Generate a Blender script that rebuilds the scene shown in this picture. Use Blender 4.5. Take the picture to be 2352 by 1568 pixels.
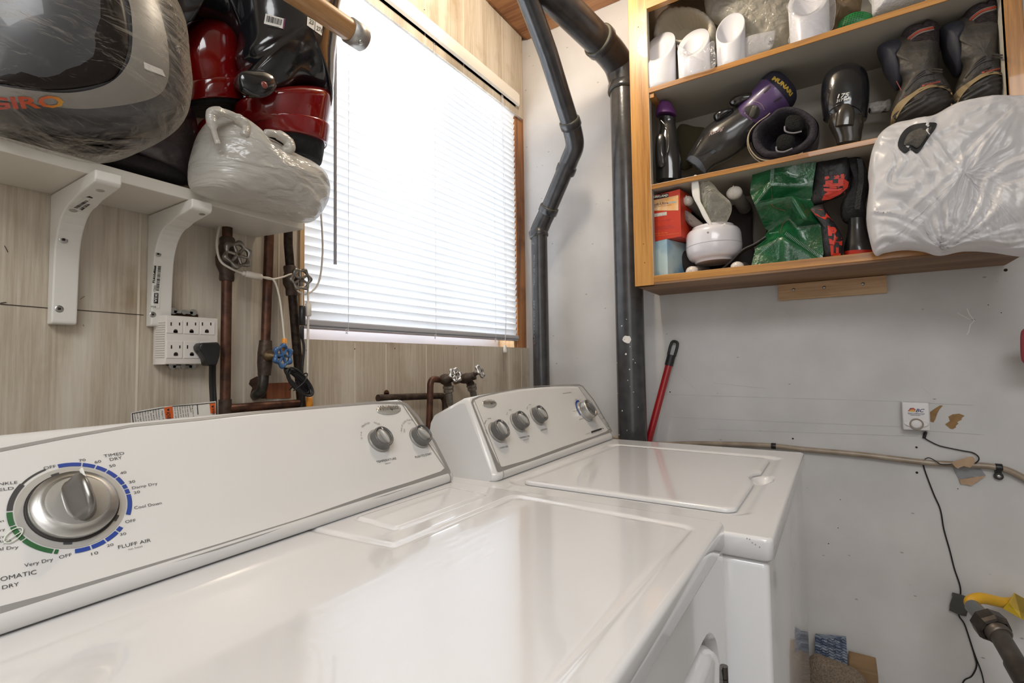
import bpy, bmesh, math, random
from math import sin, cos, pi, radians, sqrt, atan2, exp
from mathutils import Vector, Matrix, noise
random.seed(7)
for o in list(bpy.data.objects): bpy.data.objects.remove(o)
SC = bpy.context.scene
COL = SC.collection
V = Vector

# ------------------------------------------------------------------ camera
YAW, PIT, ROL, F = radians(32.977), radians(2.683), radians(-0.804), 1149.1
CAM = V((0, 0, 1.13))
FW = V((cos(YAW)*cos(PIT), sin(YAW)*cos(PIT), sin(PIT)))
_r = FW.cross(V((0, 0, 1))).normalized(); _u = _r.cross(FW)
RT = _r*cos(ROL)+_u*sin(ROL); UP = -_r*sin(ROL)+_u*cos(ROL)
cd = bpy.data.cameras.new('camera'); cam = bpy.data.objects.new('camera', cd); COL.objects.link(cam)
m = Matrix((RT, UP, -FW)).transposed().to_4x4(); m.translation = CAM
cam.matrix_world = m
cd.sensor_width = 36; cd.lens = F*36/2352; cd.clip_start = .01
SC.camera = cam

# ------------------------------------------------------------------ light
SC.view_settings.view_transform = 'Standard'; SC.view_settings.look = 'None'
SC.view_settings.gamma = 1; SC.view_settings.use_curve_mapping = False
SC.view_settings.exposure = 0.46
w = bpy.data.worlds.new('sky'); SC.world = w; w.use_nodes = True
bg = w.node_tree.nodes['Background']; bg.inputs[0].default_value = (.86, .93, 1, 1); bg.inputs[1].default_value = 5.5
def lamp(name, kind, loc, energy, color, size=.1, rot=(0, 0, 0), sizey=None):
    l = bpy.data.lights.new(name, kind); l.energy = energy; l.color = color
    if kind == 'AREA':
        l.size = size
        if sizey: l.shape = 'RECTANGLE'; l.size_y = sizey
    else: l.shadow_soft_size = size
    o = bpy.data.objects.new(name, l); o.location = loc; o.rotation_euler = rot; COL.objects.link(o); return o
lamp('ceiling_bulb_light', 'POINT', (1.0, .53, 2.27), 9.5, (1, .86, .68), .035)
lamp('overhead_fill', 'AREA', (-.85, -.45, 2.38), 24, (.97, .985, 1), 1.1)  # added soft fill from overhead, not a fixture of the room
lamp('side_fill', 'AREA', (-1.55, -.75, 1.35), 4.5, (1, 1, 1), 1.2, (0, radians(-90), 0))  # added fill facing the cupboard and end wall; no doorway here

# ------------------------------------------------------------------ pixel -> point on a real plane
def RAY(px, py): return FW*F+RT*(px-1176)-UP*(py-784)
def X(px, py, x): d = RAY(px, py); return CAM+d*((x-CAM.x)/d.x)
def Y(px, py, y): d = RAY(px, py); return CAM+d*((y-CAM.y)/d.y)
def Z(px, py, z): d = RAY(px, py); return CAM+d*((z-CAM.z)/d.z)
def D(px, py, dep): return CAM+RAY(px, py)*(dep/F)
def PL(px, py, P0, n): d = RAY(px, py); return CAM+d*((P0-CAM).dot(n)/d.dot(n))

# ------------------------------------------------------------------ materials
def lin(h):
    h = h.lstrip('#'); c = [int(h[i:i+2], 16)/255 for i in (0, 2, 4)]
    return tuple((x/12.92 if x <= .04045 else ((x+.055)/1.055)**2.4) for x in c)+(1,)
MATS = {}
def mat(name, col='#888888', rough=.5, metal=0., col2=None, scale=20., stretch=(1, 1, 1), bump=0., bscale=None, coat=0., spec=.5, alpha=1., trans=0., contrast=(.35, .65), sss=0., detail=6):
    if name in MATS: return MATS[name]
    mt = bpy.data.materials.new(name); mt.use_nodes = True; nt = mt.node_tree; N = nt.nodes; L = nt.links
    b = N['Principled BSDF']
    b.inputs['Base Color'].default_value = lin(col); b.inputs['Roughness'].default_value = rough
    b.inputs['Metallic'].default_value = metal; b.inputs['Coat Weight'].default_value = coat
    b.inputs['Specular IOR Level'].default_value = spec; b.inputs['Alpha'].default_value = alpha
    b.inputs['Transmission Weight'].default_value = trans
    if sss: b.inputs['Subsurface Weight'].default_value = sss; b.inputs['Subsurface Scale'].default_value = .01
    if col2 or bump:
        tc = N.new('ShaderNodeTexCoord'); mp = N.new('ShaderNodeMapping'); mp.inputs['Scale'].default_value = stretch
        L.new(tc.outputs['Object'], mp.inputs[0])
    if col2:
        n = N.new('ShaderNodeTexNoise'); n.inputs['Scale'].default_value = scale; n.inputs['Detail'].default_value = detail
        L.new(mp.outputs[0], n.inputs['Vector'])
        r = N.new('ShaderNodeValToRGB'); r.color_ramp.elements[0].position = contrast[0]; r.color_ramp.elements[1].position = contrast[1]
        r.color_ramp.elements[0].color = lin(col); r.color_ramp.elements[1].color = lin(col2)
        L.new(n.outputs[0], r.inputs[0]); L.new(r.outputs[0], b.inputs['Base Color'])
    if bump:
        n2 = N.new('ShaderNodeTexNoise'); n2.inputs['Scale'].default_value = bscale or scale; n2.inputs['Detail'].default_value = 5
        L.new(mp.outputs[0], n2.inputs['Vector'])
        bp = N.new('ShaderNodeBump'); bp.inputs['Strength'].default_value = bump; bp.inputs['Distance'].default_value = .01
        L.new(n2.outputs[0], bp.inputs['Height']); L.new(bp.outputs[0], b.inputs['Normal'])
    MATS[name] = mt; return mt
def wood(name, c1, c2, c3, axis='z', scale=60., rough=.55, bands=9., coat=0., dirt=None, bump=.12):
    """grain running along one axis: fine streaks plus broad cathedral figure"""
    if name in MATS: return MATS[name]
    mt = bpy.data.materials.new(name); mt.use_nodes = True; nt = mt.node_tree; N = nt.nodes; L = nt.links
    b = N['Principled BSDF']; b.inputs['Roughness'].default_value = rough; b.inputs['Coat Weight'].default_value = coat
    tc = N.new('ShaderNodeTexCoord'); mp = N.new('ShaderNodeMapping')
    s = {'x': (.04, 1, 1), 'y': (1, .04, 1), 'z': (1, 1, .04)}[axis]; mp.inputs['Scale'].default_value = s
    L.new(tc.outputs['Object'], mp.inputs[0])
    n = N.new('ShaderNodeTexNoise'); n.inputs['Scale'].default_value = scale*2.2; n.inputs['Detail'].default_value = 8; n.inputs['Roughness'].default_value = .7
    L.new(mp.outputs[0], n.inputs['Vector'])
    mp2 = N.new('ShaderNodeMapping'); s2 = {'x': (.10, 1, 1), 'y': (1, .10, 1), 'z': (1, 1, .10)}[axis]; mp2.inputs['Scale'].default_value = s2
    L.new(tc.outputs['Object'], mp2.inputs[0])
    n2 = N.new('ShaderNodeTexNoise'); n2.inputs['Scale'].default_value = bands; n2.inputs['Detail'].default_value = 1.5
    L.new(mp2.outputs[0], n2.inputs['Vector'])
    mu = N.new('ShaderNodeMath'); mu.operation = 'MULTIPLY'; mu.inputs[1].default_value = 26; L.new(n2.outputs[0], mu.inputs[0])
    si = N.new('ShaderNodeMath'); si.operation = 'SINE'; L.new(mu.outputs[0], si.inputs[0])
    ma = N.new('ShaderNodeMath'); ma.operation = 'MULTIPLY_ADD'; ma.inputs[1].default_value = .13; L.new(si.outputs[0], ma.inputs[0]); L.new(n.outputs[0], ma.inputs[2])
    r = N.new('ShaderNodeValToRGB'); e = r.color_ramp.elements
    e[0].position = .3; e[0].color = lin(c1); e[1].position = .72; e[1].color = lin(c3)
    k = e.new(.5); k.color = lin(c2)
    L.new(ma.outputs[0], r.inputs[0]); out = r.outputs[0]
    if dirt:
        n3 = N.new('ShaderNodeTexNoise'); n3.inputs['Scale'].default_value = 7; n3.inputs['Detail'].default_value = 6
        L.new(tc.outputs['Object'], n3.inputs['Vector'])
        r3 = N.new('ShaderNodeValToRGB'); r3.color_ramp.elements[0].position = .55; r3.color_ramp.elements[1].position = .75
        mx = N.new('ShaderNodeMix'); mx.data_type = 'RGBA'; mx.blend_type = 'MULTIPLY'; L.new(n3.outputs[0], r3.inputs[0])
        L.new(r3.outputs[0], mx.inputs[0]); L.new(out, mx.inputs[6]); mx.inputs[7].default_value = lin(dirt); out = mx.outputs[2]
    L.new(out, b.inputs['Base Color'])
    bp = N.new('ShaderNodeBump'); bp.inputs['Strength'].default_value = bump; bp.inputs['Distance'].default_value = .004
    L.new(ma.outputs[0], bp.inputs['Height']); L.new(bp.outputs[0], b.inputs['Normal'])
    MATS[name] = mt; return mt
def film(name, col, clear=.5, rough=.25, bump=.6, bscale=14., stretch=(1, 1, 1), gloss=1.):
    """thin plastic film: part see-through, part diffuse/translucent, with a glossy coat"""
    if name in MATS: return MATS[name]
    mt = bpy.data.materials.new(name); mt.use_nodes = True; nt = mt.node_tree; N = nt.nodes; L = nt.links
    out = N['Material Output']; b = N['Principled BSDF']
    b.inputs['Base Color'].default_value = lin(col); b.inputs['Roughness'].default_value = rough; b.inputs['Specular IOR Level'].default_value = gloss
    tr = N.new('ShaderNodeBsdfTransparent'); tl = N.new('ShaderNodeBsdfTranslucent'); tl.inputs[0].default_value = lin(col)
    m1 = N.new('ShaderNodeMixShader'); m1.inputs[0].default_value = .35; L.new(b.outputs[0], m1.inputs[1]); L.new(tl.outputs[0], m1.inputs[2])
    m2 = N.new('ShaderNodeMixShader'); L.new(m1.outputs[0], m2.inputs[1]); L.new(tr.outputs[0], m2.inputs[2])
    tc = N.new('ShaderNodeTexCoord'); mp = N.new('ShaderNodeMapping'); mp.inputs['Scale'].default_value = stretch; L.new(tc.outputs['Object'], mp.inputs[0])
    n = N.new('ShaderNodeTexNoise'); n.inputs['Scale'].default_value = bscale; n.inputs['Detail'].default_value = 4; n.inputs['Distortion'].default_value = .6
    L.new(mp.outputs[0], n.inputs['Vector'])
    bp = N.new('ShaderNodeBump'); bp.inputs['Strength'].default_value = bump; bp.inputs['Distance'].default_value = .02
    L.new(n.outputs[0], bp.inputs['Height']); L.new(bp.outputs[0], b.inputs['Normal'])
    lw = N.new('ShaderNodeLayerWeight'); lw.inputs[0].default_value = .35; L.new(bp.outputs[0], lw.inputs['Normal'])
    r = N.new('ShaderNodeMath'); r.operation = 'MULTIPLY_ADD'; r.inputs[1].default_value = -clear*.9; r.inputs[2].default_value = clear; r.use_clamp = True
    L.new(lw.outputs['Facing'], r.inputs[0]); L.new(r.outputs[0], m2.inputs[0])
    L.new(m2.outputs[0], out.inputs[0]); MATS[name] = mt; return mt
def slatmat():
    mt = bpy.data.materials.new('slat_white'); mt.use_nodes = True; N = mt.node_tree.nodes; L = mt.node_tree.links
    b = N['Principled BSDF']; b.inputs['Base Color'].default_value = lin('#eef0f2'); b.inputs['Roughness'].default_value = .4
    tl = N.new('ShaderNodeBsdfTranslucent'); tl.inputs[0].default_value = lin('#f2f4f8')
    mx = N.new('ShaderNodeMixShader'); mx.inputs[0].default_value = .18; L.new(b.outputs[0], mx.inputs[1]); L.new(tl.outputs[0], mx.inputs[2]); L.new(mx.outputs[0], N['Material Output'].inputs[0])
    return mt

# ------------------------------------------------------------------ objects
BASE = {}
def tag(o, label=None, cat=None, group=None, kind=None):
    for k, v in (('label', label), ('category', cat), ('group', group), ('kind', kind)):
        if v: o[k] = v
    return o
def thing(name, label, cat, loc=(0, 0, 0), group=None):
    o = bpy.data.objects.new(name, None); o.empty_display_size = .02; COL.objects.link(o); o.location = loc; BASE[o] = V(loc)
    return tag(o, label, cat, group)
def copy_tree(o, parent=None, top=True):
    c = o.copy(); COL.objects.link(c)
    if not top: c.parent = parent; c.matrix_parent_inverse = o.matrix_parent_inverse
    BASE[c] = BASE.get(o, V())
    for ch in [k for k in bpy.data.objects if k.parent == o]: copy_tree(ch, c, False)
    return c

def spline(pts, n=8, closed=False):
    """Catmull-Rom through pts"""
    P = [V(p) for p in pts]; out = []; k = len(P)
    if k < 3 and not closed: return P
    for i in range(k if closed else k-1):
        if closed: a, b, c, d = P[(i-1) % k], P[i], P[(i+1) % k], P[(i+2) % k]
        else: a, b, c, d = P[max(i-1, 0)], P[i], P[i+1], P[min(i+2, k-1)]
        for j in range(n):
            t = j/n
            out.append(.5*((2*b)+(-a+c)*t+(2*a-5*b+4*c-d)*t*t+(-a+3*b-3*c+d)*t**3))
    if not closed: out.append(P[-1])
    return out
class MB:
    def __init__(s): s.v = []; s.f = []; s.mi = []; s.sm = []; s.cur = 0; s.smooth = False
    def add(s, vs, fs, smooth=None):
        o = len(s.v); s.v += [V(p) for p in vs]
        for f in fs: s.f.append([i+o for i in f]); s.mi.append(s.cur); s.sm.append(s.smooth if smooth is None else smooth)
        return s
    def box(s, a, b, M=None):
        (x0, y0, z0), (x1, y1, z1) = [(min(p, q)) for p, q in zip(a, b)], [(max(p, q)) for p, q in zip(a, b)]
        vs = [V((x, y, z)) for x in (x0, x1) for y in (y0, y1) for z in (z0, z1)]
        if M is not None: vs = [M @ p for p in vs]
        return s.add(vs, [(0, 1, 3, 2), (4, 6, 7, 5), (0, 4, 5, 1), (2, 3, 7, 6), (0, 2, 6, 4), (1, 5, 7, 3)], False)
    def loft(s, rings, caps=(True, True), closed=True, smooth=True):
        n = len(rings[0]); vs = [p for r in rings for p in r]; fs = []
        for i in range(len(rings)-1):
            for j in range(n if closed else n-1):
                a = i*n+j; b = i*n+(j+1) % n; fs.append((a, b, b+n, a+n))
        s.add(vs, fs, smooth)
        if caps[0]: s.add(rings[0], [list(range(n))[::-1]], False)
        if caps[1]: s.add(rings[-1], [list(range(n))], False)
        return s
    def tube(s, pts, r, seg=12, caps=True, sub=0, smooth=True, up=None):
        P = spline(pts, sub) if sub else [V(p) for p in pts]
        R = r if isinstance(r, (list, tuple)) else [r]*len(P)
        if len(R) != len(P): R = [R[0]+(R[-1]-R[0])*i/(len(P)-1) for i in range(len(P))] if len(R) == 2 else [R[min(int(i/max(sub, 1)), len(R)-1)] for i in range(len(P))]
        t0 = (P[1]-P[0]).normalized(); a = t0.orthogonal().normalized() if up is None else (V(up)-t0*V(up).dot(t0)).normalized()
        rings = []
        for i, p in enumerate(P):
            t = ((P[min(i+1, len(P)-1)]-P[max(i-1, 0)])).normalized()
            a = (a-t*a.dot(t)).normalized(); b = t.cross(a)
            rings.append([p+(a*cos(2*pi*k/seg)+b*sin(2*pi*k/seg))*R[i] for k in range(seg)])
        return s.loft(rings, (caps, caps), smooth=smooth)
    def lathe(s, prof, O=(0, 0, 0), ax=(0, 0, 1), seg=28, sx=None, ex=1., ey=1., smooth=True, caps=(True, True)):
        """prof: list of (radius, height along ax)"""
        O = V(O); ax = V(ax).normalized(); a = (V(sx)-ax*V(sx).dot(ax)).normalized() if sx is not None else ax.orthogonal().normalized(); b = ax.cross(a)
        rings = [[O+ax*h+(a*cos(2*pi*k/seg)*ex+b*sin(2*pi*k/seg)*ey)*r for k in range(seg)] for r, h in prof]
        return s.loft(rings, caps, smooth=smooth)
    def prism(s, poly, vec, smooth=False):
        vec = V(vec); n = len(poly); P = [V(p) for p in poly]; Q = [p+vec for p in P]
        s.add(P+Q, [list(range(n))[::-1], [n+i for i in range(n)]], False)
        s.add(P+Q, [(i, (i+1) % n, n+(i+1) % n, n+i) for i in range(n)], smooth); return s
    def strip(s, A, B, closed=False, smooth=False):
        n = len(A); s.add(list(A)+list(B), [(i, (i+1) % n, n+(i+1) % n, n+i) for i in range(n if closed else n-1)], smooth); return s
    def grid(s, fn, nu, nv, smooth=True):
        vs = [fn(i/(nu-1), j/(nv-1)) for i in range(nu) for j in range(nv)]
        return s.add(vs, [(i*nv+j, (i+1)*nv+j, (i+1)*nv+j+1, i*nv+j+1) for i in range(nu-1) for j in range(nv-1)], smooth)
    def blob(s, outline, n, tf, tb=None, center=None, rings=12, N=72, crease=0., cs=30., cdir=None, p=.5, seed=0, sub=6, wob=0.):
        """closed pillow body: outline = 3D points round a plane with normal n (towards viewer); tf/tb = bulge front/back"""
        n = V(n).normalized(); tb = tf if tb is None else tb
        O = spline(outline, sub, True); c = V(center) if center is not None else sum(O, V())/len(O)
        # resample by arclength
        L = [0]
        for i in range(len(O)): L.append(L[-1]+(O[(i+1) % len(O)]-O[i]).length)
        R = []; j = 0
        for k in range(N):
            t = L[-1]*k/N
            while L[j+1] < t: j += 1
            R.append(O[j % len(O)].lerp(O[(j+1) % len(O)], (t-L[j])/max(L[j+1]-L[j], 1e-9)))
        cd_ = (V(cdir)-n*V(cdir).dot(n)).normalized() if cdir is not None else None
        def disp(q):
            if not crease: return 0
            u = q.copy()
            if cd_ is not None: u = q-cd_*q.dot(cd_)*.8
            u = u*cs+V((seed*7.3, seed*3.1, seed))
            a = 1-2*abs(noise.noise(u)); b_ = 1-2*abs(noise.noise(u*2.3+V((5, 1, 2)))); return crease*(.7*a+.4*b_)
        def surf(sign, th):
            rs = []
            for i in range(1, rings+1):
                q = sin(i/rings*pi/2)
                h = th*max(0, 1-q*q)**p
                ring = []
                for o in R:
                    P = c+(o-c)*q; e = disp(P)*(1-q**8)
                    ring.append(P+n*sign*(h+e))
                rs.append(ring)
            return rs
        f = surf(1, tf); b = surf(-1, tb)
        cf = c+n*(tf+disp(c)); cb = c-n*(tb+disp(c))
        allr = f+b[:-1][::-1]
        s.loft(allr, (False, False)); o = len(s.v); s.add([cf]+f[0], [(0, 1+(k+1) % N, 1+k) for k in range(N)], True)
        s.add([cb]+b[0], [(0, 1+k, 1+(k+1) % N) for k in range(N)], True); return s
    def vloft(s, st, place, nrm, squash=1., seg=28, sub=5, caps=(True, True), sq=2., shift=0., crease=0., cs=40.):
        """body of revolution-like loft: st = [(left px), (right px)] pairs, place(px,py)->3D, section ellipse with depth axis nrm"""
        A = [place(*p[0]) for p in st]; B = [place(*p[1]) for p in st]
        K = [p[2] if len(p) > 2 else squash for p in st]
        if sub: A = spline(A, sub); B = spline(B, sub); K = [k.x for k in spline([V((k, 0, 0)) for k in K], sub)]
        nrm = V(nrm).normalized(); rings = []
        for a, b, k in zip(A, B, K):
            c = (a+b)/2; h = (b-a)/2; r = h.length; ring = []
            for j in range(seg):
                t = 2*pi*j/seg; cx = abs(cos(t))**(2/sq)*(1 if cos(t) >= 0 else -1); sx = abs(sin(t))**(2/sq)*(1 if sin(t) >= 0 else -1)
                p = c+h*cx+nrm*(r*k*sx+shift*r*k)
                if crease: p += (h*cx+nrm*r*k*sx).normalized()*crease*(1-2*abs(noise.noise(p*cs)))
                ring.append(p)
            rings.append(ring)
        return s.loft(rings, caps)
    def text(s, body, p0, p1, up, lift, h=None, bold=0., italic=0., align=None, hfac=1.):
        """lettering: baseline p0->p1; height h (cap height) else natural"""
        c = bpy.data.curves.new('t', 'FONT'); c.body = body; c.offset = bold; c.shear = italic; c.resolution_u = 3
        o = bpy.data.objects.new('t', c); COL.objects.link(o)
        me = bpy.data.meshes.new_from_object(o.evaluated_get(bpy.context.evaluated_depsgraph_get()))
        p0 = V(p0); p1 = V(p1); ex = p1-p0; upv = V(up); ey = (upv-ex*(upv.dot(ex)/ex.dot(ex))).normalized()
        xs = [v.co.x for v in me.vertices]; 
        if xs:
            x0, x1 = min(xs), max(xs); kx = ex.length/(x1-x0); ky = (h/.72 if h else kx)*hfac
            e = ex.normalized(); vs = [p0+e*(v.co.x-x0)*kx+ey*v.co.y*ky+V(lift) for v in me.vertices]
            s.add(vs, [list(p.vertices) for p in me.polygons], False)
        bpy.data.objects.remove(o); bpy.data.curves.remove(c); bpy.data.meshes.remove(me); return s
    def build(s, name, mt, parent=None, bevel=0., label=None, base=None, weld=False, bseg=2):
        if parent is not None and base is None: base = BASE[parent]
        if base is None:
            lo = [min(p[i] for p in s.v) for i in range(3)]; hi = [max(p[i] for p in s.v) for i in range(3)]
            base = V(((lo[0]+hi[0])/2, (lo[1]+hi[1])/2, lo[2]))
        base = V(base)
        me = bpy.data.meshes.new(name); me.from_pydata([tuple(p-base) for p in s.v], [], s.f)
        mts = mt if isinstance(mt, (list, tuple)) else [mt]
        for k in mts: me.materials.append(k)
        me.polygons.foreach_set('material_index', s.mi); me.polygons.foreach_set('use_smooth', s.sm); me.update()
        if bevel or weld:
            bm = bmesh.new(); bm.from_mesh(me); bmesh.ops.remove_doubles(bm, verts=bm.verts, dist=1e-5)
            if bevel:
                ed = [e for e in bm.edges if len(e.link_faces) == 2 and e.calc_face_angle(0) > .5]
                bmesh.ops.bevel(bm, geom=ed, offset=bevel, segments=bseg, affect='EDGES', profile=.5, clamp_overlap=True)
                if bseg > 2:
                    for f in bm.faces: f.smooth = True
            bmesh.ops.recalc_face_normals(bm, faces=bm.faces)
            bm.to_mesh(me); bm.free()
        o = bpy.data.objects.new(name, me); COL.objects.link(o); BASE[o] = base
        if parent is not None:
            o.parent = parent; o.location = base-BASE[parent]
        else: o.location = base
        if label: o['label'] = label
        return o
from mathutils.bvhtree import BVHTree
MISS = []
def bvh(mb): return BVHTree.FromPolygons([tuple(p) for p in mb.v], [tuple(f) for f in mb.f])
def on(tree, px, py, lift=.0008):
    d = RAY(px, py).normalized(); h = tree.ray_cast(CAM, d)
    if h[0] is None:
        MISS.append(1); q = tree.find_nearest(CAM+d*1.2)
        return q[0]-d*lift
    return h[0]-d*lift
def decal(mb, tree, quad, lift=.0008, nu=6, nv=6):
    (a, b_, c, d) = [V(p) for p in quad]   # px corners in order
    vs = []; bad = set()
    for i in range(nu):
        for j in range(nv):
            p = a.lerp(b_, i/(nu-1)).lerp(d.lerp(c, i/(nu-1)), j/(nv-1)); MISS.clear(); vs.append(on(tree, p.x, p.y, lift))
            if MISS: bad.add(i*nv+j)
    fs = [(i*nv+j, (i+1)*nv+j, (i+1)*nv+j+1, i*nv+j+1) for i in range(nu-1) for j in range(nv-1)]
    return mb.add(vs, [f for f in fs if not bad & set(f)], True)
def ptext(mb, tree, body, p0, p1, up, lift=.001, bold=0., italic=0., fit=True, tf=None):
    """lettering laid on a surface: baseline p0->p1 and cap-height vector up, in photo pixels of that spot"""
    c = bpy.data.curves.new('t', 'FONT'); c.body = body; c.offset = bold; c.shear = italic; c.resolution_u = 2
    o = bpy.data.objects.new('t', c); COL.objects.link(o); me = bpy.data.meshes.new_from_object(o.evaluated_get(bpy.context.evaluated_depsgraph_get()))
    xs = [v.co.x for v in me.vertices]; x0, x1 = min(xs), max(xs); p0 = V(p0); ex = V(p1)-p0; ey = V(up)/.72; vs = []; bad = set()
    for v in me.vertices:
        q = p0+ex*((v.co.x-x0)/(x1-x0))+ey*v.co.y
        if tf: q = tf((v.co.x-x0)/(x1-x0), v.co.y/.72, q)
        MISS.clear(); vs.append(on(tree, q.x, q.y, lift))
        if MISS: bad.add(len(vs)-1)
    mb.add(vs, [list(p.vertices) for p in me.polygons if not bad & set(p.vertices)], False)
    bpy.data.objects.remove(o); bpy.data.curves.remove(c); bpy.data.meshes.remove(me); return mb
def barcode(mb, tree, quad, n=22, lift=.0012, seed=1):
    rn = random.Random(seed); (a, b_, c, d) = [V(p) for p in quad]; u = 0
    while u < .97:
        w_ = rn.choice((.012, .02, .035)); decal(mb, tree, [a.lerp(b_, u), a.lerp(b_, min(1, u+w_)), d.lerp(c, min(1, u+w_)), d.lerp(c, u)], lift, 2, 3); u += w_+rn.choice((.012, .02, .03))
def struct(o): o['kind'] = 'structure'; return o
def screw(mb, c, n, r, h=.002, seg=16):
    n = V(n).normalized(); mb.lathe([(r, 0), (r*.95, h*.6), (r*.6, h)], V(c), n, seg)
# ------------------------------------------------------------------ the room
YW, XE, ZC = .961, 1.60, 2.42
panel_mat = wood('panel_wood', '#b3a592', '#c8bdac', '#d3cabb', 'z', 70, .5, 5.5, dirt='#d8cdbb', bump=.05)
def white_wall_mat():
    mt = mat('painted_wall', '#cccac8', .6, col2='#c1bfbd', scale=6, bump=.025, bscale=160)
    N = mt.node_tree.nodes; L = mt.node_tree.links; b = N['Principled BSDF']
    tc = N.new('ShaderNodeTexCoord'); v = N.new('ShaderNodeTexVoronoi'); v.inputs['Scale'].default_value = 26; v.inputs['Randomness'].default_value = 1
    mp = N.new('ShaderNodeMapping'); mp.inputs['Scale'].default_value = (1, .6, 1.2); L.new(tc.outputs['Object'], mp.inputs[0]); L.new(mp.outputs[0], v.inputs['Vector'])
    r = N.new('ShaderNodeValToRGB'); r.color_ramp.elements[0].position = .03; r.color_ramp.elements[0].color = (1, 1, 1, 1); r.color_ramp.elements[1].position = .075; r.color_ramp.elements[1].color = (0, 0, 0, 1)
    L.new(v.outputs['Distance'], r.inputs[0])
    old = b.inputs['Base Color'].links[0].from_socket
    mx = N.new('ShaderNodeMix'); mx.data_type = 'RGBA'; L.new(r.outputs[0], mx.inputs[0]); L.new(old, mx.inputs[6]); mx.inputs[7].default_value = lin('#94908b'); L.new(mx.outputs[2], b.inputs['Base Color'])
    return mt
wall_mat = white_wall_mat()
groove_mat = mat('groove_cream', '#d9cfbd', .5)
dark_gap = mat('dark_gap', '#2c211a', .9)
XL, XR_, ZB, ZT = .655, 1.548, 1.192, 2.13      # window opening
XLs, YF = -1.7, -2.0
b = MB()
T = .012
def wbox(x0, x1, z0, z1): b.box((x0, YW, z0), (x1, YW+T, z1))
wbox(XLs, XL, 0, ZC); wbox(XR_+.0, XR_+.0, 0, 0) if 0 else None
wbox(XL, XE-.004, 0, ZB); wbox(XL, XE-.022, ZT-.075, ZC); 
b.cur = 1
GX = [.02, .155, .353, .529, .599]
for gx in GX: b.box((gx-.0016, YW-.0006, 0), (gx+.0016, YW, ZC))
for gx in (.794, .892, 1.04, 1.255, 1.46, 1.542): b.box((gx-.0016, YW-.0006, 0), (gx+.0016, YW, ZB-.004))
for px in (976, 1064, 1153, 1206):
    p = Y(px, 60, YW); b.box((p.x-.0016, YW-.0006, ZT-.075), (p.x+.0016, YW, ZC))
b.cur = 2
for px, py in ((815, 801), (907, 800), (1158, 802), (1049, 799), (704, 804), (993, 57), (1090, 140), (1159, 196), (975, 22)):
    p = Y(px, py, YW-.0008); b.lathe([(.0016, 0), (.0008, .0005)], p, (0, -1, 0), 8)
# pencil line across the left panel with short ticks
b.cur = 2
ln = [Y(0, 699, YW-.0008), Y(110, 708, YW-.0008), Y(240, 717, YW-.0008), Y(330, 724, YW-.0008)]
b.strip(ln, [p+V((0, 0, .0011)) for p in ln])
for (x0, y0, x1, y1) in ((184, 688, 194, 681), (0, 697, 14, 695), (191, 746, 192, 750), (10, 565, 18, 580)):
    a, c = Y(x0, y0, YW-.0008), Y(x1, y1, YW-.0008); b.strip([a, c], [a+V((.0004, 0, .0012)), c+V((.0004, 0, .0012))])
struct(b.build('wall_back', [panel_mat, groove_mat, dark_gap], base=(0, YW, 0)))
# framing behind the panel
jamb = wood('jamb_wood', '#84532f', '#ad7443', '#bf8854', 'z', 60, .5, 9, dirt='#7a4d30')
jamb_pale = wood('jamb_pale', '#c89f70', '#dab88c', '#e3c69d', 'z', 60, .55, 9)
b = MB(); b.box((XR_-.008, YW+T, .9), (XE, YW+.13, ZC)); struct(b.build('trim_1', jamb, bevel=.001))
b = MB(); b.box((XR_-.022, YW+.02, ZB), (XR_-.008, YW+.13, ZT)); struct(b.build('trim_2', jamb_pale, bevel=.001))
b = MB(); b.box((XL-.02, YW+.002, ZB-.012), (XR_, YW+.13, ZB+.0)); struct(b.build('trim_3', mat('sill_red', '#5d3122', .6, col2='#87503a', scale=30), bevel=.001))
b = MB(); b.box((XL-.011, YW-.006, ZB-.0), (XL, YW+.1, ZT)); struct(b.build('trim_4', jamb_pale, bevel=.001))
b = MB(); b.box((XL-.1, YW+.0, ZT), (XE, YW+.13, ZT+.1)) if 0 else b.box((XL, YW+T+.001, ZT-.0), (XR_, YW+.13, ZT+.04)); struct(b.build('trim_5', jamb))
# wall hidden studs either side / outside skin
wf = thing('window_1', None, None, (1.1, YW+.1, ZB)); struct(wf)
b = MB(); vinyl = mat('window_vinyl', '#e9ebee', .35)
y0, y1 = YW+.09, YW+.13
b.box((XL, y0, ZB), (XR_-.02, y1, ZB+.035)); b.box((XL, y0, ZT-.035), (XR_-.02, y1, ZT)); b.box((XL, y0, ZB+.035), (XL+.035, y1, ZT-.035)); b.box((XR_-.055, y0, ZB+.035), (XR_-.02, y1, ZT-.035))
b.build('window_frame', vinyl, wf, .002)
b = MB(); b.box((1.08, y0+.004, ZB+.035), (1.115, y1, ZT-.035)); b.build('mullion', vinyl, wf, .002)
gm = bpy.data.materials.new('window_glass'); gm.use_nodes = True; N_ = gm.node_tree.nodes
tr_ = N_.new('ShaderNodeBsdfTransparent'); gl_ = N_.new('ShaderNodeBsdfGlossy'); gl_.inputs['Roughness'].default_value = .02; mx_ = N_.new('ShaderNodeMixShader'); mx_.inputs[0].default_value = .06
gm.node_tree.links.new(tr_.outputs[0], mx_.inputs[1]); gm.node_tree.links.new(gl_.outputs[0], mx_.inputs[2]); gm.node_tree.links.new(mx_.outputs[0], N_['Material Output'].inputs[0])
b = MB(); b.box((XL+.03, YW+.108, ZB+.03), (XR_-.05, YW+.112, ZT-.03)); b.build('pane', gm, wf)
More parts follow.
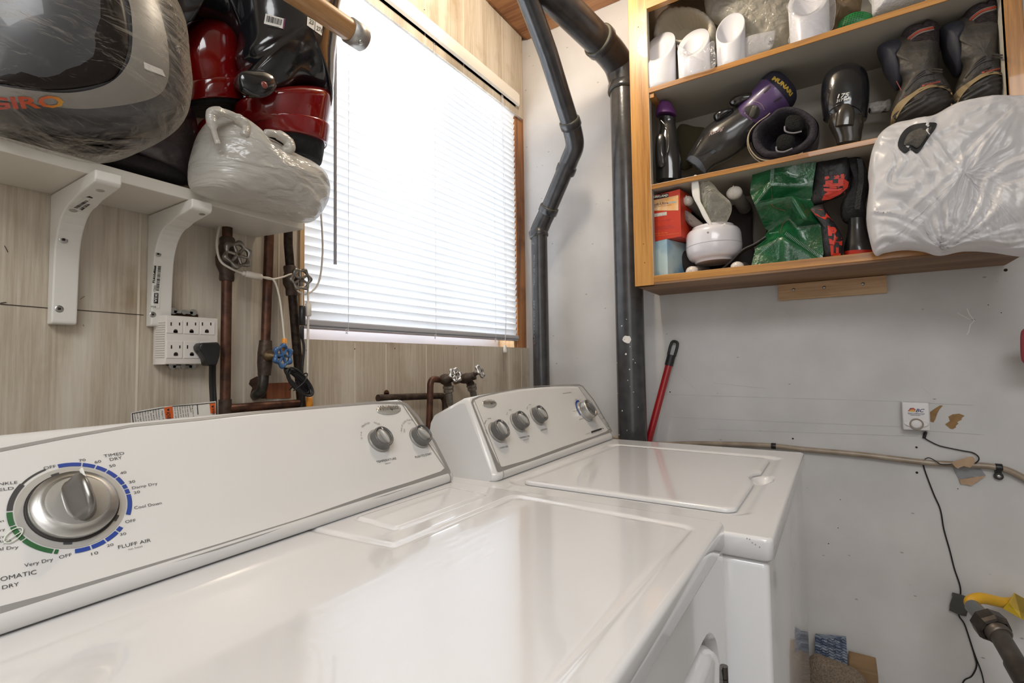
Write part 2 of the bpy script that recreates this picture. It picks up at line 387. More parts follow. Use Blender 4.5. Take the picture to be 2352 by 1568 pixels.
# right (end) wall, drywall
b = MB(); b.box((XE, YF, 0), (XE+.012, YW+.14, ZC))
b.cur = 1
def wallpatch(pts, off=.0008, k=1): 
    b.cur = k; P = [X(px, py, XE-off) for px, py in pts]; c = sum(P, V())/len(P); b.add([c]+P, [(0, i+1, (i+1) % len(P)+1) for i in range(len(P))], False)
def wc6(x, y): return (2000+x/6.534, 880+y/6.534)
wallpatch([wc6(*p) for p in ((890, 430), (960, 380), (1040, 330), (1085, 335), (1040, 380), (1000, 450), (970, 540), (940, 585), (895, 575))])
wallpatch([wc6(*p) for p in ((1165, 500), (1230, 465), (1330, 455), (1410, 487), (1365, 520), (1365, 545), (1300, 580), (1315, 605), (1275, 640), (1280, 660), (1230, 690), (1190, 680), (1115, 615), (1190, 565))])
b.cur = 2
for a, c in (((1500, 905), (2070, 922)), ((2130, 926), (2235, 931)), ((1540, 958), (2068, 980)), ((2135, 990), (2255, 998)), ((1600, 985), (2110, 1002)), ((2118, 890), (2136, 906)), ((1640, 880), (1760, 892)), ((1560, 860), (1600, 895))):
    p, q = X(*a, XE-.0006), X(*c, XE-.0006); b.strip([p, q], [p+V((0, 0, .0005)), q+V((0, 0, .0005))])
b.cur = 3
for px, py, r in ((1821, 1007, .0035), (2105, 1027, .0035), (2106, 1085, .004), (1539, 900, .003), (2310, 620, .005), (1794, 1042, .0), (1930, 1147, .0015), (1903, 1248, .002), (2200, 1122, .0015), (1925, 1212, .0016), (2270, 700, .0015), (2300, 718, .0015), (2244, 1380, .0012)):
    if r: 
        p = X(px, py, XE-.0008); b.lathe([(r*.72, 0), (r*.4, .0006)], p, (-1, 0, 0), 9)
b.cur = 4
for pts in ([(2222, 708), (2228, 722), (2239, 736), (2230, 745), (2226, 762), (2222, 768)], [(2200, 718), (2210, 724), (2228, 733)]):
    P = [X(*p, XE-.0006) for p in pts]; b.strip(P, [p+V((0, .0018, 0)) for p in P])
struct(b.build('wall_right', [wall_mat, mat('torn_drywall', '#8a6a45', .9, col2='#9a7b52', scale=60), mat('pencil_line', '#a3a19f', .8), dark_gap, mat('crack_white', '#e8e6e2', .7)], base=(XE, 0, 0)))
b = MB(); b.box((XLs-.012, YF, 0), (XLs, YW+T, ZC)); struct(b.build('wall_left', wall_mat))
b = MB(); b.box((XLs, YF-.012, 0), (XE+.012, YF, ZC)); struct(b.build('wall_front', wall_mat))
b = MB(); b.box((XLs, YF, -.02), (XE, YW, 0)); struct(b.build('floor', mat('concrete_floor', '#6f6a63', .7, col2='#807a72', scale=9, bump=.1)))
ceil = wood('ceiling_boards', '#7b4f31', '#9b6b44', '#ab7d55', 'y', 50, .6, 8)
b = MB(); b.box((XLs, YF, ZC), (XE+.012, YW+.14, ZC+.02)); struct(b.build('ceiling', mat('ceiling_paint', '#cfc6b8', .7, col2='#c6bdae', scale=5)))
b = MB(); b.box((.25, YW-.01, ZC-.045), (XE, YW-.0005, ZC-.0005)); b.box((1.35, YF+.02, ZC-.05), (XE-.0005, YW-.012, ZC-.0005)); struct(b.build('trim_6', ceil, bevel=.002))

# ------------------------------------------------------------------ ceiling light fixture (above the frame)
t = thing('ceiling_bulb', 'bare warm bulb in a white ceiling socket above the appliances', 'light bulb', (1.0, .53, ZC))
b = MB(); b.lathe([(.055, -.001), (.055, -.02), (.03, -.045), (.02, -.05)], (1.0, .53, ZC), (0, 0, 1)); b.build('socket', mat('white_porcelain', '#e8e4dc', .3), t)

# ------------------------------------------------------------------ blind
bl = thing('window_blind', 'white horizontal slatted blind lowered over the window, tilted nearly shut', 'blind', (1.1, YW+.02, 2.08))
white_metal = mat('white_metal', '#e6e9ef', .35)
yb = YW+.012
x0, x1 = XL+.002, XR_-.008
xr = 1.529
zt = 2.078
b = MB(); b.box((x0, yb-.012, zt), (xr, yb+.022, zt+.028)); b.build('headrail', white_metal, bl, .002)
b = MB(); prof = [(-.020, .004), (-.026, .010), (-.026, .046), (-.020, .056), (-.018, .054), (-.023, .044), (-.023, .011), (-.018, .006)]
b.prism([V((x0, yb+y, zt+z)) for y, z in prof], (xr+.005-x0, 0, 0)); b.build('valance', mat('valance_cream', '#e9e4da', .4), bl)
ns = 41; zl = 1.245; pitch = (zt-.012-zl)/(ns-1); sm = slatmat(); tilt = radians(66)
def slat_mesh():
    q = MB(); n = 7
    def fn(u, v):
        t = (v-.5)*.0245; c = .0016*(1-(2*v-1)**2)
        return V((x0+(xr-x0)*u, -t*cos(tilt)-c*sin(tilt), -t*sin(tilt)*-1+c*cos(tilt)))
    q.grid(fn, 2, n); return q
sp = slat_mesh().build('slat', sm, None, base=(0, 0, 0)); sp.parent = bl; first = True
for i in range(ns):
    o = sp if first else sp.copy()
    if not first: COL.objects.link(o); o.parent = bl
    first = False
    o.location = V((0, yb, zl+i*pitch))-BASE[bl]; o.rotation_euler = (0, 0, 0)
b = MB(); b.box((x0, yb-.012, 1.222), (xr, yb+.012, 1.236)); b.box((x0, yb-.010, 1.216), (xr, yb+.010, 1.222)); b.build('bottom_rail', mat('rail_grey', '#b9bac0', .35), bl, .003)
cord = mat('cord_white', '#e2e2e6', .5)
for px in (800, 1001, 1138):
    p = Y(px, 700, yb-.013); b = MB()
    for dy in (-.0135, .0135): b.tube([(p.x, yb+dy, zt), (p.x, yb+dy, 1.22)], .0006, 5)
    if px != 800 or 1: b.tube([(p.x-.006+.004*sin(k*2.1), yb-.016-.002*cos(k), 1.214+.006*sin(k*1.3)) for k in range(12)], .0005, 5, sub=3)
    b.build('ladder_cord', cord, bl)
# tilt wand
a = Y(770, 0, yb-.035); e = Y(770, 607, yb-.035)
b = MB(); b.tube([(a.x, yb-.035, zt), (e.x, yb-.035, e.z)], .0038, 6, smooth=False); b.build('tilt_wand', mat('wand_grey', '#9fa0aa', .25), bl)
b = MB(); p = Y(1160, 700, yb-.02); q = Y(1160, 795, yb-.03)
b.tube([(p.x+.004, yb-.02, zt), (p.x+.003, yb-.025, 1.4), (q.x, q.y, q.z)], .0007, 5, sub=3); b.tube([(p.x-.003, yb-.02, zt), (p.x-.004, yb-.025, 1.4), (q.x, q.y, q.z)], .0007, 5, sub=3); pc = b.build('pull_cord', cord, bl)
b = MB(); b.lathe([(.003, .004), (.0045, 0), (.008, -.018), (.008, -.022), (0.002, -.0225)], q, (0, 0, 1), 12); b.build('cord_tassel', mat('tassel_cream', '#d8d4cc', .4), pc)
for px, py in ((998, 103), (1155, 227)):
    p = Y(px, py, yb-.013); b = MB(); b.box((p.x-.006, yb-.0135, zt-.001), (p.x+.006, yb-.006, zt+.004)); b.build('cord_lock', mat('clip_dark', '#5a564f', .4), bl)
# ------------------------------------------------------------------ appliances
enamel = mat('white_enamel', '#dedddd', .12, coat=.6, spec=.5)
plastic = mat('console_white', '#d8d7d5', .16, spec=.5)
silver = mat('silver_band', '#8b8a87', .35, metal=.0)
silver_l = mat('silver_light', '#a3a3a2', .3, metal=.35)
ink = mat('ink_grey', '#3c3c3e', .5); ink_l = mat('ink_light', '#7a7a78', .5)
blue = mat('print_blue', '#1d3f94', .45); green = mat('print_green', '#2c6138', .45)
chrome = mat('brushed_steel', '#a8a7a3', .38, metal=1., col2='#c9c7c2', scale=14, stretch=(1, 1, 6))
knobgrey = mat('knob_grey', '#5f5e5c', .35); knobmid = mat('knob_mid', '#8f8d88', .4, metal=.2); dialface = mat('dial_face', '#9d9b96', .5, metal=.5); darkgap = mat('knob_gap', '#26221f', .6)
def sdf_poly(p, poly):
    x, y = p; d = 1e9; ins = False; n = len(poly)
    for i in range(n):
        x0, y0 = poly[i]; x1, y1 = poly[(i+1) % n]; ex, ey = x1-x0, y1-y0; wx, wy = x-x0, y-y0
        t = max(0, min(1, (wx*ex+wy*ey)/(ex*ex+ey*ey))); d = min(d, (wx-ex*t)**2+(wy-ey*t)**2)
        if (y0 > y) != (y1 > y) and x < ex*(y-y0)/ey+x0: ins = not ins
    return -sqrt(d) if ins else sqrt(d)
def sstep(a, b_, x): t = max(0, min(1, (x-a)/(b_-a))); return t*t*(3-2*t)
def shrink(poly, r):
    c = (sum(p[0] for p in poly)/len(poly), sum(p[1] for p in poly)/len(poly)); out = []
    n = len(poly)
    for i in range(n):   # inset each corner along bisector
        a, p, q = V(poly[i-1]), V(poly[i]), V(poly[(i+1) % n])
        e1 = (p-a).normalized(); e2 = (q-p).normalized(); n1 = V((-e1.y, e1.x)); n2 = V((-e2.y, e2.x))
        m_ = (n1+n2).normalized(); s_ = r/max(.2, m_.dot(n1)); out.append((p.x+m_.x*s_, p.y+m_.y*s_))
    return out
def deck(x0, x1, y0, y1, z, th, hf, step=.004, r=.012, rc=.02):
    """top cap with rolled edges; hf(x,y) height offset"""
    b = MB(); nx = int((x1-x0)/step); ny = int((y1-y0)/step)
    prof = [(r*(1-cos(k/5*pi/2)), r*(1-sin(k/5*pi/2))) for k in range(6)]  # (outset, drop): from vertical side to top
    def corner(x, y):   # round plan corners by moving the point
        cx = min(max(x, x0+rc), x1-rc); cy = min(max(y, y0+rc), y1-rc); dx, dy = x-cx, y-cy
        return x, y
    def fn(u, v):
        x = x0+r+(x1-x0-2*r)*u; y = y0+r+(y1-y0-2*r)*v
        return V((x, y, z+hf(x, y)))
    b.grid(fn, nx, ny)
    # rolled rim: rings of a rounded rectangle
    def rr(o, zz):
        P = []; ax0, ax1, ay0, ay1 = x0+o, x1-o, y0+o, y1-o; q = max(.0005, rc*.55-o)
        for cx, cy, a in ((ax1-q, ay1-q, 0), (ax0+q, ay1-q, 90), (ax0+q, ay0+q, 180), (ax1-q, ay0+q, 270)):
            for k in range(7): t = radians(a+k*15); P.append(V((cx+q*cos(t), cy+q*sin(t), zz)))
        return P
    rings = [rr(.004, z-th), rr(0, z-th+.003)]+[rr(r*(1-sin(k/6*pi/2)) if 0 else r*(1-cos(k/6*pi/2)), z-r+r*sin(k/6*pi/2)) for k in range(7)]
    b.loft(rings, (True, False)); return b

# ---- dryer
DX0, DX1, DY0, DY1, DZ = -.073, .664, .1225, .74, .935
dr = thing('clothes_dryer', 'white clothes dryer nearest the viewer, with one large silver timer dial', 'dryer', ((DX0+DX1)/2, .43, 0))
rec = [(.394, .60), (.394, .600), (.398, .418), (.630, .414), (.628, .172), (.600, .150), (-.03, .150), (-.05, .17), (-.05, .414), (.193, .418), (.197, .6)]
rec = [(.385, .575), (.397, .416), (.640, .414), (.622, .150), (-.04, .150), (-.06, .575)]
recs = shrink(rec, .016) if 0 else rec
lid = [(.438, .530), (.433, .449), (.617, .449), (.625, .530)]
def inset_poly(poly, r):
    a = sum(poly[i][0]*poly[(i+1) % len(poly)][1]-poly[(i+1) % len(poly)][0]*poly[i][1] for i in range(len(poly)))
    return shrink(poly, r if a > 0 else -r)
rec_i = inset_poly(rec, .016); lid_i = inset_poly(lid, .008)
def dh(x, y):
    h = 0
    if y < .60 and x > -.07:
        d = sdf_poly((x, y), rec_i)-.016
        h += -.0012*(1-sstep(-.006, .001, d))-.0016*exp(-((d+.003)/.0035)**2)
        if x > .42 and y > .43:
            d2 = sdf_poly((x, y), lid_i)-.008
            h += .0022*(1-sstep(-.0025, .0008, d2))-.0012*exp(-(d2/.0016)**2)
    return h
b = deck(DX0, DX1, DY0, DY1, DZ, .030, dh, .0032, .0055)
b.build('top_panel', enamel, dr)
# body with a front panel, a rounded door opening, the door and its hinge
b = MB(); b.box((DX0+.004, DY0+.022, .10), (DX1-.004, DY1, DZ-.030)); b.box((DX0+.02, DY0+.06, .0), (DX1-.02, DY1-.02, .10)); b.build('cabinet_body', enamel, dr, .004)
yf = DY0+.004
def rrect(x0, x1, z0, z1, r, y, n=8):
    P = []
    for cx, cz, a in ((x1-r, z1-r, 0), (x0+r, z1-r, 90), (x0+r, z0+r, 180), (x1-r, z0+r, 270)):
        for k in range(n+1): t = radians(a+90*k/n); P.append(V((cx+r*cos(t), y, cz+r*sin(t))))
    return P
dx0, dx1, dz0, dz1 = .0, .614, .30, .832
b = MB()
out = rrect(DX0+.004, DX1-.003, .10, DZ-.035, .006, yf); out_b = [p+V((0, .018, 0)) for p in out]; out_c = [V((p.x, yf+.004, p.z)) for p in rrect(DX0+.001, DX1, .098, DZ-.032, .008, yf)]
i1 = rrect(dx0-.012, dx1+.012, dz0-.012, dz1+.012, .075, yf); i2 = rrect(dx0-.006, dx1+.006, dz0-.006, dz1+.006, .072, yf+.010); i3 = rrect(dx0-.004, dx1+.004, dz0-.004, dz1+.004, .07, yf+.018)
for A, B_ in ((out_b, out_c), (out_c, out), (out, i1), (i1, i2), (i2, i3)): b.strip(A, B_, True, A is not out)
b.build('front_panel', enamel, dr)
b = MB(); R = [rrect(dx0, dx1, dz0, dz1, .068, yf+.016), rrect(dx0, dx1, dz0, dz1, .068, yf+.004), rrect(dx0+.004, dx1-.004, dz0+.004, dz1-.004, .064, yf-.004), rrect(dx0+.012, dx1-.012, dz0+.012, dz1-.012, .056, yf-.008), rrect(dx0+.05, dx1-.05, dz0+.05, dz1-.05, .03, yf-.009)]
b.loft(R, (True, True)); door = b.build('door', enamel, dr)
b = MB(); hz = X(1665, 1548, DX1-.06).z
for k in range(3): b.tube([(dx1+.004, yf-.006, .745+k*.014), (dx1+.004, yf-.006, .758+k*.014)], .0042, 10)
b.box((dx1-.012, yf-.0055, .744), (dx1+.003, yf-.003, .787)); b.box((dx1+.004, yf-.003, .75), (dx1+.016, yf-.0005, .78)); b.build('hinge', mat('hinge_steel', '#6f6a64', .3, metal=.9), door)

# ---- console builder
class Console:
    """console standing on deck: front-bottom edge from A to B; section leans back"""
    def __init__(s, A, B_, sec_top=(.083, .138), inset=.03, arch=.01, zl=0):
        s.A = V(A); s.B = V(B_); s.u = (s.B-s.A).normalized(); s.w = (s.B-s.A).length; s.v = V((-s.u.y, s.u.x, 0)); s.inset = inset; s.arch = arch
        s.P0 = s.A+s.v*.001+V((0, 0, .017)); top = s.A+s.v*sec_top[0]+V((0, 0, sec_top[1]-.006)); s.up = (top-s.P0).normalized(); s.n = s.u.cross(s.up)
        s.st = sec_top
    def sec(s):
        v, h = s.st; sl = [(0.004, -.001), (-.001, .002), (-.0028, .006), (-.0028, .011), (-.001, .0155), (.001, .017)]
        for k in range(1, 6): t = k/5; sl.append((.001+(v-.001)*t, .017+(h-.006-.017)*t))
        sl += [(v+.003, h-.002), (v+.008, h), (v+.018, h-.001), (.17, h-.035), (.175, h-.045), (.175, -.001)]
        return sl
    def shell(s):
        b = MB(); rings = []; st = [0, .004, .010, .020, .032]; us = [0.]+st[1:]; mid = [s.w*k/20 for k in range(1, 20)]
        us = st+[m for m in mid if .05 < m < s.w-.05]+[s.w-k for k in st[::-1]]
        for u in us:
            e = min(u, s.w-u); k = 1-sqrt(max(0, 1-(1-min(e/.014, 1))**2)); ring = []
            ar = s.arch*(1-(2*u/s.w-1)**2)
            for (vv, h) in s.sec():
                H = s.st[1]; q = max(0, min(1, (h-.017)/(H-.023))) if vv < s.st[0]+.03 else 1
                hh = h+ar*q*s.up.z-k*.010*(h/H); fv = vv+k*.012*(1-vv/.175)+ar*q*s.up.dot(s.v)
                uu = u+(1 if u < s.w/2 else -1)*s.inset*(h/H)*(1-min(1, e/.12)*.0)*(1-2*min(u, s.w-u)/s.w)
                ring.append(s.A+s.u*uu+s.v*fv+V((0, 0, hh)))
            rings.append(ring)
        b.loft(rings, (True, True)); return b
    def p(s, px, py, off=.0005): return PL(px, py, s.P0+s.n*off, s.n)
    def seam(s, b, u):
        pts = []
        for (vv, h) in s.sec()[1:-2]:
            uu = u+(1 if u < s.w/2 else -1)*s.inset*(h/s.st[1])*(1-2*min(u, s.w-u)/s.w)
            pts.append(s.A+s.u*uu+s.v*(vv-.0004)+V((0, 0, h+.0003)))
        b.tube(pts, .0006, 5)
def lettering(b, C, body, a, c, hpx=None, off=.0006, bold=0, italic=0, hfac=1.):
    p0, p1 = C.p(*a, off), C.p(*c, off); h = None
    if hpx: m_ = ((a[0]+c[0])/2, (a[1]+c[1])/2); h = (C.p(m_[0], m_[1]-hpx*.74, off)-C.p(*m_, off)).dot(C.up)
    b.text(body, p0, p1, C.up, V(), h, bold, italic, hfac=hfac)
def arc_label(b, C, body, cpt, R, a0, a1, h, off=.0006):
    """letters along an arc (degrees from +u, ccw)"""
    n = len(body)
    for i, ch in enumerate(body):
        if ch == ' ': continue
        a = radians(a0+(a1-a0)*i/max(n-1, 1)); d = C.u*cos(a)+C.up*sin(a); t = C.u*sin(a)-C.up*cos(a); q = cpt+d*R+C.n*off
        wch = h*(.9 if ch in 'mMwW' else .3 if ch in 'iIl' else .62); b.text(ch, q-t*wch/2, q+t*wch/2, d, V(), h)
def ring_arc(b, C, cpt, r0, r1, a0, a1, off=.0006, n=24):
    A = []; B_ = []
    for k in range(n+1):
        a = radians(a0+(a1-a0)*k/n); d = C.u*cos(a)+C.up*sin(a); A.append(cpt+d*r0+C.n*off); B_.append(cpt+d*r1+C.n*off)
    b.strip(A, B_)
def knob(C, root, name, c, R, H, ang, label=None, flange=True, steel=False):
    """rotary control: flange, skirt ring, recessed face and a raised grip blade"""
    n = C.n; a = C.u*cos(radians(ang))+C.up*sin(radians(ang))
    b = MB(); b.lathe([(R*1.12, 0), (R*1.12, H*.12), (R*1.02, H*.2)], c, n, 40); k = b.build(name, knobmid if not steel else silver_l, root, label=label)
    b = MB(); b.lathe([(R*1.0, H*.15), (R*.98, H*.85), (R*.94, H*1.0), (R*.84, H*1.0), (R*.80, H*.8)], c, n, 40, caps=(True, False)); b.build('knob_ring', chrome if steel else knobgrey, k)
    b = MB(); b.lathe([(R*.80, H*.80), (R*.72, H*.78), (R*.70, H*.86), (R*.3, H*.9)], c, n, 40, caps=(False, True)); b.build('knob_face', chrome if steel else knobmid, k)
    b = MB(); s_ = n.cross(a); L_ = R*(.74 if not steel else .66); 
    rings = []
    for i in range(-6, 7):
        t = i/6; q = sqrt(max(0, 1-t*t*.96)); w_ = R*.20*q+.0004; h_ = H*(.15+.42*q)
        rings.append([c+a*L_*t+n*H*.75+s_*(w_*cos(x_))+n*(h_*max(0, sin(x_))) for x_ in [pi*j/8 for j in range(9)]]+[c+a*L_*t+n*H*.74-s_*w_, c+a*L_*t+n*H*.74+s_*w_])
    b.loft(rings); b.build('knob_grip', knobgrey if steel else mat('grip_pale', '#b0ada7', .35, metal=.2), k)
    b = MB(); b.box((-.0007, -R*.10, 0), (.0007, R*.10, .0004), Matrix.Translation(c+a*L_*.8+n*(H*1.34))@Matrix((s_, a, n)).transposed().to_4x4()); b.build('pointer_mark', mat('pointer_white', '#e6e6e2', .4), k)
    return k
def badge(C, root, c, rx, ry, pa, pb):
    b = MB(); b.lathe([(1, 0), (.97, .0012), (.85, .0022), (.5, .003), (.1, .0032)], c, C.n, 40, sx=C.u, ex=rx, ey=ry)
    o = MB(); 
    for q in b.v: pass
    bd = MB(); bd.lathe([(rx, 0), (rx*.98, .0012), (rx*.9, .002), (rx*.5, .0026), (rx*.05, .0028)], c, C.n, 40, sx=C.u, ex=1, ey=ry/rx); lb = bd.build('logo_badge', mat('badge_pearl', '#c4c3bb', .25, metal=.5), root)
    t = MB(); p0 = C.p(*pa, .0040); p1 = C.p(*pb, .0040); t.text('Whirlpool', p0, p1, C.up, V(), None, 0, hfac=1.25)
    arc = [c+C.u*rx*(-.05+.35*sin(k/8*pi)*.5+.02*k)+C.up*ry*(-.1-.055*k*(1-k/12))+C.n*.0036 for k in range(9)]; t.tube(arc, .00035, 4)
    t.build('logo_lettering', ink, lb)

# ---- dryer console
A0, B0 = V((.111, .527, DZ)), V((.6675, .5515, DZ)); du = (B0-A0).normalized()
CD = Console(B0-du*.737, B0, (.083, .137), .028, .004)
CD.shell().build('console', plastic, dr)
b = MB()
outer = [(0, 1412), (100, 1382), (246, 1335), (399, 1291), (500, 1262), (600, 1229), (700, 1193), (780, 1166), (888, 1137), (960, 1112), (1035, 1087.6), (1034, 1080), (1020, 1051), (1000, 1012), (985, 992), (962, 956), (944, 936), (935, 926), (924, 922), (860, 921), (760, 929), (600, 943), (460, 959), (303, 974), (150, 1000), (0, 1029)]
inner = [(0, 1392), (100, 1366), (246, 1324), (399, 1279), (500, 1249), (600, 1218), (700, 1187), (780, 1159), (864, 1130), (945, 1105), (1012, 1082), (1023, 1073), (1010, 1046), (990, 1005), (977, 990), (956, 958), (940, 940), (931, 931), (922, 928), (860, 927), (760, 935), (600, 949), (460, 965), (303, 980), (150, 1007), (0, 1037)]
def ext(L_): return L_
b.strip([CD.p(*q, .0004) for q in outer], [CD.p(*q, .0004) for q in inner]); b.build('silver_band', silver_l, dr)
b = MB(); CD.seam(b, CD.w-.016); b.build('end_cap_seam', mat('seam_grey', '#8a8884', .6), dr)
# timer dial
def circ(pts):
    Q = [((CD.p(*q)-CD.P0).dot(CD.u), (CD.p(*q)-CD.P0).dot(CD.up)) for q in pts]
    import numpy as np
    A_ = np.array([[2*x, 2*y, 1] for x, y in Q]); s_ = np.linalg.lstsq(A_, np.array([x*x+y*y for x, y in Q]), rcond=None)[0]
    return CD.P0+CD.u*s_[0]+CD.up*s_[1], sqrt(s_[2]+s_[0]**2+s_[1]**2)
c0, RO = circ([(188, 1063), (304.4, 1151.8), (282, 1207.6), (172, 1271), (118, 1272), (16, 1177), (272, 1092)]); R0 = (CD.p(302, 1158)-CD.p(28, 1180)).length/2
RL = (CD.p(305, 1150)-c0).length
b = MB(); b.cur = 0
segs = [(102, 82), (80.5, 68.5), (67, 56), (54.5, 44), (42.5, 33.5), (32, 24.5), (23, 17), (15.5, -12), ]
def dial_pt(px, py): 
    d = CD.p(px, py)-c0; return math.degrees(atan2(d.dot(CD.up), d.dot(CD.u))), d.length
ang = lambda px, py: dial_pt(px, py)[0]
r_out = RO; r_in = RO*.915
stops = [(134, 1072), (188, 1066), (221, 1069), (248, 1078), (272, 1093), (288, 1110), (296, 1120), (298, 1133), (298, 1182)]
for i in range(len(stops)-1):
    a0_, a1_ = ang(*stops[i])-(.8 if i else 0), ang(*stops[i+1])+(.8 if i < len(stops)-2 else 0); ring_arc(b, CD, c0, r_in, r_out, a0_, a1_)
st2 = [(278, 1208), (269, 1220), (243, 1242), (209, 1257), (170, 1268)]
for i in range(len(st2)-1):
    a0_, a1_ = ang(*st2[i])-.8, ang(*st2[i+1])+.8; ring_arc(b, CD, c0, r_in, r_out, a0_, a1_)
b.cur = 1
st3 = [(134, 1271), (122, 1268), (52, 1240), (28, 1208), (18, 1175)]
for i in range(len(st3)-1):
    a0_, a1_ = ang(*st3[i]) % 360-.8, ang(*st3[i+1]) % 360+.8; ring_arc(b, CD, c0, r_in, r_out, a0_, a1_)
b.cur = 2
ring_arc(b, CD, c0, r_in, r_out, ang(18, 1173) % 360, ang(50, 1112) % 360, n=12); ring_arc(b, CD, c0, r_in+.0015, r_in+.003, ang(50, 1112) % 360, ang(105, 1078) % 360, n=12)
for q in ((124, 1086), (273, 1191), (154, 1255)):
    a_ = ang(*q); ring_arc(b, CD, c0, r_in-.0085, r_in-.0045, a_-5, a_+5, .0009, 8)
b.build('dial_scale', [blue, green, ink], dr)
b = MB(); ring_arc(b, CD, c0, r_in*.80, r_in-.001, 0, 360, .0004, 72); b.build('dial_plate', mat('dial_plate_grey', '#bdbcb8', .35, metal=.4), dr)
# the dial itself
Rk = (CD.p(270, 1160)-CD.p(62, 1176)).length/2
n = CD.n; b = MB(); b.lathe([(Rk*1.06, 0), (Rk*1.06, .0015), (Rk*1.02, .002)], c0, n, 56); kd = b.build('timer_dial', darkgap, dr, label='large brushed steel timer dial')
b = MB(); b.lathe([(Rk, .0015), (Rk*1.0, .0055), (Rk*.98, .0075), (Rk*.84, .0085), (Rk*.76, .0095), (Rk*.72, .012)], c0, n, 64, caps=(True, False)); b.build('dial_rim', chrome, kd)
b = MB(); b.lathe([(Rk*.72, .012), (Rk*.66, .0125), (Rk*.05, .0125)], c0, n, 48, caps=(False, True)); b.build('dial_face', dialface, kd)
a = (CD.p(150, 1100)-c0); a = (a-n*a.dot(n)).normalized(); s_ = n.cross(a); b = MB(); rings = []
for i in range(-10, 11):
    t = i/10; q = sqrt(max(0, 1-abs(t)**3*.97)); w_ = Rk*.52*q+.0005; h_ = .022*(.3+.7*q)
    pr = []
    for j in range(13):
        x_ = -1+2*j/12; hh = h_*(max(0, 1-abs(x_+.05)**1.2*1.9)**.8 if abs(x_) < .55 else 0)+.002*q*(1-abs(x_))
        pr.append(c0+a*Rk*.66*t+s_*w_*x_+n*(.0115+hh))
    rings.append(pr+[c0+a*Rk*.66*t+s_*w_+n*.0105, c0+a*Rk*.66*t-s_*w_+n*.0105])
b.loft(rings); b.build('dial_grip', mat('grip_dark_steel', '#7c7974', .28, metal=.8), kd)
b = MB(); M_ = Matrix.Translation(c0+a*Rk*.50-s_*.0012+n*.0312)@Matrix((s_, a, n)).transposed().to_4x4(); b.box((-.0007, -.0045, -.003), (.0007, .0045, .0006), M_); b.build('dial_pointer', mat('pointer_white', '#e6e6e2', .4), kd)
# dryer lettering
b = MB()
LT = lambda *a_, **k: lettering(b, CD, *a_, **k)
LT('OFF', (101, 1078), (129, 1073), 9); LT('70', (182, 1060), (197, 1058), 8); LT('60', (218, 1064), (233, 1061), 8); LT('50', (252, 1073), (266, 1070), 8)
LT('40', (277, 1089), (291, 1086), 8); LT('30', (297, 1110), (311, 1107), 8); LT('20', (308, 1134), (322, 1131), 8)
LT('TIMED', (239, 1050), (286, 1043), 9); LT('DRY', (253, 1058), (281, 1053), 9)
LT('Damp Dry', (304, 1123), (362, 1112), 8); LT('Cool Down', (309, 1169), (372, 1157), 9); LT('OFF', (288, 1201), (312, 1197), 9)
LT('30', (276, 1230), (290, 1227), 8); LT('20', (246, 1256), (261, 1252), 8); LT('10', (210, 1275), (226, 1271), 9); LT('OFF', (136, 1283), (165, 1276), 10)
LT('FLUFF AIR', (272, 1260), (347, 1243), 11); LT('Very Dry', (56, 1302), (122, 1287), 11)
LT('AUTOMATIC', (-47, 1345), (84, 1317), 14); LT('DRY', (5, 1353), (44, 1344), 12); LT('WRINKLE', (-42, 1118), (40, 1110), 9); LT('SHIELD', (-35, 1132), (32, 1123), 9)
LT('Normal Dry', (-50, 1269), (42, 1259), 10); LT('ry', (0, 1220), (12, 1217), 8); LT('n', (1, 1199), (9, 1197), 7); LT('ENERGY', (-38, 1240), (10, 1235), 7); LT('PREFERRED', (-62, 1250), (25, 1244), 8)
b.build('dial_lettering', ink, dr); b = MB()
LT('TEMPERATURE', (866, 1063), (911, 1054), 7); LT('PUSH TO START', (955, 1052), (993, 1043), 7)
ck = CD.p(870, 1012); ck2 = CD.p(962, 1005)
b.build('knob_lettering', ink, dr)
b = MB(); LT('no heat', (295, 1263), (328, 1255), 6); LT('fabric', (885, 1066), (898, 1063), 5)
arc_label(b, CD, 'Low', ck, .030, 162, 144, .0036); arc_label(b, CD, 'Medium', ck, .0315, 122, 94, .0036); arc_label(b, CD, 'High', ck, .0315, 74, 58, .0036)
arc_label(b, CD, 'End of Cycle Signal', ck2, .0345, 150, 80, .0032); arc_label(b, CD, 'Off', ck2, .0285, 150, 140, .0032); arc_label(b, CD, 'On', ck2, .0285, 102, 95, .0032)
b.build('fine_lettering', ink_l, dr)
# leaf mark on the green arc
q = CD.p(38, 1228); b = MB(); l1 = [q+CD.u*.006*cos(t)-CD.u*.002+CD.up*(.0045*sin(t)+.003*cos(t))+n*.0009 for t in [2*pi*k/16 for k in range(16)]]; b.tube(spline(l1, 2, True)+[l1[0]], .0005, 4); b.tube([q-CD.u*.009-CD.up*.005+n*.0009, q+n*.0009, q+CD.u*.004+CD.up*.002+n*.0009], .0004, 4); b.build('leaf_mark', mat('leaf_pale', '#dfe6da', .5), dr)
knob(CD, dr, 'temperature_knob', ck, .0175, .015, 108); knob(CD, dr, 'start_knob', ck2, .0175, .015, 128)
badge(CD, dr, CD.p(893, 940), .0275, .0098, (873, 943), (917, 938))
b = MB(); q = Z(755, 1550, DZ+.0005)
P = [Z(x_, y_, DZ-.0027) for x_, y_ in ((690, 1568), (722, 1550), (752, 1532), (790, 1536), (822, 1548), (815, 1575), (750, 1590))]
b.add(P, [list(range(len(P)))], False); b.build('worn_patch', mat('worn_rust', '#c9b8a6', .5, col2='#dcd8d2', scale=180, contrast=(.4, .6)), dr)

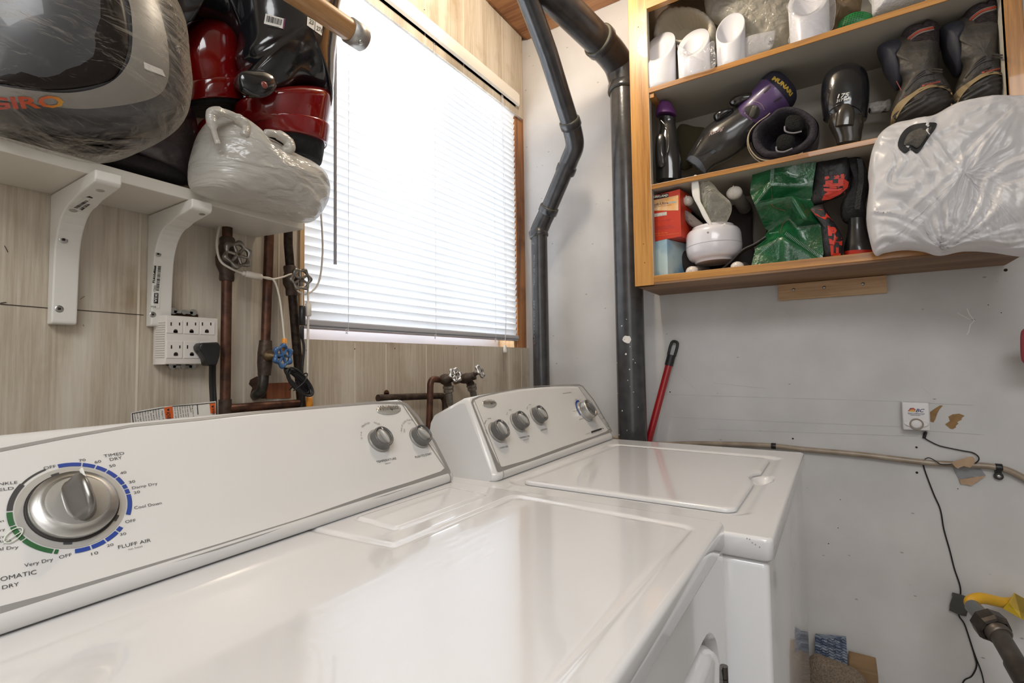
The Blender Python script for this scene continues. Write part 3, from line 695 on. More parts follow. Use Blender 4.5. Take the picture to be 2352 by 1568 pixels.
# ---- washer
WX0, WX1, WY0, WY1, WZ = .688, 1.376, .0735, .73, .914
wa = thing('washing_machine', 'white top-loading washing machine in the corner, with three knobs and a cycle dial', 'washing machine', (1.03, .4, 0))
dish = inset_poly([(.772, .522), (.772, .112), (1.285, .112), (1.285, .522)], .03)
notch = (1.02, .118)
def wh(x, y):
    if y > .56: return 0
    d = sdf_poly((x, y), dish)-.03; h = -.0045*(1-sstep(-.012, .004, d))
    dn = sqrt(((x-1.035)/.038)**2+((y-.124)/.017)**2); h -= .012*(1-sstep(.7, 1.1, dn))
    return h
deck(WX0, WX1, WY0, WY1, WZ, .029, wh, .003, .0055).build('top_panel', enamel, wa)
b = MB(); b.box((WX0+.006, WY0+.006, .09), (WX1-.006, WY1, WZ-.031)); b.box((WX0+.02, WY0+.04, 0), (WX1-.02, WY1-.02, .09)); b.build('cabinet_body', enamel, wa, .008, bseg=4)
# lid
l = [(.790, .497), (.789, .134), (1.003, .134), (1.006, .146), (1.066, .146), (1.070, .134), (1.242, .134), (1.254, .49)]
L0 = inset_poly([(.790, .497), (.788, .132), (1.242, .132), (1.256, .492)], .018)
def rpoly(poly, r, z, n=8, notchd=0.):
    P = []; k = len(poly); ar = sum(poly[i][0]*poly[(i+1) % k][1]-poly[(i+1) % k][0]*poly[i][1] for i in range(k)); sgn = 1 if ar > 0 else -1
    for i in range(k):
        a, p, q = V(poly[i-1]), V(poly[i]), V(poly[(i+1) % k]); e1 = (p-a).normalized(); e2 = (q-p).normalized(); n1 = V((e1.y, -e1.x))*sgn; n2 = V((e2.y, -e2.x))*sgn
        a1 = atan2(n1.y, n1.x); a2 = atan2(n2.y, n2.x)
        dlt = (a2-a1+pi) % (2*pi)-pi
        for j in range(n+1): t = a1+dlt*j/n; P.append(V((p.x+r*cos(t), p.y+r*sin(t), z)))
        # points along the next side
        e = p+n2*r; f = q+n2*r
        for j in range(1, 20):
            t = j/20; g = e.lerp(f, t)
            if notchd and abs(e.y-f.y) < .02 and e.y < .3 and .99 < g.x < 1.08: g = V((g.x, g.y+notchd*sstep(.045, .03, abs(g.x-1.035))))
            P.append(V((g.x, g.y, z)))
    return P
b = MB(); b.loft([rpoly(L0, .014, WZ-.0048, notchd=.012), rpoly(L0, .018, WZ-.0035, notchd=.012), rpoly(L0, .018, WZ+.0005, notchd=.012), rpoly(L0, .0165, WZ+.0022, notchd=.011), rpoly(L0, .012, WZ+.0032, notchd=.008), rpoly(L0, .0, WZ+.0030)], (True, True)); b.build('lid', enamel, wa)
A1, B1 = V((.765, .5375, WZ)), V((1.376, .5475, WZ))
CW = Console(A1, B1, (.083, .150), .032, .010)
CW.shell().build('console', plastic, wa)
b = MB(); c2 = lambda x_, y_: (1050+x_/6.19, 870+y_/6.19)
prs = [((1735, 75), (1730, 95)), ((1450, 84), (1450, 97)), ((1100, 100), (1100, 109)), ((850, 138), (850, 150)), ((600, 180), (600, 195)), ((420, 218), (420, 234)), ((300, 245), (310, 262)), ((215, 285), (245, 300)), ((200, 330), (228, 345)), ((300, 590), (325, 590)), ((440, 950), (470, 950)), ((540, 1220), (575, 1170)), ((570, 1310), (625, 1240)), ((600, 1325), (650, 1247)), ((1000, 1195), (1000, 1150)), ((1500, 1005), (1500, 965)), ((2000, 820), (2000, 795)), ((2195, 755), (2120, 745)), ((2205, 735), (2170, 700)), ((2100, 560), (2085, 565)), ((1950, 300), (1935, 305)), ((1790, 100), (1780, 110))]
b.strip([CW.p(*c2(*q[0]), .0005) for q in prs], [CW.p(*c2(*q[1]), .0005) for q in prs], True); b.build('silver_band', silver, wa)
b = MB(); CW.seam(b, .022); CW.seam(b, CW.w-.018); b.build('end_cap_seam', mat('seam_grey', '#8a8884', .6), wa)
kp = [CW.p(*c2(560, 760), .0004), CW.p(*c2(855, 625), .0004), CW.p(*c2(1130, 535), .0004)]
for q, nm, an in zip(kp, ('load_size_knob', 'temperature_knob', 'options_knob'), (105, 125, 125)): knob(CW, wa, nm, q, .0205, .019, an)
cc = CW.p(*c2(1810, 470), .0004); knob(CW, wa, 'cycle_dial', cc, .027, .024, 118, 'larger steel cycle dial', steel=True)
b = MB(); ring_arc(b, CW, cc, .0325, .038, 78, 190, .0006, 30); b.build('dial_scale', blue, wa)
badge(CW, wa, CW.p(*c2(458, 348)), .0255, .0098, c2(385, 362), c2(548, 345))
b = MB()
LW = lambda s_, a_, c_, h_, **k: lettering(b, CW, s_, c2(*a_), c2(*c_), h_, **k)
LW('LOAD SIZE', (612, 990), (730, 965), 5); LW('TEMPERATURE', (892, 850), (1036, 815), 4.6); LW('OPTIONS', (1196, 742), (1280, 715), 4.4)
LW('START', (2066, 575), (2104, 558), 3.5); LW('Normal Cycles', (1508, 212), (1625, 195), 3.4); LW('DRAIN & SPIN', (1652, 468), (1728, 445), 3); LW('RINSE & SPIN', (1742, 582), (1812, 558), 3); LW('DELICATE', (1996, 505), (2045, 492), 3)
arc_label(b, CW, 'Regular', cc, .040, 112, 88, .003); arc_label(b, CW, 'Heavy', cc, .040, 140, 124, .003); arc_label(b, CW, 'Light', cc, .040, 72, 58, .003)
for q, ws in zip(kp, (('Small', 'Medium', 'Large'), ('Hot', 'Warm', 'Cold'), ('None', 'Rinse', 'Extra'))):
    for w_, a_ in zip(ws, (178, 136, 98)): arc_label(b, CW, w_, q, .0315, a_, a_-3.2*len(w_), .0028)
LW('Cycle Status', (1830, 790), (1895, 768), 2.6); LW('all cold rinse', (945, 876), (1018, 855), 2.4)
for i, w_ in enumerate(('Wash', 'Rinse', 'Spin', 'Done')): LW(w_, (1915+42*i, 785-13*i), (1945+42*i, 776-13*i), 1.8)
b.build('control_lettering', ink, wa)
b = MB(); pp = [CW.p(*c2(*q), .0008) for q in ((1905, 745), (2052, 698), (2056, 718), (1910, 768))]; b.prism(pp, CW.n*.0006); q = CW.p(*c2(2072, 702), .0008); b.lathe([(.0018, 0), (.0016, .0008)], q, CW.n, 12); b.build('status_lights', darkgap, wa)
b = MB(); q = CW.p(*c2(2125, 640), .0005); b.lathe([(.0085, 0), (.0085, .002), (.007, .003), (.001, .0032)], q, CW.n, 28, sx=CW.u, ex=.8, ey=1.25); b.build('start_button', mat('start_grey', '#8c8a86', .35), wa)
b = MB()
for px, py in ((1716, 1236), (1722, 1238), (1728, 1246), (1735, 1250), (1745, 1256)):
    q = X(px, py, WX0-.0006); b.lathe([(.0007, 0), (.0004, .0003)], q, (-1, 0, 0), 8)
b.build('scuff_marks', mat('scuff', '#9a8f86', .7), wa)
# ------------------------------------------------------------------ left side: wall shelf and its brackets
ZS = 1.390
shelf_white = mat('melamine_white', '#dfdad0', .35, col2='#d8d2c6', scale=8)
FLo = Z(-60, 330.5, ZS); FR = Z(698, 527.4, ZS); BR = Z(586.5, 546.5, ZS)
th_ = .018
b = MB(); poly = [V((FLo.x, FLo.y, ZS)), V((FR.x, FR.y, ZS)), V((BR.x, YW-.001, ZS)), V((FLo.x, YW-.001, ZS))]
b.prism(poly, (0, 0, th_)); sh = b.build('wall_shelf', shelf_white, None, bevel=.0012); ST = ZS+th_
tag(sh, 'long white melamine shelf board on two brackets, left of the window', 'shelf')
steel = mat('zinc_steel', '#b9b9b6', .3, metal=1.); paper = mat('paper_white', '#e2dfd8', .6); black_ink = mat('black_ink', '#1b1b1c', .5)
def bracket(x, w_, label, L_, H_, sticker):
    t = thing('shelf_bracket', label, 'bracket', (x+w_/2, YW, ZS-H_), 'white brackets under the wall shelf')
    prof = [(0, 0), (L_, 0), (L_, .011), (L_-.004, .015), (L_*.55, .021)]
    cx, cz, r = .078, .098, .058; prof = [(0, 0), (L_, 0), (L_, .012), (L_-.004, .016), (L_*.62, .022), (L_*.5, .027)]
    for k in range(1, 8): a = radians(k*90/8); prof.append((L_*.5-(L_*.5-.0235)*sin(a), .027+.068*(1-cos(a))))
    prof += [(.0225, .105), (.019, H_-.003), (.017, H_), (0, H_)]
    b = MB(); b.prism([V((x, YW-u-.0005, ZS-.0008-v)) for u, v in prof], (w_, 0, 0)); body = b.build('bracket_body', mat('bracket_white', '#e3e0d9', .4), t, .0018)
    tr = bvh(b); return t, tr, prof
t, tr, _ = bracket(.240, .029, 'white steel shelf bracket farthest left, with its price sticker on the slanted arm', .170, .191, 0)
for px, py in ((146, 550), (136, 709)):
    q = on(tr, px, py, 0); b = MB(); b.lathe([(.0052, 0), (.0050, .0004), (.003, .0006)], q, (0, -1, 0), 20); s_ = b.build('screw', steel, t)
    b = MB(); b.box((q.x-.0016, q.y-.0010, q.z-.0016), (q.x+.0016, q.y-.0015, q.z+.0016), ); b.build('screw_recess', dark_gap, s_)
b = MB(); c2b = lambda x_, y_: (x_/5.2275, 280+y_/5.2275)
decal(b, tr, [c2b(835, 1035), c2b(1090, 865), c2b(1215, 890), c2b(965, 1075)], .0006); st = b.build('price_sticker', paper, t)
b = MB(); decal(b, tr, [c2b(945, 1045), c2b(1040, 985), c2b(1085, 988), c2b(988, 1062)], .001); barcode(b, tr, [c2b(880, 1030), c2b(1030, 940), c2b(1070, 950), c2b(930, 1040)], seed=3)
decal(b, tr, [c2b(1035, 900), c2b(1075, 888), c2b(1120, 910), c2b(1075, 940)], .001)
b.cur = 1; ptext(b, tr, '801.420.67', c2b(962, 1058), c2b(1062, 995), (-4, -5), .0014)
b.build('sticker_print', [black_ink, paper], st)
for x_, y_ in ((1205, 822), (880, 1067)):
    q = on(tr, *c2b(x_, y_), .0003); b = MB(); b.lathe([(.005, 0), (.003, .0008)], q, (0, -.2, -1), 14, caps=(True, True)); b.build('screw_hole', mat('hole_shadow', '#a8a49c', .5), t)
t, tr, _ = bracket(.364, .030, 'white steel shelf bracket nearer the window, with a price sticker down its leg', .150, .187, 0)
for px, py in ((363, 583), (351, 722)):
    q = on(tr, px, py, 0); b = MB(); b.lathe([(.0048, 0), (.0046, .0004), (.003, .0006)], q, (0, -1, 0), 20); s_ = b.build('screw', steel, t)
    b = MB(); b.box((q.x-.0014, q.y-.0010, q.z-.0014), (q.x+.0014, q.y-.0015, q.z+.0014)); b.build('screw_recess', dark_gap, s_)
b = MB(); decal(b, tr, [(353, 606), (372, 607), (366, 708), (346, 706)], .0006); st = b.build('price_sticker', paper, t)
b = MB(); decal(b, tr, [(354, 610), (359, 610), (355, 650), (350, 649)], .001); barcode(b, tr, [(363, 611), (358, 668), (365, 669), (370, 611)], seed=5)
decal(b, tr, [(354, 673), (364, 673), (363, 697), (353, 696)], .001)
ptext(b, tr, '20821', (354, 655), (352, 669), (5, 0), .001); ptext(b, tr, '1028', (347, 705), (358, 706), (0, -3.5), .001)
b.cur = 1; ptext(b, tr, '801.420.67', (351.5, 611), (347.5, 648) if 0 else (350.8, 648), (4, .3), .0014, bold=.01); ptext(b, tr, 'IKEA', (356, 675), (354.5, 694), (6, 0), .0016, bold=.02)
b.build('sticker_print', [black_ink, paper], st)
b = MB()
for x_, y_ in ((490, 485),): pass
q = on(tr, 464, 492, .0003); b.lathe([(.0045, 0), (.003, .0008)], q, (0, -.2, -1), 14); b.build('screw', steel, t)
# paint chips on the board
pass

# ------------------------------------------------------------------ six-way outlet adapter
yo = YW-.034
oL, oR = Y(380, 780, yo).x, Y(501, 780, yo).x; oT, oB = Y(440, 727, yo).z, Y(440, 836, yo).z
ot = thing('outlet_adapter', 'off-white six-way wall outlet adapter with a black plug in its lower right socket', 'outlet', ((oL+oR)/2, YW, oB))
ivory = mat('ivory_plastic', '#dcd5cd', .4)
b = MB(); xl_ = Y(353, 780, YW-.006).x
b.prism([V((oL, yo, oB)), V((oL, yo, oT)), V((oR, yo, oT)), V((oR, yo, oB))], (0, .004, 0)); 
b.build('face_housing', ivory, ot, .003, bseg=3); b = MB(); b.prism([V((xl_, YW-.002, 0)), V((xl_, YW-.014, 0)), V((oL+.001, yo+.002, 0)), V((oR, yo+.002, 0)), V((oR+.001, YW-.002, 0))], (0, 0, oT-oB)); 
for i in range(len(b.v)-10, len(b.v)): b.v[i].z += oB
b.build('housing', ivory, ot, .003, bseg=3)
b = MB()
for i in range(16):
    z_ = oB+.012+i*(oT-oB-.024)/15; b.tube([(xl_-.0006, YW-.014, z_), (oL+.001-.0012, yo+.003, z_)], .0009, 5)
b.build('grip_ribs', ivory, ot)
b = MB(); cc_ = lambda x_, y_: (x_/2.851, 400+y_/2.851)
for r0_, r1_ in (((1088, 948), (1410, 1052)), ((1088, 1090), (1410, 1205))):
    A_ = Y(*cc_(*r0_), yo-.001); B2 = Y(*cc_(*r1_), yo-.001)
    for k in range(3):
        xa = A_.x+(B2.x-A_.x)*k/3+.001; xb = A_.x+(B2.x-A_.x)*(k+1)/3-.001; b.box((xa, yo-.0012, A_.z), (xb, yo+.001, B2.z))
b.build('socket_faces', mat('ivory_face', '#e2dcd5', .35), ot, .0006)
for (x_, y_) in ((1148, 1000), (1253, 1000), (1353, 1000), (1150, 1150), (1255, 1150)):
    b = MB(); yy = yo-.0016
    for dx_, hh in ((-27, 19), (28, 16)):
        p = Y(*cc_(x_+dx_, y_-20), yy); b.box((p.x-.0009, yy, p.z-hh/2*.00028*1.1), (p.x+.0009, yy+.0005, p.z+hh/2*.00028*1.1))
    p = Y(*cc_(x_+2, y_+27), yy); b.lathe([(.0032, 0), (.003, .0005)], p, (0, 1, 0), 14); b.box((p.x-.0032, yy, p.z-.0028), (p.x+.0032, yy+.0005, p.z))
    b.build('socket_holes', dark_gap, ot)
for z_, s_ in ((Y(418, 716, YW).z, 1), (Y(416, 840, YW).z, -1)):
    b = MB(); xm = (Y(418, 716, YW).x)
    b.box((xm-.018, YW-.004, z_-.003), (xm+.018, YW-.0025, z_+.004)); b.build('wall_box_edge', dark_gap, ot) if 0 else None
    b = MB()
    for dx_ in (-.016, .016): b.lathe([(.0058, 0), (.0058, .0012)], (xm+dx_, YW-.006, z_), (0, 1, 0), 18)
    b.box((xm-.015, YW-.006, z_-.0035), (xm+.015, YW-.0048, z_+.001)); b.lathe([(.0042, 0), (.004, .002)], (xm, YW-.0085, z_-.001), (0, 1, 0), 14); b.build('metal_ear', steel, ot)
    b = MB(); b.prism([V((xm-.026, YW-.0012, z_-s_*.008)), V((xm-.023, YW-.0012, z_-s_*.001)), V((xm-.01, YW-.0012, z_+s_*.0005)), V((xm+.012, YW-.0012, z_-s_*.0005)), V((xm+.026, YW-.0012, z_-s_*.003)), V((xm+.026, YW-.0012, z_-s_*.010))], (0, .0008, 0)); b.build('cut_hole_edge', mat('cut_edge', '#4c3423', .9), ot)
rubber = mat('black_rubber', '#1d1c1d', .4)
pg = thing('power_plug', 'black angled power plug and cord hanging from the outlet adapter', 'plug', Y(488, 900, YW-.05))
b = MB(); q0 = Y(485, 812, yo-.010); w2 = .0165
pts_ = [(458, 795), (464, 787), (502, 785), (508, 795), (506, 818), (498, 840), (478, 840), (474, 822), (459, 803)]
b.prism([Y(x_, y_, yo-.026) for x_, y_ in pts_], (0, .024, 0)); b.build('plug_body', rubber, pg, .003, bseg=3)
b = MB()
for dx_ in (-.0025, .0025): b.tube([Y(488, 838, yo-.016)+V((dx_, 0, 0)), Y(488, 880, YW-.04)+V((dx_, 0, 0)), Y(491, 940, YW-.04)+V((dx_, 0, 0)), Y(494, 1040, YW-.05)+V((dx_, 0, 0))], .0032, 10, sub=5)
b.build('cord', rubber, pg)

# ------------------------------------------------------------------ copper pipes, valves
copper = mat('old_copper', '#6b4635', .42, metal=.55, col2='#432e25', scale=50, bump=.1)
copper_d = mat('dark_bronze', '#3a2d27', .5, metal=.4, col2='#55463b', scale=70, bump=.25)
cast = mat('cast_chrome', '#a6a29c', .3, metal=.9, col2='#77736d', scale=60, bump=.15)
bluep = mat('blue_enamel', '#2f5480', .25, coat=.4, col2='#3d6695', scale=40)
brass = mat('dull_brass', '#6d5a40', .4, metal=.7, col2='#4d4030', scale=60)
def wheel(c, n, R, mt, parent, rot=0., tube=.0042):
    n = V(n).normalized(); a = n.orthogonal().normalized() if abs(n.z) > .9 else V((0, 0, 1)).cross(n).normalized(); b_ = n.cross(a)
    mb = MB(); N = 72
    def pt(t, off=0): r = R*(1+.085*cos(6*(t-rot))); return c+(a*cos(t)+b_*sin(t))*r+n*off
    rings = []
    for i in range(N+1):
        t = 2*pi*i/N; p = pt(t); rad = (p-c).normalized(); tr_ = tube*(1+.28*cos(6*(t-rot)))
        rings.append([p+(rad*cos(x_)+n*sin(x_))*tr_ for x_ in [2*pi*k/10 for k in range(10)]])
    mb.loft(rings, (False, False))
    for k in range(6):
        t = rot+pi/6+k*pi/3; mb.tube([c, c+(a*cos(t)+b_*sin(t))*R*.95], [tube*.85, tube*.6], 8)
    mb.lathe([(R*.26, -.004), (R*.28, 0), (R*.26, .005)], c, n, 20); o = mb.build('valve_wheel', mt, parent)
    q = MB(); q.lathe([(R*.13, .004), (R*.12, .0065)], c, n, 14); q.build('wheel_screw', brass, o); return o
def pipe(name, label, pts, r, loc, mt=copper, cat='pipe', joints=(), group=None):
    t = thing(name, label, cat, loc, group); b = MB(); b.tube(pts, r, 16); b.build('pipe_run', mt, t)
    for (p, q, k) in joints: b = MB(); b.tube([p, q], r*k, 16); b.build('pipe_joint', copper_d, t)
    return t
YP = YW-.028
g_cu = 'copper pipes beside the window'
r_cu = .0088
top = lambda px, y=YP: V((Y(px, 545, y).x, y, ZC-.05))
# left pipe
p1 = lambda py, px=None: Y(px if px else 518+(py-560)*.014, py, YP)
P1x = Y(520, 700, YP).x
t1 = pipe('copper_pipe', 'copper pipe nearest the outlet adapter, carrying the dull chrome six-lobed valve wheel', [V((P1x, YP, ZC-.05)), V((P1x, YP, ZS+.03)), V((P1x, YP, .80))], r_cu, (P1x, YP, .8), joints=[(V((P1x, YP, Y(520, 917, YP).z)), V((P1x, YP, .80)), 1.2)], group=g_cu)
def gate_valve(t, x, y, z0, z1, wc, R, mt, off=.036, rot=.2):
    b = MB(); zc_ = (z0+z1)/2
    b.lathe([(.0115, z0-zc_), (.0125, z0-zc_+.004), (.012, z0-zc_+.014), (.018, -.012), (.019, .002), (.016, .014), (.0125, z1-zc_-.012), (.013, z1-zc_-.003), (.0112, z1-zc_)], (x, y, zc_), (0, 0, 1), 20); b.build('valve_body', copper_d, t)
    b = MB(); d = (wc-V((x, y, wc.z))); d = wc-V((x, y, zc_)); b.lathe([(.014, 0), (.013, .008), (.009, .010), (.009, .016), (.006, .018), (.0045, d.length)], (x, y, zc_), d, 18); b.build('valve_bonnet', copper_d, t)
    wheel(wc, d, R, mt, t, rot)
zA, zB = Y(520, 645, YP).z, Y(520, 545, YP).z
gate_valve(t1, P1x, YP, zA, zB, Y(546, 585, YP-.040), .0205, cast, rot=.35)
P3a, P3b = Y(662, 560, YP), Y(690, 900, YP); ax3 = (P3a-P3b).normalized()
t3 = thing('copper_pipe', 'copper pipe right beside the window edge, carrying the small bright valve wheel', 'pipe', (P3b.x, YP, .8), g_cu)
b = MB(); b.tube([V((P3a.x-.004, YP, ZC-.05)), P3a, P3b, P3b-ax3*.1], r_cu, 16); b.build('pipe_run', copper, t3)
zc3 = Y(668, 645, YP)
pass
b.lathe([(.0115, -.030), (.012, -.026), (.0115, -.016), (.0155, -.006), (.0155, .006), (.0115, .016), (.0125, .028), (.011, .031)], zc3, ax3, 20); b.build('valve_body', copper_d, t3)
wc = Y(691, 641, YP-.040); b = MB(); d = wc-zc3; b.lathe([(.012, 0), (.010, .012), (.006, .016), (.0042, d.length)], zc3, d, 18); b.build('valve_bonnet', copper_d, t3); wheel(wc, d, .0185, cast, t3, .1, .0036)
P2a, P2b = Y(618, 548, YP), Y(610, 782, YP)
t2 = thing('copper_pipe', 'middle copper pipe ending in an elbow at a ragged wall hole, with blue valve wheel', 'pipe', (P2b.x, YP, .95), g_cu)
el = [V((P2a.x, YP, ZC-.05)), P2a, P2b, Y(606, 860, YP), Y(603, 885, YP), Y(596, 902, YP+.01), Y(590, 905, YP+.03)]
b = MB(); b.tube(el[:3]+[el[3]], r_cu, 16); b.build('pipe_run', copper, t2)
b = MB(); b.tube([Y(606, 850, YP), Y(604, 880, YP), Y(600, 896, YP+.004), Y(592, 905, YP+.012), Y(584, 908, YP+.034)], .0098, 14, sub=4); b.build('elbow', mat('black_steel', '#35322f', .35, metal=.7, col2='#55504a', scale=60), t2)
b = MB(); a_, c_ = Y(610, 782, YP), Y(607, 862, YP); b.tube([a_, a_.lerp(c_, .1), a_.lerp(c_, .35), a_.lerp(c_, .65), a_.lerp(c_, .9), c_], [.0115, .0118, .0135, .0135, .0118, .0115], 18); b.build('valve_body', copper_d, t2)
wc = Y(650, 817, YP-.045); s0 = a_.lerp(c_, .45); d = wc-s0; b = MB(); b.lathe([(.012, 0), (.012, .014), (.009, .016), (.009, .022), (.0055, .024), (.0045, d.length)], s0, d, 18); b.build('valve_bonnet', brass, t2); wheel(wc, d, .0185, bluep, t2, .45, .0040)
# low horizontal copper line that runs behind the machines
zh = Y(960, 910, YP).z
b = MB(); b.tube([(P1x, YP+.0, Y(600, 933, YP).z), (Y(690, 926, YP).x, YP, Y(690, 926, YP).z)], r_cu, 14); t = b.build('copper_pipe', copper); tag(t, 'short level copper pipe low on the wall, half hidden by the dryer console', 'pipe')
fy = YW-.075
t = thing('copper_pipe', 'level copper pipe strapped low on the wall, turning down behind the washer', 'pipe', (Y(950, 910, YP).x, YP, .98))
b = MB(); b.tube([Y(868, 914, YP), Y(1005, 909, YP), Y(1017, 912, YP), Y(1022, 925, YP), Y(1022, 960, YP)], r_cu*1.0, 14, sub=4); b.build('pipe_run', copper_d, t)
b = MB(); q = Y(889, 908, YW-.004); b.box((q.x-.007, YW-.003, q.z-.012), (q.x+.007, YW-.001, q.z+.006)); b.lathe([(.008, 0), (.008, .002)], (q.x, YW-.001, q.z+.006), (0, -1, 0), 14); b.tube([(q.x, YP-.002, q.z-.004+.011*sin(a)) if 0 else (q.x-.0, YP+.0115*cos(a), q.z-.012+.0115*sin(a)) for a in [radians(k*20) for k in range(-6, 8)]], .002, 6); b.build('pipe_strap', copper, t)
# washer taps
def tap(name, label, body, wheel_c, pts, hose, R):
    t = thing(name, label, 'tap', (body[0].x, body[0].y, .9), 'washer supply taps')
    b = MB(); b.tube(pts, .0085, 14, sub=4); b.build('supply_pipe', copper, t)
    b = MB(); A_, B_ = body; b.tube([A_, A_.lerp(B_, .25), A_.lerp(B_, .6), B_], [.0105, .014, .0145, .011], 16); b.tube([A_.lerp(B_, .5), hose[0]], .011, 14); b.lathe([(.0115, 0), (.0115, .008)], B_, (B_-A_), 14)
    b.build('tap_body', copper_d, t); b = MB(); b.tube([B_, wheel_c], .0045, 10); b.build('tap_stem', copper_d, t)
    b = MB(); d = (hose[1]-hose[0]).normalized(); b.lathe([(.0125, 0), (.0145, .002), (.0145, .007), (.012, .009), (.0135, .011), (.0135, .018), (.010, .020)], hose[0], d, 8, smooth=False); b.build('hose_coupling', mat('coupling_grey', '#8a8378', .35, metal=.8), t)
    b = MB(); b.tube([hose[0]+d*.018]+[hose[1]], .0085, 14); 
    for k in range(5): b.lathe([(.0095, k*.006+.02), (.0095, k*.006+.023)], hose[0], d, 14)
    b.build('supply_hose', mat('hose_grey', '#7f7a72', .35, metal=.6), t)
    wheel(wheel_c, (wheel_c-B_), R, mat('bright_chrome', '#cfcfce', .18, metal=1.), t, .2, .0042)
tap('washer_tap', 'left of the two washer taps, fed by a copper elbow, chrome lobed handle', (Y(1012, 873, fy), Y(1034, 868, fy-.022)), Y(1046, 861, fy-.045), [Y(985, 1010, fy), Y(988, 900, fy), Y(989, 880, fy), Y(995, 871, fy), Y(1012, 872, fy)], (Y(1029, 885, fy-.008), Y(1034, 930, fy-.008)), .0155)
tap('washer_tap', 'right of the two washer taps, chrome lobed handle nearest the corner', (Y(1058, 872, fy+.01), Y(1085, 864, fy-.022)), Y(1103, 853, fy-.045), [Y(1046, 876, YW-.01), Y(1052, 874, YW-.03), Y(1060, 872, fy+.01)], (Y(1082, 882, fy-.005), Y(1092, 925, fy-.005)), .0155)

# ragged hole and wood block behind the blue valve
b = MB(); hp = [(575, 872), (590, 864), (603, 866), (612, 880), (612, 915), (585, 915), (576, 902), (580, 890), (572, 882)]
b.prism([Y(x_, y_, YW-.0012) for x_, y_ in hp], (0, .0008, 0)); o = b.build('wall_hole', mat('hole_dark', '#2a1c15', .95, col2='#4a2f1f', scale=90)); tag(o, 'ragged dark hole broken through the panelling below the blue valve', 'hole')
b = MB(); b.prism([Y(x_, y_, YW-.0022) for x_, y_ in ((612, 880), (668, 878), (668, 914), (612, 916))], (0, .0018, 0)); o = b.build('wood_block', wood('red_cedar', '#6e3a24', '#8c5235', '#a06445', 'z', 70, .6)); tag(o, 'reddish wood block showing in the cut-out beside the ragged wall hole', 'wood')

# warning label sheet standing behind the dryer console
yl = .875
tl = thing('warning_label', 'white safety sheet with orange warning bars sticking up behind the dryer console', 'label', Y(400, 1000, yl))
LBL = [(301, 948), (350, 938), (420, 930), (497, 922), (499, 1010), (306, 1010)]
b = MB(); top_ = [Y(*q, yl) for q in ((301, 948), (330, 941), (370, 934), (430, 928), (496, 921))]; bot_ = [V((p.x+.002, yl, .93)) for p in top_]; b.strip(top_, bot_); b.strip([p+V((0, .0006, 0)) for p in bot_], [p+V((0, .0006, 0)) for p in top_]); sh_ = b.build('sheet', paper, tl); tr = bvh(b)
c8 = lambda x_, y_: (250+x_/5.227, 880+y_/5.227)
b = MB(); decal(b, tr, [c8(660, 290), c8(765, 275), c8(775, 420), c8(680, 425)], .0005); decal(b, tr, [c8(1208, 238), c8(1278, 232), c8(1284, 360), c8(1222, 364)], .0005); b.build('orange_bar', mat('warning_orange', '#d9622a', .5), sh_)
b = MB()
for a_, c_ in (((275, 360), (350, 345)), ((350, 345), (660, 290)), ((765, 272), (1060, 250)), ((1060, 250), (1280, 228))): decal(b, tr, [c8(a_[0], a_[1]), c8(*c_), c8(c_[0], c_[1]+8), c8(a_[0], a_[1]+8)], .0006, 6, 2)
decal(b, tr, [c8(275, 360), c8(285, 360), c8(300, 480), c8(288, 480)], .0006, 2, 4); decal(b, tr, [c8(1056, 252), c8(1066, 252), c8(1076, 375), c8(1066, 375)], .0006, 2, 4)
for i, w_ in enumerate(('Conecte a una', 'conexion a', 'No quite el', 'a tierra.', 'No use un', 'No use un', 'extensión', 'No seguir', 'puede oca', 'incendio')):
    x_ = 602-i*32; y_ = 308+i*6; ptext(b, tr, w_, c8(x_-14, y_), c8(x_+6, y_+14*len(w_)), (3.4, -.4), .0007)
for i, w_ in enumerate(('Plug into a', 'outlet.', 'Do not remove', 'Do not use', 'Do not use', 'Failure to', 'instruction', 'fire or elec')):
    x_ = 1006-i*30; y_ = 258+i*4; ptext(b, tr, w_, c8(x_-12, y_), c8(x_+6, y_+13*len(w_)), (3.4, -.4), .0007)
ptext(b, tr, 'ADVERTENCIA', c8(690, 345), c8(712, 560), (9, -1), .0009, bold=.01); ptext(b, tr, 'WARNING', c8(1236, 300), c8(1250, 450), (6.5, -.5), .0009, bold=.01); ptext(b, tr, 'Peligro de', c8(630, 330), c8(648, 440), (3.6, -.4), .0007)
for x_, y_ in ((708, 318), (1242, 280)): decal(b, tr, [c8(x_-14, y_), c8(x_-13, y_+1), c8(x_+16, y_+16), c8(x_+16, y_-18)], .0009, 3, 3)
b.build('sheet_print', black_ink, sh_)

# ------------------------------------------------------------------ cables round the pipes
cream_c = mat('cream_cable', '#d9d2c6', .4); orange = mat('orange_plug', '#e2922b', .4); dkr = mat('black_cable', '#202022', .35)
yc = YP-.02
def cyl(mb, a, c_, r, k=12): mb.lathe([(r*.75, 0), (r, .0012), (r, (c_-a).length-.0012), (r*.75, (c_-a).length)], a, c_-a, k)
t = thing('audio_cable', 'cream cable looped over the valve wheels with a barrel joint and orange plug', 'cable', Y(600, 640, yc))
b = MB(); b.tube([Y(504, 520, yc+.02), Y(498, 560, yc), Y(506, 598, yc-.01), Y(530, 616, yc-.012), Y(556, 627, yc-.012)], .0021, 8, sub=6); b.tube([Y(600, 636, yc-.012), Y(625, 641, yc-.012), Y(650, 636, yc-.01), Y(672, 630, yc-.006), Y(676, 648, yc), Y(684, 668, yc), Y(706, 675, yc-.012), Y(732, 648, yc-.012), Y(741, 580, yc-.012), Y(738, 500, yc-.01), Y(734, 470, yc)], .0019, 8, sub=6)
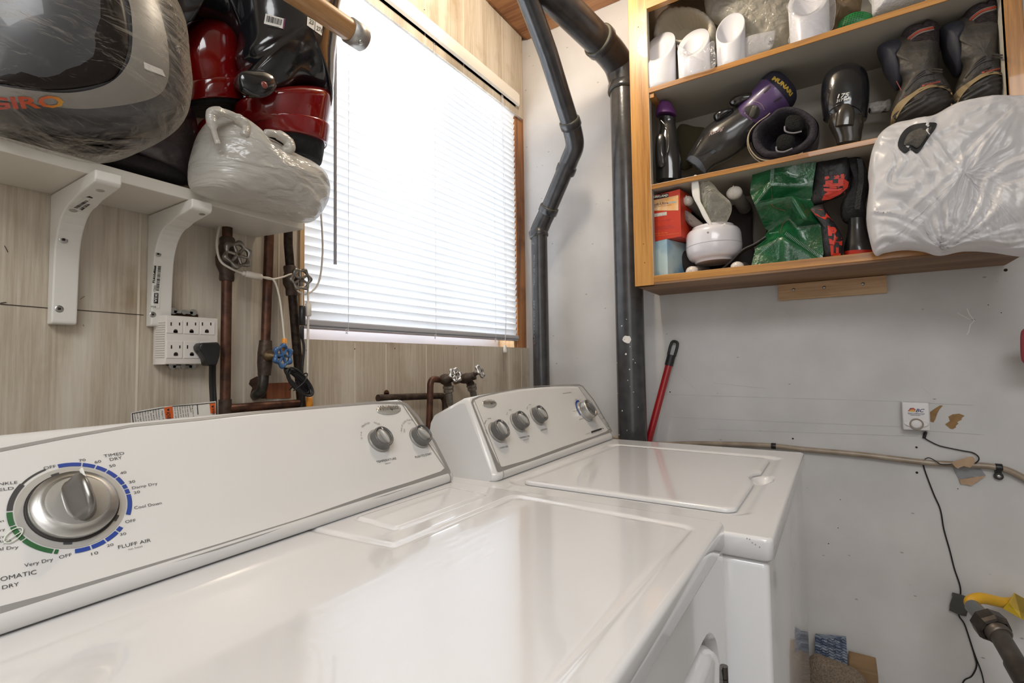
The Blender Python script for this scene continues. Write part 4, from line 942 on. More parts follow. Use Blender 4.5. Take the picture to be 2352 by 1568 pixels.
b.tube([Y(600, 636, yc-.012), Y(628, 643, yc-.014), Y(641, 680, yc-.014), Y(648, 730, yc-.014), Y(653, 778, yc-.014)], .0018, 8, sub=6)
b.tube([Y(707, 662, yc-.014), Y(708, 696, yc-.014)], .0019, 8); b.tube([Y(708, 727, yc-.014), Y(707, 790, yc-.014), Y(706, 860, yc-.012), Y(708, 915, yc-.012)], .0024, 8, sub=5); b.tube([Y(694, 668, yc-.014), Y(694, 703, yc-.014)], .0015, 8); b.build('wire', cream_c, t)
b = MB(); cyl(b, Y(563, 628, yc-.012), Y(601, 637, yc-.012), .0062); cyl(b, Y(556, 626, yc-.012), Y(564, 629, yc-.012), .0042); b.build('barrel_joint', cream_c, t); b = MB(); cyl(b, Y(708, 697, yc-.014), Y(708, 726, yc-.014), .0060); cyl(b, Y(708, 691, yc-.014), Y(708, 699, yc-.014), .0040); b.build('barrel_joint', cream_c, t)
b = MB(); cyl(b, Y(653, 777, yc-.014), Y(652, 806, yc-.012), .0048); b.build('orange_plug', orange, t); b = MB(); cyl(b, Y(710, 912, yc-.012), Y(711, 935, yc-.012), .0066); b.build('orange_plug', orange, t)
t = thing('black_cable', 'black cable with a slim inline connector and a tied coil below the blue valve', 'cable', Y(690, 900, yc))
b = MB(); cyl(b, Y(694, 702, yc-.016), Y(694, 747, yc-.016), .0062); cyl(b, Y(694, 748, yc-.016), Y(694, 778, yc-.014), .0036); b.build('inline_connector', dkr, t)
b = MB(); b.tube([Y(694, 775, yc-.014), Y(698, 800, yc-.014), Y(694, 850, yc-.012), Y(696, 890, yc-.008), Y(690, 950, yc)], .0026, 8, sub=6)
ca, cb = Y(686, 878, yc-.022), None; ex_ = (Y(712, 905, yc-.022)-Y(660, 850, yc-.022)).normalized(); ey_ = V((-ex_.z, 0, ex_.x))
for k in range(6):
    rr_ = 1+.10*(k-2.5)/2.5; pts = []
    for j in range(16):
        t_ = 2*pi*j/16; pts.append(ca+ex_*(.030+.007*(k%3)/2)*cos(t_)+ey_*(.005+.0021*k)*sin(t_)+V((0, -.0022*(k-2.5)+.002*sin(t_*2+k), 0))+ex_*.002*sin(k*2))
    q = spline(pts, 3, True); b.tube(q+[q[0]], .0022, 7, caps=False)
b.tube([ca-ey_*.022+V((0, -.006, 0)), ca+V((0, -.016, 0)), ca+ey_*.022+V((0, -.006, 0)), ca+ey_*.02+V((0, .008, 0)), ca-ey_*.02+V((0, .008, 0))], .0014, 6, sub=4); b.build('wire', dkr, t)

# ------------------------------------------------------------------ wooden closet rod
e0 = D(836, 92, .86); rodt = thing('wooden_rod', 'wooden closet rod with a galvanised end cap, crossing in front of the window top', 'rod', (e0.x, e0.y, e0.z))
rr_ = .0175; 
b = MB(); b.tube([V((e0.x-.9, e0.y, e0.z)), e0-V((.02, 0, 0)), e0], rr_, 28); b.build('dowel', wood('rod_wood', '#a87a4b', '#c59a67', '#d5ae7d', 'x', 60, .35, 14, coat=.3), rodt)
b = MB(); A_ = [(rr_+.0025, -.030), (rr_+.0025, 0), (rr_+.0005, .0)]; b.lathe([(rr_+.0004, -.032), (rr_+.0028, -.032), (rr_+.0028, -.003), (rr_+.0004, -.003)], e0, (1, 0, 0), 32, caps=(False, False)); cap = b.build('end_cap', mat('galvanised', '#b9b7b2', .42, metal=.5, col2='#a6a49f', scale=120), rodt)
b = MB(); q = PL(826, 108, e0+V((0, -rr_-.002, -.004)), V((0, 1, .3)));  d_ = V((0, -.55, -.84)); q = V((e0.x-.016, e0.y, e0.z))+d_*(rr_+.0026); b.lathe([(.0042, 0), (.0038, .0015), (.002, .002)], q, d_, 14); b.build('cap_screw', steel, cap)
# ------------------------------------------------------------------ things on the wall shelf
vis_n = -FW
red_gloss = mat('red_gloss', '#820a0c', .12, coat=.8, col2='#6a080a', scale=12)
black_gloss = mat('black_gloss', '#1b1c20', .16, coat=.6, bump=.08, bscale=30)
soft_black = mat('soft_black', '#161618', .8, bump=.3, bscale=120)
# helmet
yh = .815
place = lambda y: (lambda px, py: Y(px, py, y))
he = thing('ski_helmet', 'large dark grey helmet with a smoked visor inside clear plastic on the wall shelf', 'helmet', (.2, yh, ST))
H = [Y(*q, yh) for q in ((-60, -150), (120, -190), (270, -130), (360, 0), (396, 110), (408, 200), (398, 262), (350, 300), (230, 318), (90, 305), (-50, 290), (-130, 200), (-140, 0))]
b = MB(); b.blob(H, (0, -1, 0), .085, .06, rings=14, N=80, p=.42, center=Y(150, 70, yh)); b.build('helmet_shell', mat('helmet_grey', '#4b4b4d', .3, coat=.3), he); ht = bvh(b)
b = MB(); Vz = [(-70, -120), (100, -160), (220, -110), (275, -20), (296, 80), (290, 130), (262, 180), (200, 200), (110, 208), (20, 196), (-60, 170), (-90, 40)]
b.blob([on(ht, *q, 0) for q in Vz], (0, -1, 0), .014, .002, rings=8, N=64, p=.6); vz = b.build('visor', mat('visor_brown', '#1f1814', .42, spec=.3), he)
b = MB(); vs_ = spline([V(q+(0,)) for q in ((275, -60), (300, 20), (303, 110), (285, 160), (240, 196), (160, 213), (60, 206), (-40, 190))], 5); wv = spline([V(q+(0,)) for q in ((330, -50), (372, 40), (388, 130), (380, 200), (330, 232), (200, 250), (80, 240), (-40, 225))], 5)
b.loft([[on(ht, p.x+(q.x-p.x)*k_/8, p.y+(q.y-p.y)*k_/8, .003) for p, q in zip(vs_, wv)] for k_ in range(9)], (False, False), closed=False); b.build('rim_band', mat('rim_pale', '#8d8982', .35), he)
b = MB(); ht2 = bvh(b); b = MB(); ptext(b, ht, 'GIRO', (-28, 251), (148, 246), (-4, -27), .0045, bold=.03, italic=-.1)
gm_ = mat('giro_orange', '#c2432a', .5); 
gn = gm_.node_tree; tc = gn.nodes.new('ShaderNodeTexCoord'); sp_ = gn.nodes.new('ShaderNodeSeparateXYZ'); cr = gn.nodes.new('ShaderNodeValToRGB'); mr = gn.nodes.new('ShaderNodeMapRange')
x0_, x1_ = (on(ht, 20, 240, 0).x-.2), (on(ht, 148, 240, 0).x-.2); mr.inputs[1].default_value = x0_; mr.inputs[2].default_value = x1_
cr.color_ramp.elements[0].color = lin('#c03a24'); cr.color_ramp.elements[1].color = lin('#d8a52c'); e_ = cr.color_ramp.elements.new(.6); e_.color = lin('#d4632c')
gn.links.new(tc.outputs['Object'], sp_.inputs[0]); gn.links.new(sp_.outputs[0], mr.inputs[0]); gn.links.new(mr.outputs[0], cr.inputs[0]); gn.links.new(cr.outputs[0], gn.nodes['Principled BSDF'].inputs['Base Color'])
b.build('brand_lettering', gm_, he)
b = MB(); decal(b, ht, [(330, 142), (373, 160), (380, 176), (332, 158)], .004); b.build('care_tag', paper, he)
# film bag round the helmet
fb = [Y(*q, yh-.01) for q in ((-80, -170), (160, -200), (300, -110), (372, 20), (404, 90), (412, 165), (418, 235), (400, 300), (330, 345), (240, 372), (120, 348), (0, 312), (-110, 285), (-150, 60))]
b = MB(); b.blob(fb, (0, -1, 0), .116, .08, rings=26, N=150, p=.40, center=Y(150, 60, yh), crease=.0035, cs=45, cdir=Y(300, 260, yh)-Y(60, 60, yh), seed=3)
o = b.build('clear_bag', film('clear_film', '#c9c0b2', 1.1, .14, 1.0, 12, (1.2, 1, 3.2), .55)); tag(o, 'clear crinkled plastic bag wrapped round the grey helmet on the wall shelf', 'plastic bag')
# dark bundle beside it
yd = .875
b = MB(); b.blob([Y(*q, yd) for q in ((300, 330), (360, 285), (415, 245), (440, 262), (448, 320), (446, 380), (436, 425), (380, 415), (300, 392), (200, 360), (140, 338), (220, 330))], (0, -1, 0), .055, .05, rings=12, N=72, crease=.003, cs=50, seed=5)
o = b.build('bundled_garment', mat('dark_maroon', '#231a1e', .3, coat=.5, col2='#33252b', scale=20, bump=.4, bscale=24)); tag(o, 'dark maroon bundle in plastic lying flat between the helmet and the red boots', 'bundle')
dt = bvh(b); b = MB(); 
# low dark cloth along the shelf front
b.blob([Y(*q, .855) for q in ((-60, 280), (80, 312), (240, 345), (400, 385), (436, 425), (300, 398), (120, 352), (0, 318), (-80, 300))], (0, -1, 0), .03, .03, rings=8, N=60, crease=.002, cs=40, seed=9)
o = b.build('folded_cloth', mat('dark_cloth', '#1c1618', .85, bump=.4, bscale=60)); tag(o, 'dark cloth squashed along the shelf under the bagged helmet', 'cloth')

# ---- red and black ski boots, heels toward the room
def boot(name_label, y, cuff, ccen, red, rim, sole, tf=.05):
    t = thing('ski_boot', name_label, 'ski boot', Y(red[2][0][0]+40, red[2][0][1], y), 'red and black ski boots above the wall shelf')
    rb = MB(); rb.vloft(red, place(y), (0, 1, 0), .9, 36, 6, sq=2.2); rb.build('heel_shell', red_gloss, t)
    b = MB(); b.vloft(rim, place(y), (0, 1, 0), 1.02, 36, 3, sq=2.3); b.build('rim_band', red_gloss, t)
    b = MB(); b.vloft(sole, place(y), (0, 1, 0), 1.0, 30, 3, sq=2.3); b.build('sole', soft_black, t)
    c_ = MB(); c_.blob([Y(*q, y-.028) for q in cuff], (0, -1, 0), tf+.006, .07, rings=14, N=90, p=.36, center=Y(*ccen, y-.028)); c_.build('cuff', black_gloss, t)
    return t, bvh(rb), bvh(c_)
tL, _, cL = boot('red ski boot with a black cuff, left of the two, right behind the bagged helmet', .885,
    [(330, -80), (450, -110), (560, -80), (558, -10), (552, 50), (547, 110), (536, 96), (522, 74), (500, 55), (470, 46), (440, 50), (418, 70), (402, 96), (384, 84), (368, 50), (345, 0)], (455, -20),
    [((452, 43), (500, 45)), ((424, 58), (524, 62)), ((402, 90), (538, 92)), ((402, 130), (543, 132)), ((412, 180), (546, 182)), ((416, 200), (549, 200))],
    [((415, 198), (549, 200)), ((413, 203), (552, 205)), ((414, 238), (553, 246)), ((417, 240), (551, 248))],
    [((420, 238), (550, 246)), ((422, 246), (549, 256)), ((428, 250), (545, 259))])
b = MB(); b.tube([on(cL, *q, .0005) for q in ((384, 84), (402, 96), (418, 70), (440, 50), (470, 46), (500, 55), (522, 74), (536, 96), (547, 110))], .0012, 6, sub=4); b.build('cuff_edge', black_gloss, tL)
tR, rR, cR = boot('red ski boot with black cuff and barcode sticker, standing on the knotted white bag', .825,
    [(572, -60), (680, -110), (770, -60), (762, 40), (758, 100), (752, 160), (750, 210), (744, 262), (735, 235), (722, 216), (700, 204), (678, 203), (655, 211), (632, 222), (605, 224), (575, 212), (554, 196), (556, 165), (566, 150), (556, 120), (566, 70)], (660, 80),
    [((660, 203), (712, 204)), ((600, 216), (734, 220)), ((556, 226), (743, 240)), ((553, 250), (740, 265)), ((562, 275), (735, 300)), ((570, 285), (732, 315))],
    [((572, 276), (732, 306)), ((574, 280), (736, 312)), ((590, 308), (733, 346)), ((594, 310), (730, 347))],
    [((600, 309), (729, 345)), ((612, 330), (728, 362)), ((640, 350), (727, 384)), ((650, 352), (722, 386))], .055)
b = MB(); b.tube([on(cR, *q, .0003) for q in ((554, 165), (575, 163), (608, 163), (628, 176), (634, 200), (622, 218))], .0014, 6, sub=4); b.build('strap_edge', black_gloss, tR)
b = MB(); b.blob([Y(*q_, .752) for q_ in ((552, 166), (585, 162), (612, 165), (632, 180), (634, 202), (618, 220), (590, 224), (566, 212), (553, 196))], (0, -1, 0), .009, .03, rings=8, N=56); b.build('ankle_flap', black_gloss, tR); cF = bvh(b)
q = on(cF, 607, 195, 0); b = MB(); b.lathe([(.0055, 0), (.005, .001), (.003, .0018)], q, q*0+V((0, -1, -.1)), 20); b.build('rivet', mat('rivet_red', '#7c3a30', .35, coat=.3), tR)
b = MB(); decal(b, cR, [(610, 31), (653, 43), (650, 66), (606, 54)], .0012); st = b.build('barcode_sticker', paper, tR); b = MB(); barcode(b, cR, [(613, 35), (648, 45), (645, 58), (611, 49)], 22, .0018, 8); ptext(b, cR, 'S000020597', (612, 60), (640, 65), (1, -4), .0018); b.build('sticker_print', black_ink, st)
b = MB(); decal(b, cR, [(652, 41.5), (656, 43), (652, 68), (649, 66.5)], .0013, 3, 3); b.build('sticker_edge', mat('plum', '#6a2f55', .5), st)
b = MB(); decal(b, cR, [(706, 38), (741, 58), (739, 82), (705, 58)], .0012); st = b.build('size_sticker', paper, tR); b = MB(); ptext(b, cR, '23', (710, 52), (720, 58), (1.5, -10), .002, bold=.02); ptext(b, cR, '276', (727, 68), (741, 76), (1, -10), .002, bold=.02); b.tube([on(cR, 724, 49, .0016), on(cR, 723, 70, .0016)], .0004, 4); b.build('sticker_print', black_ink, st)
# buckles on its far side
for z_, (xa, ya) in enumerate(((752, 85), (745, 150), (738, 195))):
    b = MB(); b.tube([Y(xa-6, ya-30, .80), Y(xa+4, ya-5, .79), Y(xa+1, ya+25, .79), Y(xa-10, ya+45, .80)], [.003, .006, .005, .002], 10, sub=4); b.build('buckle', mat('buckle_steel', '#8b8d94', .2, metal=1.), tR)
b = MB(); b.blob([Y(*q, .86) for q in ((455, 290), (470, 272), (490, 276), (500, 300), (490, 330), (462, 345), (452, 320))], (0, -1, 0), .03, .03, rings=8, N=48); o = b.build('red_boot_toe', red_gloss); o.name = 'ski_boot'; tag(o, 'red boot toe just showing at the left of the knotted white bag', 'ski boot')
# knotted white bag hanging over the shelf end
milky = film('milky_film', '#d6d2ca', .16, .2, .9, 10, (1, 1, 3))
nb = Y(600, 400, .80)
t = thing('plastic_bag', 'knotted white plastic bag sagging over the right end of the wall shelf', 'plastic bag', nb)
b = MB(); b.blob([Y(*q, .80) for q in ((462, 300), (490, 270), (530, 262), (560, 298), (600, 318), (650, 348), (700, 372), (736, 402), (745, 440), (735, 480), (705, 512), (650, 500), (560, 478), (500, 462), (444, 436), (436, 390), (446, 340))], (0, -1, -.15), .075, .055, rings=26, N=130, p=.5, crease=.0045, cs=42, cdir=V((1, 0, -.35)), seed=2); b.build('bag_body', milky, t)
b = MB(); b.tube([Y(500, 330, .745), Y(488, 290, .745), Y(486, 262, .75), Y(510, 258, .75), Y(545, 272, .75), Y(565, 292, .745), Y(560, 312, .74)], [.004, .007, .008, .006, .008, .006, .004], 10, sub=5); b.tube([Y(600, 318, .745), Y(612, 306, .74), Y(640, 310, .74), Y(662, 326, .74), Y(664, 344, .74), Y(648, 345, .745)], [.004, .006, .008, .009, .007, .004], 10, sub=5); b.build('tied_handles', milky, t)
# things inside it
b = MB(); b.blob([Y(*q, .815) for q in ((480, 330), (560, 340), (650, 375), (700, 410), (700, 460), (620, 470), (500, 440), (460, 400))], (0, -1, 0), .04, .035, rings=8, N=60); o = b.build('bag_contents', mat('grey_cloth', '#8d8a86', .8, col2='#6d6a68', scale=12)); o.parent = None; tag(o, 'grey soft contents showing faintly through the knotted white bag', 'cloth')
# paper tag between the boots
b = MB(); decal_pts = [Y(*q, .90) for q in ((545, 0), (556, 6), (556, 88), (545, 80))]; b.prism(decal_pts, (0, .0008, 0)); t_ = bvh(b); o = b.build('paper_tag', paper); tag(o, 'slim printed paper tag seen between the two red ski boots', 'tag')
b = MB(); barcode(b, t_, [(547, 30), (555, 34), (555, 50), (547, 46)], 8, .0012, 2); ptext(b, t_, 'X', (547, 66), (555, 68), (0, -9), .0012); b.build('tag_print', black_ink, o)
# ------------------------------------------------------------------ black drain pipes in the corner
abs_ = mat('abs_black', '#343436', .26, col2='#3f3f41', scale=30, coat=.15, bump=.04, bscale=120)
glue = mat('glue_line', '#5e5b48', .5)
def dpipe(name, label, pts, loc, joints, seg=28):
    t = thing(name, label, 'drain pipe', loc)
    P = [D(x, y, d) for x, y, d, r in pts]; R = [r*d/F for x, y, d, r in pts]
    r = sum(R)/len(R)
    return t, P, r
# slim one: straight rise, offset elbows, then leaning out to the ceiling
p1 = [(1238, 890, 1.73), (1240, 640, 1.73), (1242, 535, 1.73), (1252, 500, 1.73), (1308, 368, 1.64), (1320, 335, 1.61), (1315, 300, 1.58), (1258, 120, 1.43), (1206, -20, 1.33), (1180, -90, 1.28)]
P = [D(*q) for q in p1]; 
P[0] = V((P[1].x, P[1].y, .6)); P[2] = V((P[1].x, P[1].y, P[2].z))
R1 = 18.6*1.73/F
t = thing('drain_pipe', 'slimmer black drain pipe in the corner, kinked by two elbows before it reaches the ceiling', 'drain pipe', (P[0].x, P[0].y, .6), 'black drain pipes in the corner')
b = MB(); b.tube(P[:3]+[P[3]], R1, 28); b.tube([P[3], P[4]], R1, 28); b.tube([P[6], P[7], P[8], P[9]], R1, 28); b.build('pipe_run', abs_, t)
def elbow(P_, r, t, glue_at=True):
    c = spline(P_, 6); b = MB(); b.tube(c, r, 28); o = b.build('elbow', abs_, t)
    for a_, d_ in ((c[0], (c[1]-c[0]).normalized()), (c[-1], (c[-2]-c[-1]).normalized())):
        b = MB(); b.lathe([(r*.9, -.001), (r*1.10, 0), (r*1.12, .004), (r*1.12, .022), (r*1.02, .025)], a_, d_, 28); b.build('elbow_collar', abs_, o)
        b = MB(); b.lathe([(r*1.03, -.0014), (r*1.05, -.0002)], a_, d_, 28); b.build('glue_line', glue, o)
up_ = (P[7]-P[6]).normalized()
elbow([V((P[2].x, P[2].y, P[2].z-.012)), P[2]+V((0, 0, .012)), P[3].lerp(P[4], .10), P[3].lerp(P[4], .2)], R1*1.06, t)
elbow([P[4]-(P[5]-P[4])*.9, P[4], P[5], P[6], P[6]+up_*.035], R1*1.06, t)
b = MB(); b.tube(P[:3], R1, 28); tv_ = bvh(b); b = MB()
for s_, ya, yc__ in (('CSA CERTIFIED ABS', 790, 690), ('YARDLEY ABS 7102 CNA', 655, 585)): ptext(b, tv_, s_, (1229, ya), (1229, yc__), (-4, 0), .0008)
ptext(b, tv_, '2"', (1226, 562), (1226, 552), (-5, 0), .0008); b.build('pipe_print', mat('pipe_print_grey', '#77777a', .6), t)
# thick stack
p2 = [(1443, 1010, 1.62), (1428, 200, 1.60), (1422, 160, 1.59), (1405, 125, 1.56), (1385, 103, 1.53), (1270, -10, 1.38), (1180, -100, 1.28)]
P = [D(*q) for q in p2]; P[0] = V((P[1].x, P[1].y, .5)); R2 = 31*1.62/F
bx = X(1443, 600, P[1].x+0); P[1] = V((bx.x, bx.y, P[1].z)); P[0] = V((bx.x, bx.y, .5)); 
t = thing('drain_pipe', 'thick black drain stack beside the wall cupboard, with white paint spots', 'drain pipe', (P[0].x, P[0].y, .5), 'black drain pipes in the corner')
b = MB(); b.tube([P[0], P[1]], R2, 36); b.tube([P[4], P[5], P[6]], R2*1.0, 36); b.build('pipe_run', abs_, t); tp = bvh(b)
elbow([P[1]-V((0, 0, .02)), P[1]+V((0, 0, .012)), P[2]+V((0, 0, .012)), P[3], P[4], P[4]+(P[5]-P[4])*.12], R2*1.05, t)
b = MB(); rn = random.Random(4)
def splat(mb, tr, px, py, r, k=8):
    c = on(tr, px, py, .0008); pts = []
    for i in range(k):
        a = 2*pi*i/k; rr = r*rn.uniform(.75, 1.2); pts.append(on(tr, px+cos(a)*rr, py+sin(a)*rr, .0008))
    mb.add([c]+pts, [(0, i+1, (i+1) % k+1) for i in range(k)], False)
splat(b, tp, 1441, 780, 10, 12)
for px, py, r in ((1438, 813, 2.4), (1428, 748, 1.4), (1439, 733, 1), (1454, 825, 1.1), (1459, 833, 1.3), (1446, 848, 1.6), (1418, 903, 1.3), (1447, 796, 1), (1429, 943, 1.4), (1442, 873, 1), (1455, 900, 1), (1422, 998, 1.5), (1466, 935, 1), (1440, 988, 1), (1417, 833, .9)): splat(b, tp, px, py, r)
b.build('paint_spots', mat('paint_spot', '#d9d6d0', .6), t)
# ------------------------------------------------------------------ red broom handle
a = Y(0, 0, 1) if 0 else D(1493, 1015, 1.58); top_ = X(1551, 783, XE-.014); 
a = X(1489, 1015, XE-.05); d = (top_-a).normalized(); a = a-d*.25
t = thing('broom_handle', 'red broom handle with a black hanger tip leaning on the wall behind the washer', 'broom handle', a)
k = top_-d*.075; b = MB(); b.tube([a, k], .0108, 18); b.build('handle_stick', mat('broom_red', '#9c141c', .3, coat=.4), t)
b = MB(); b.tube([k-d*.004, k+d*.03], [.0128, .0125], 18); sd = d.cross(V((1, 0, 0))).normalized(); e = k+d*.028
loop = [e+sd*.010, e+sd*.0105+d*.03, e+sd*.007+d*.044, e-sd*.007+d*.044, e-sd*.0105+d*.03, e-sd*.010]; b.tube(loop, .0042, 10, sub=4); b.build('hanger_tip', mat('tip_black', '#202022', .45), t)

# ------------------------------------------------------------------ hose along the end wall, clips, siren, wiring, tape
hose_m = mat('hose_tan', '#8f7f6c', .35, coat=.2, col2='#a59684', scale=25)
xh = XE-.011
b = MB(); b.tube([X(*q, xh) for q in ((1380, 1000), (1500, 1018), (1590, 1018), (1700, 1020), (1780, 1024), (1840, 1031), (1980, 1044), (2120, 1061), (2200, 1066), (2270, 1070), (2310, 1078), (2345, 1094), (2400, 1130), (2460, 1200))], .0070, 14, sub=5)
o = b.build('wall_hose', hose_m); tag(o, 'tan rubber hose clipped level across the white wall behind the washer', 'hose')
for px, py, lab in ((1777, 1024, 'black hose clip nearest the washer back corner'), (2294, 1073, 'black screwed hose clip at the right, where the hose bends down')):
    p = X(px, py, xh); t = thing('hose_clip', lab, 'clip', p, 'black clips on the wall hose')
    b = MB(); b.lathe([(.0082, -.006), (.0085, -.005), (.0085, .005), (.0082, .006)], p, (0, 1, 0), 18); 
    if px > 2000: b.box((XE-.004, p.y-.006, p.z-.026), (XE-.0005, p.y+.006, p.z)); b.lathe([(.0088, 0), (.0085, .004)], (XE-.004, p.y, p.z-.021), (-1, 0, 0), 18)
    b.build('clip_band', rubber, t)
    if px > 2000: b = MB(); b.lathe([(.0048, 0), (.0045, .0015), (.002, .0022)], (XE-.0082, p.y, p.z-.021), (-1, 0, 0), 16); b.build('clip_screw', steel, t)
# gas alarm / siren box
xs = XE-.024
c6 = lambda x_, y_: (2000+x_/6.534, 880+y_/6.534)
TL, TR, BRc, BL = [X(*c6(*q), xs) for q in ((480, 280), (885, 298), (880, 720), (480, 690))]
y0_, y1_ = (TR.y+BRc.y)/2, (TL.y+BL.y)/2; z1_, z0_ = (TL.z+TR.z)/2, (BL.z+BRc.z)/2
t = thing('alarm_box', 'small white square wall alarm with a round grille and BC logo', 'alarm', (XE, (y0_+y1_)/2, z0_))
b = MB(); b.box((xs, y0_, z0_), (XE-.0008, y1_, z1_)); b.build('alarm_case', mat('alarm_white', '#dedbd9', .4), t, .0022, bseg=3); ta = bvh(b)
b = MB(); 
for cx_, rr in ((.0, 1),):
    pass
w_ = y1_-y0_; zc_ = z0_+w_*.30; yc_ = (y0_+y1_)/2
b.loft([[V((xs-h_, yc_+sg*(w_*.5-i_)*cos(a)*1.0 if 0 else yc_+(w_*.47-i_)*cos(a), zc_+(w_*.185-i_)*sin(a)*(1 if 1 else 0))) for a in [2*pi*k/40 for k in range(40)]] for h_, i_ in ((-.0005, 0), (.0022, .001), (.003, .003))], (False, True)); b.build('grille_plate', mat('alarm_white', '#dedbd9', .4), t, .0)
b = MB(); b.lathe([(w_*.27, .0028), (w_*.27, .0042), (w_*.235, .0044), (w_*.205, .0030)], (xs, yc_, zc_), (-1, 0, 0), 40, caps=(False, False)); b.build('grille_ring', mat('ring_taupe', '#94867b', .5), t)
b = MB(); b.lathe([(w_*.2, .0028), (w_*.19, .0042), (w_*.12, .0048), (.001, .005)], (xs, yc_, zc_), (-1, 0, 0), 40); b.build('grille_cap', mat('alarm_white', '#dedbd9', .4), t)
b = MB(); b.cur = 0; ptext(b, ta, 'BC', c6(672, 430), c6(808, 433), (0, -7.6), .0006, bold=.02, italic=.35)
b.cur = 0; ptext(b, ta, 'SECURITY COMMUNICATIONS', c6(555, 452), c6(810, 463), (0, -1.9), .0006, bold=.01); ptext(b, ta, 'RESPONSE SYSTEM TEAM', c6(565, 466), c6(800, 476), (0, -1.5), .0006); b.cur = 2; ptext(b, ta, '(604) 575-5071', c6(600, 482), c6(745, 488), (0, -1.6), .0006, bold=.02)
for i_, (cc, q) in enumerate(((1, (555, 420, 590, 372, 640, 366, 675, 392, 660, 425)), (3, (570, 420, 600, 395, 650, 392, 665, 428)), (0, (585, 378, 612, 368, 600, 392)))):
    b.cur = cc; P = [on(ta, *c6(q[k], q[k+1]), .0006+.0002*i_) for k in range(0, len(q), 2)]; b.add(P, [list(range(len(P)))], False)
b.build('printed_logo', [mat('logo_navy', '#27336e', .5), mat('logo_red', '#b5524a', .5), mat('logo_black', '#222', .5) if 0 else black_ink, mat('logo_yellow', '#d9a640', .5)], t)
# black wire
wire = mat('wire_black', '#141414', .45)
t = thing('alarm_wire', 'thin black wire looping from the alarm over the hose and down the wall', 'wire', X(2205, 1350, XE-.004)); b = MB()
xw = XE-.004
b.tube([X(*c6(*q), x_) for q, x_ in (((825, 725), xs+.01), ((800, 745), XE-.008), ((795, 790), xw), ((820, 830), xw), ((1000, 925), xw), ((1150, 965), xw), ((1400, 1015), xw), ((1530, 1040), xw), ((1610, 1095), xw-.004), ((1620, 1150), XE-.022), ((1570, 1200), XE-.022))], .0014, 8, sub=6)
b.tube([X(*c6(*q), x_) for q, x_ in (((1210, 1215), XE-.023), ((1120, 1220), XE-.023), ((1040, 1210), XE-.023), ((980, 1170), XE-.023), ((900, 1125), XE-.020), ((850, 1120), XE-.016), ((810, 1140), XE-.018))], .0012, 8, sub=6)
b.tube([X(x_, y_, xw) for x_, y_ in ((2120, 1064), (2126, 1085), (2145, 1135), (2160, 1170), (2168, 1215), (2182, 1265), (2192, 1305), (2205, 1345), (2206, 1370), (2202, 1410), (2215, 1432), (2228, 1470), (2240, 1510), (2243, 1530), (2232, 1552), (2215, 1562), (2205, 1585))], .0015, 8, sub=6)
b.tube([X(x_, y_, xw) for x_, y_ in ((2228, 1470), (2240, 1505), (2255, 1545), (2262, 1580))], .0012, 8, sub=4)
b.build('wire_run', wire, t)
b = MB(); 
for k in range(6): p = X(*c6(822-k*4, 742+k*15), XE-.006); b.tube([p+V((0, .003*cos(a), .0012*a/6+.0022*sin(a))) for a in [k2*pi/6 for k2 in range(13)]], .0008, 5)
b.build('strain_spring', wire, t)
def scrap(name, label, cat, pts, x_, m_, th=.0012, seed=0):
    rn = random.Random(seed); P = []
    for i in range(len(pts)):
        a, c_ = V(pts[i]+(0,)), V(pts[(i+1) % len(pts)]+(0,)); L_ = (c_-a).length; n_ = max(1, int(L_/5))
        for j in range(n_): q = a.lerp(c_, j/n_)+V((rn.uniform(-.7, .7), rn.uniform(-.7, .7), 0))*(1 if j else 0); P.append(X(q.x, q.y, x_))
    b = MB(); b.prism(P, (th, 0, 0)); o = b.build(name, m_); tag(o, label, cat); return o
tan_tape = mat('masking_tan', '#b79b7f', .8, col2='#a88c70', scale=50)
scrap('masking_tape', 'torn tan paper tape scrap over the wire joint on the hose', 'tape', [c6(*q) for q in ((1210, 1185), (1300, 1155), (1400, 1130), (1440, 1110), (1530, 1098), (1560, 1125), (1565, 1170), (1530, 1230), (1490, 1268), (1400, 1240), (1310, 1280), (1260, 1250))], XE-.0265, tan_tape, seed=1)
clr = film('tape_clear', '#b9babd', .35, .15, .3, 30)
scrap('clear_tape', 'clear glossy tape patch just under the tan tape on the wall', 'tape', [c6(*q) for q in ((1225, 1240), (1400, 1250), (1620, 1235), (1730, 1385), (1500, 1410), (1330, 1440), (1270, 1340))], XE-.004, clr, .0006, seed=2)
scrap('masking_tape', 'lower tan paper tape scrap below the clear tape patch', 'tape', [c6(*q) for q in ((1330, 1440), (1420, 1430), (1600, 1400), (1725, 1382), (1690, 1420), (1560, 1500), (1520, 1535), (1350, 1510))], XE-.006, tan_tape, .0012, seed=3)
c7 = lambda x_, y_: (2150+x_/6.322, 1320+y_/6.322)
scrap('duct_tape', 'dark grey square of duct tape holding the wire to the wall low down', 'tape', [c7(*q) for q in ((232, 255), (330, 275), (480, 330), (490, 420), (440, 600), (370, 590), (290, 560), (190, 515), (210, 400), (238, 320))], XE-.009, mat('duct_grey', '#4a4947', .5, col2='#3c3b3a', scale=30), .0008, seed=4)
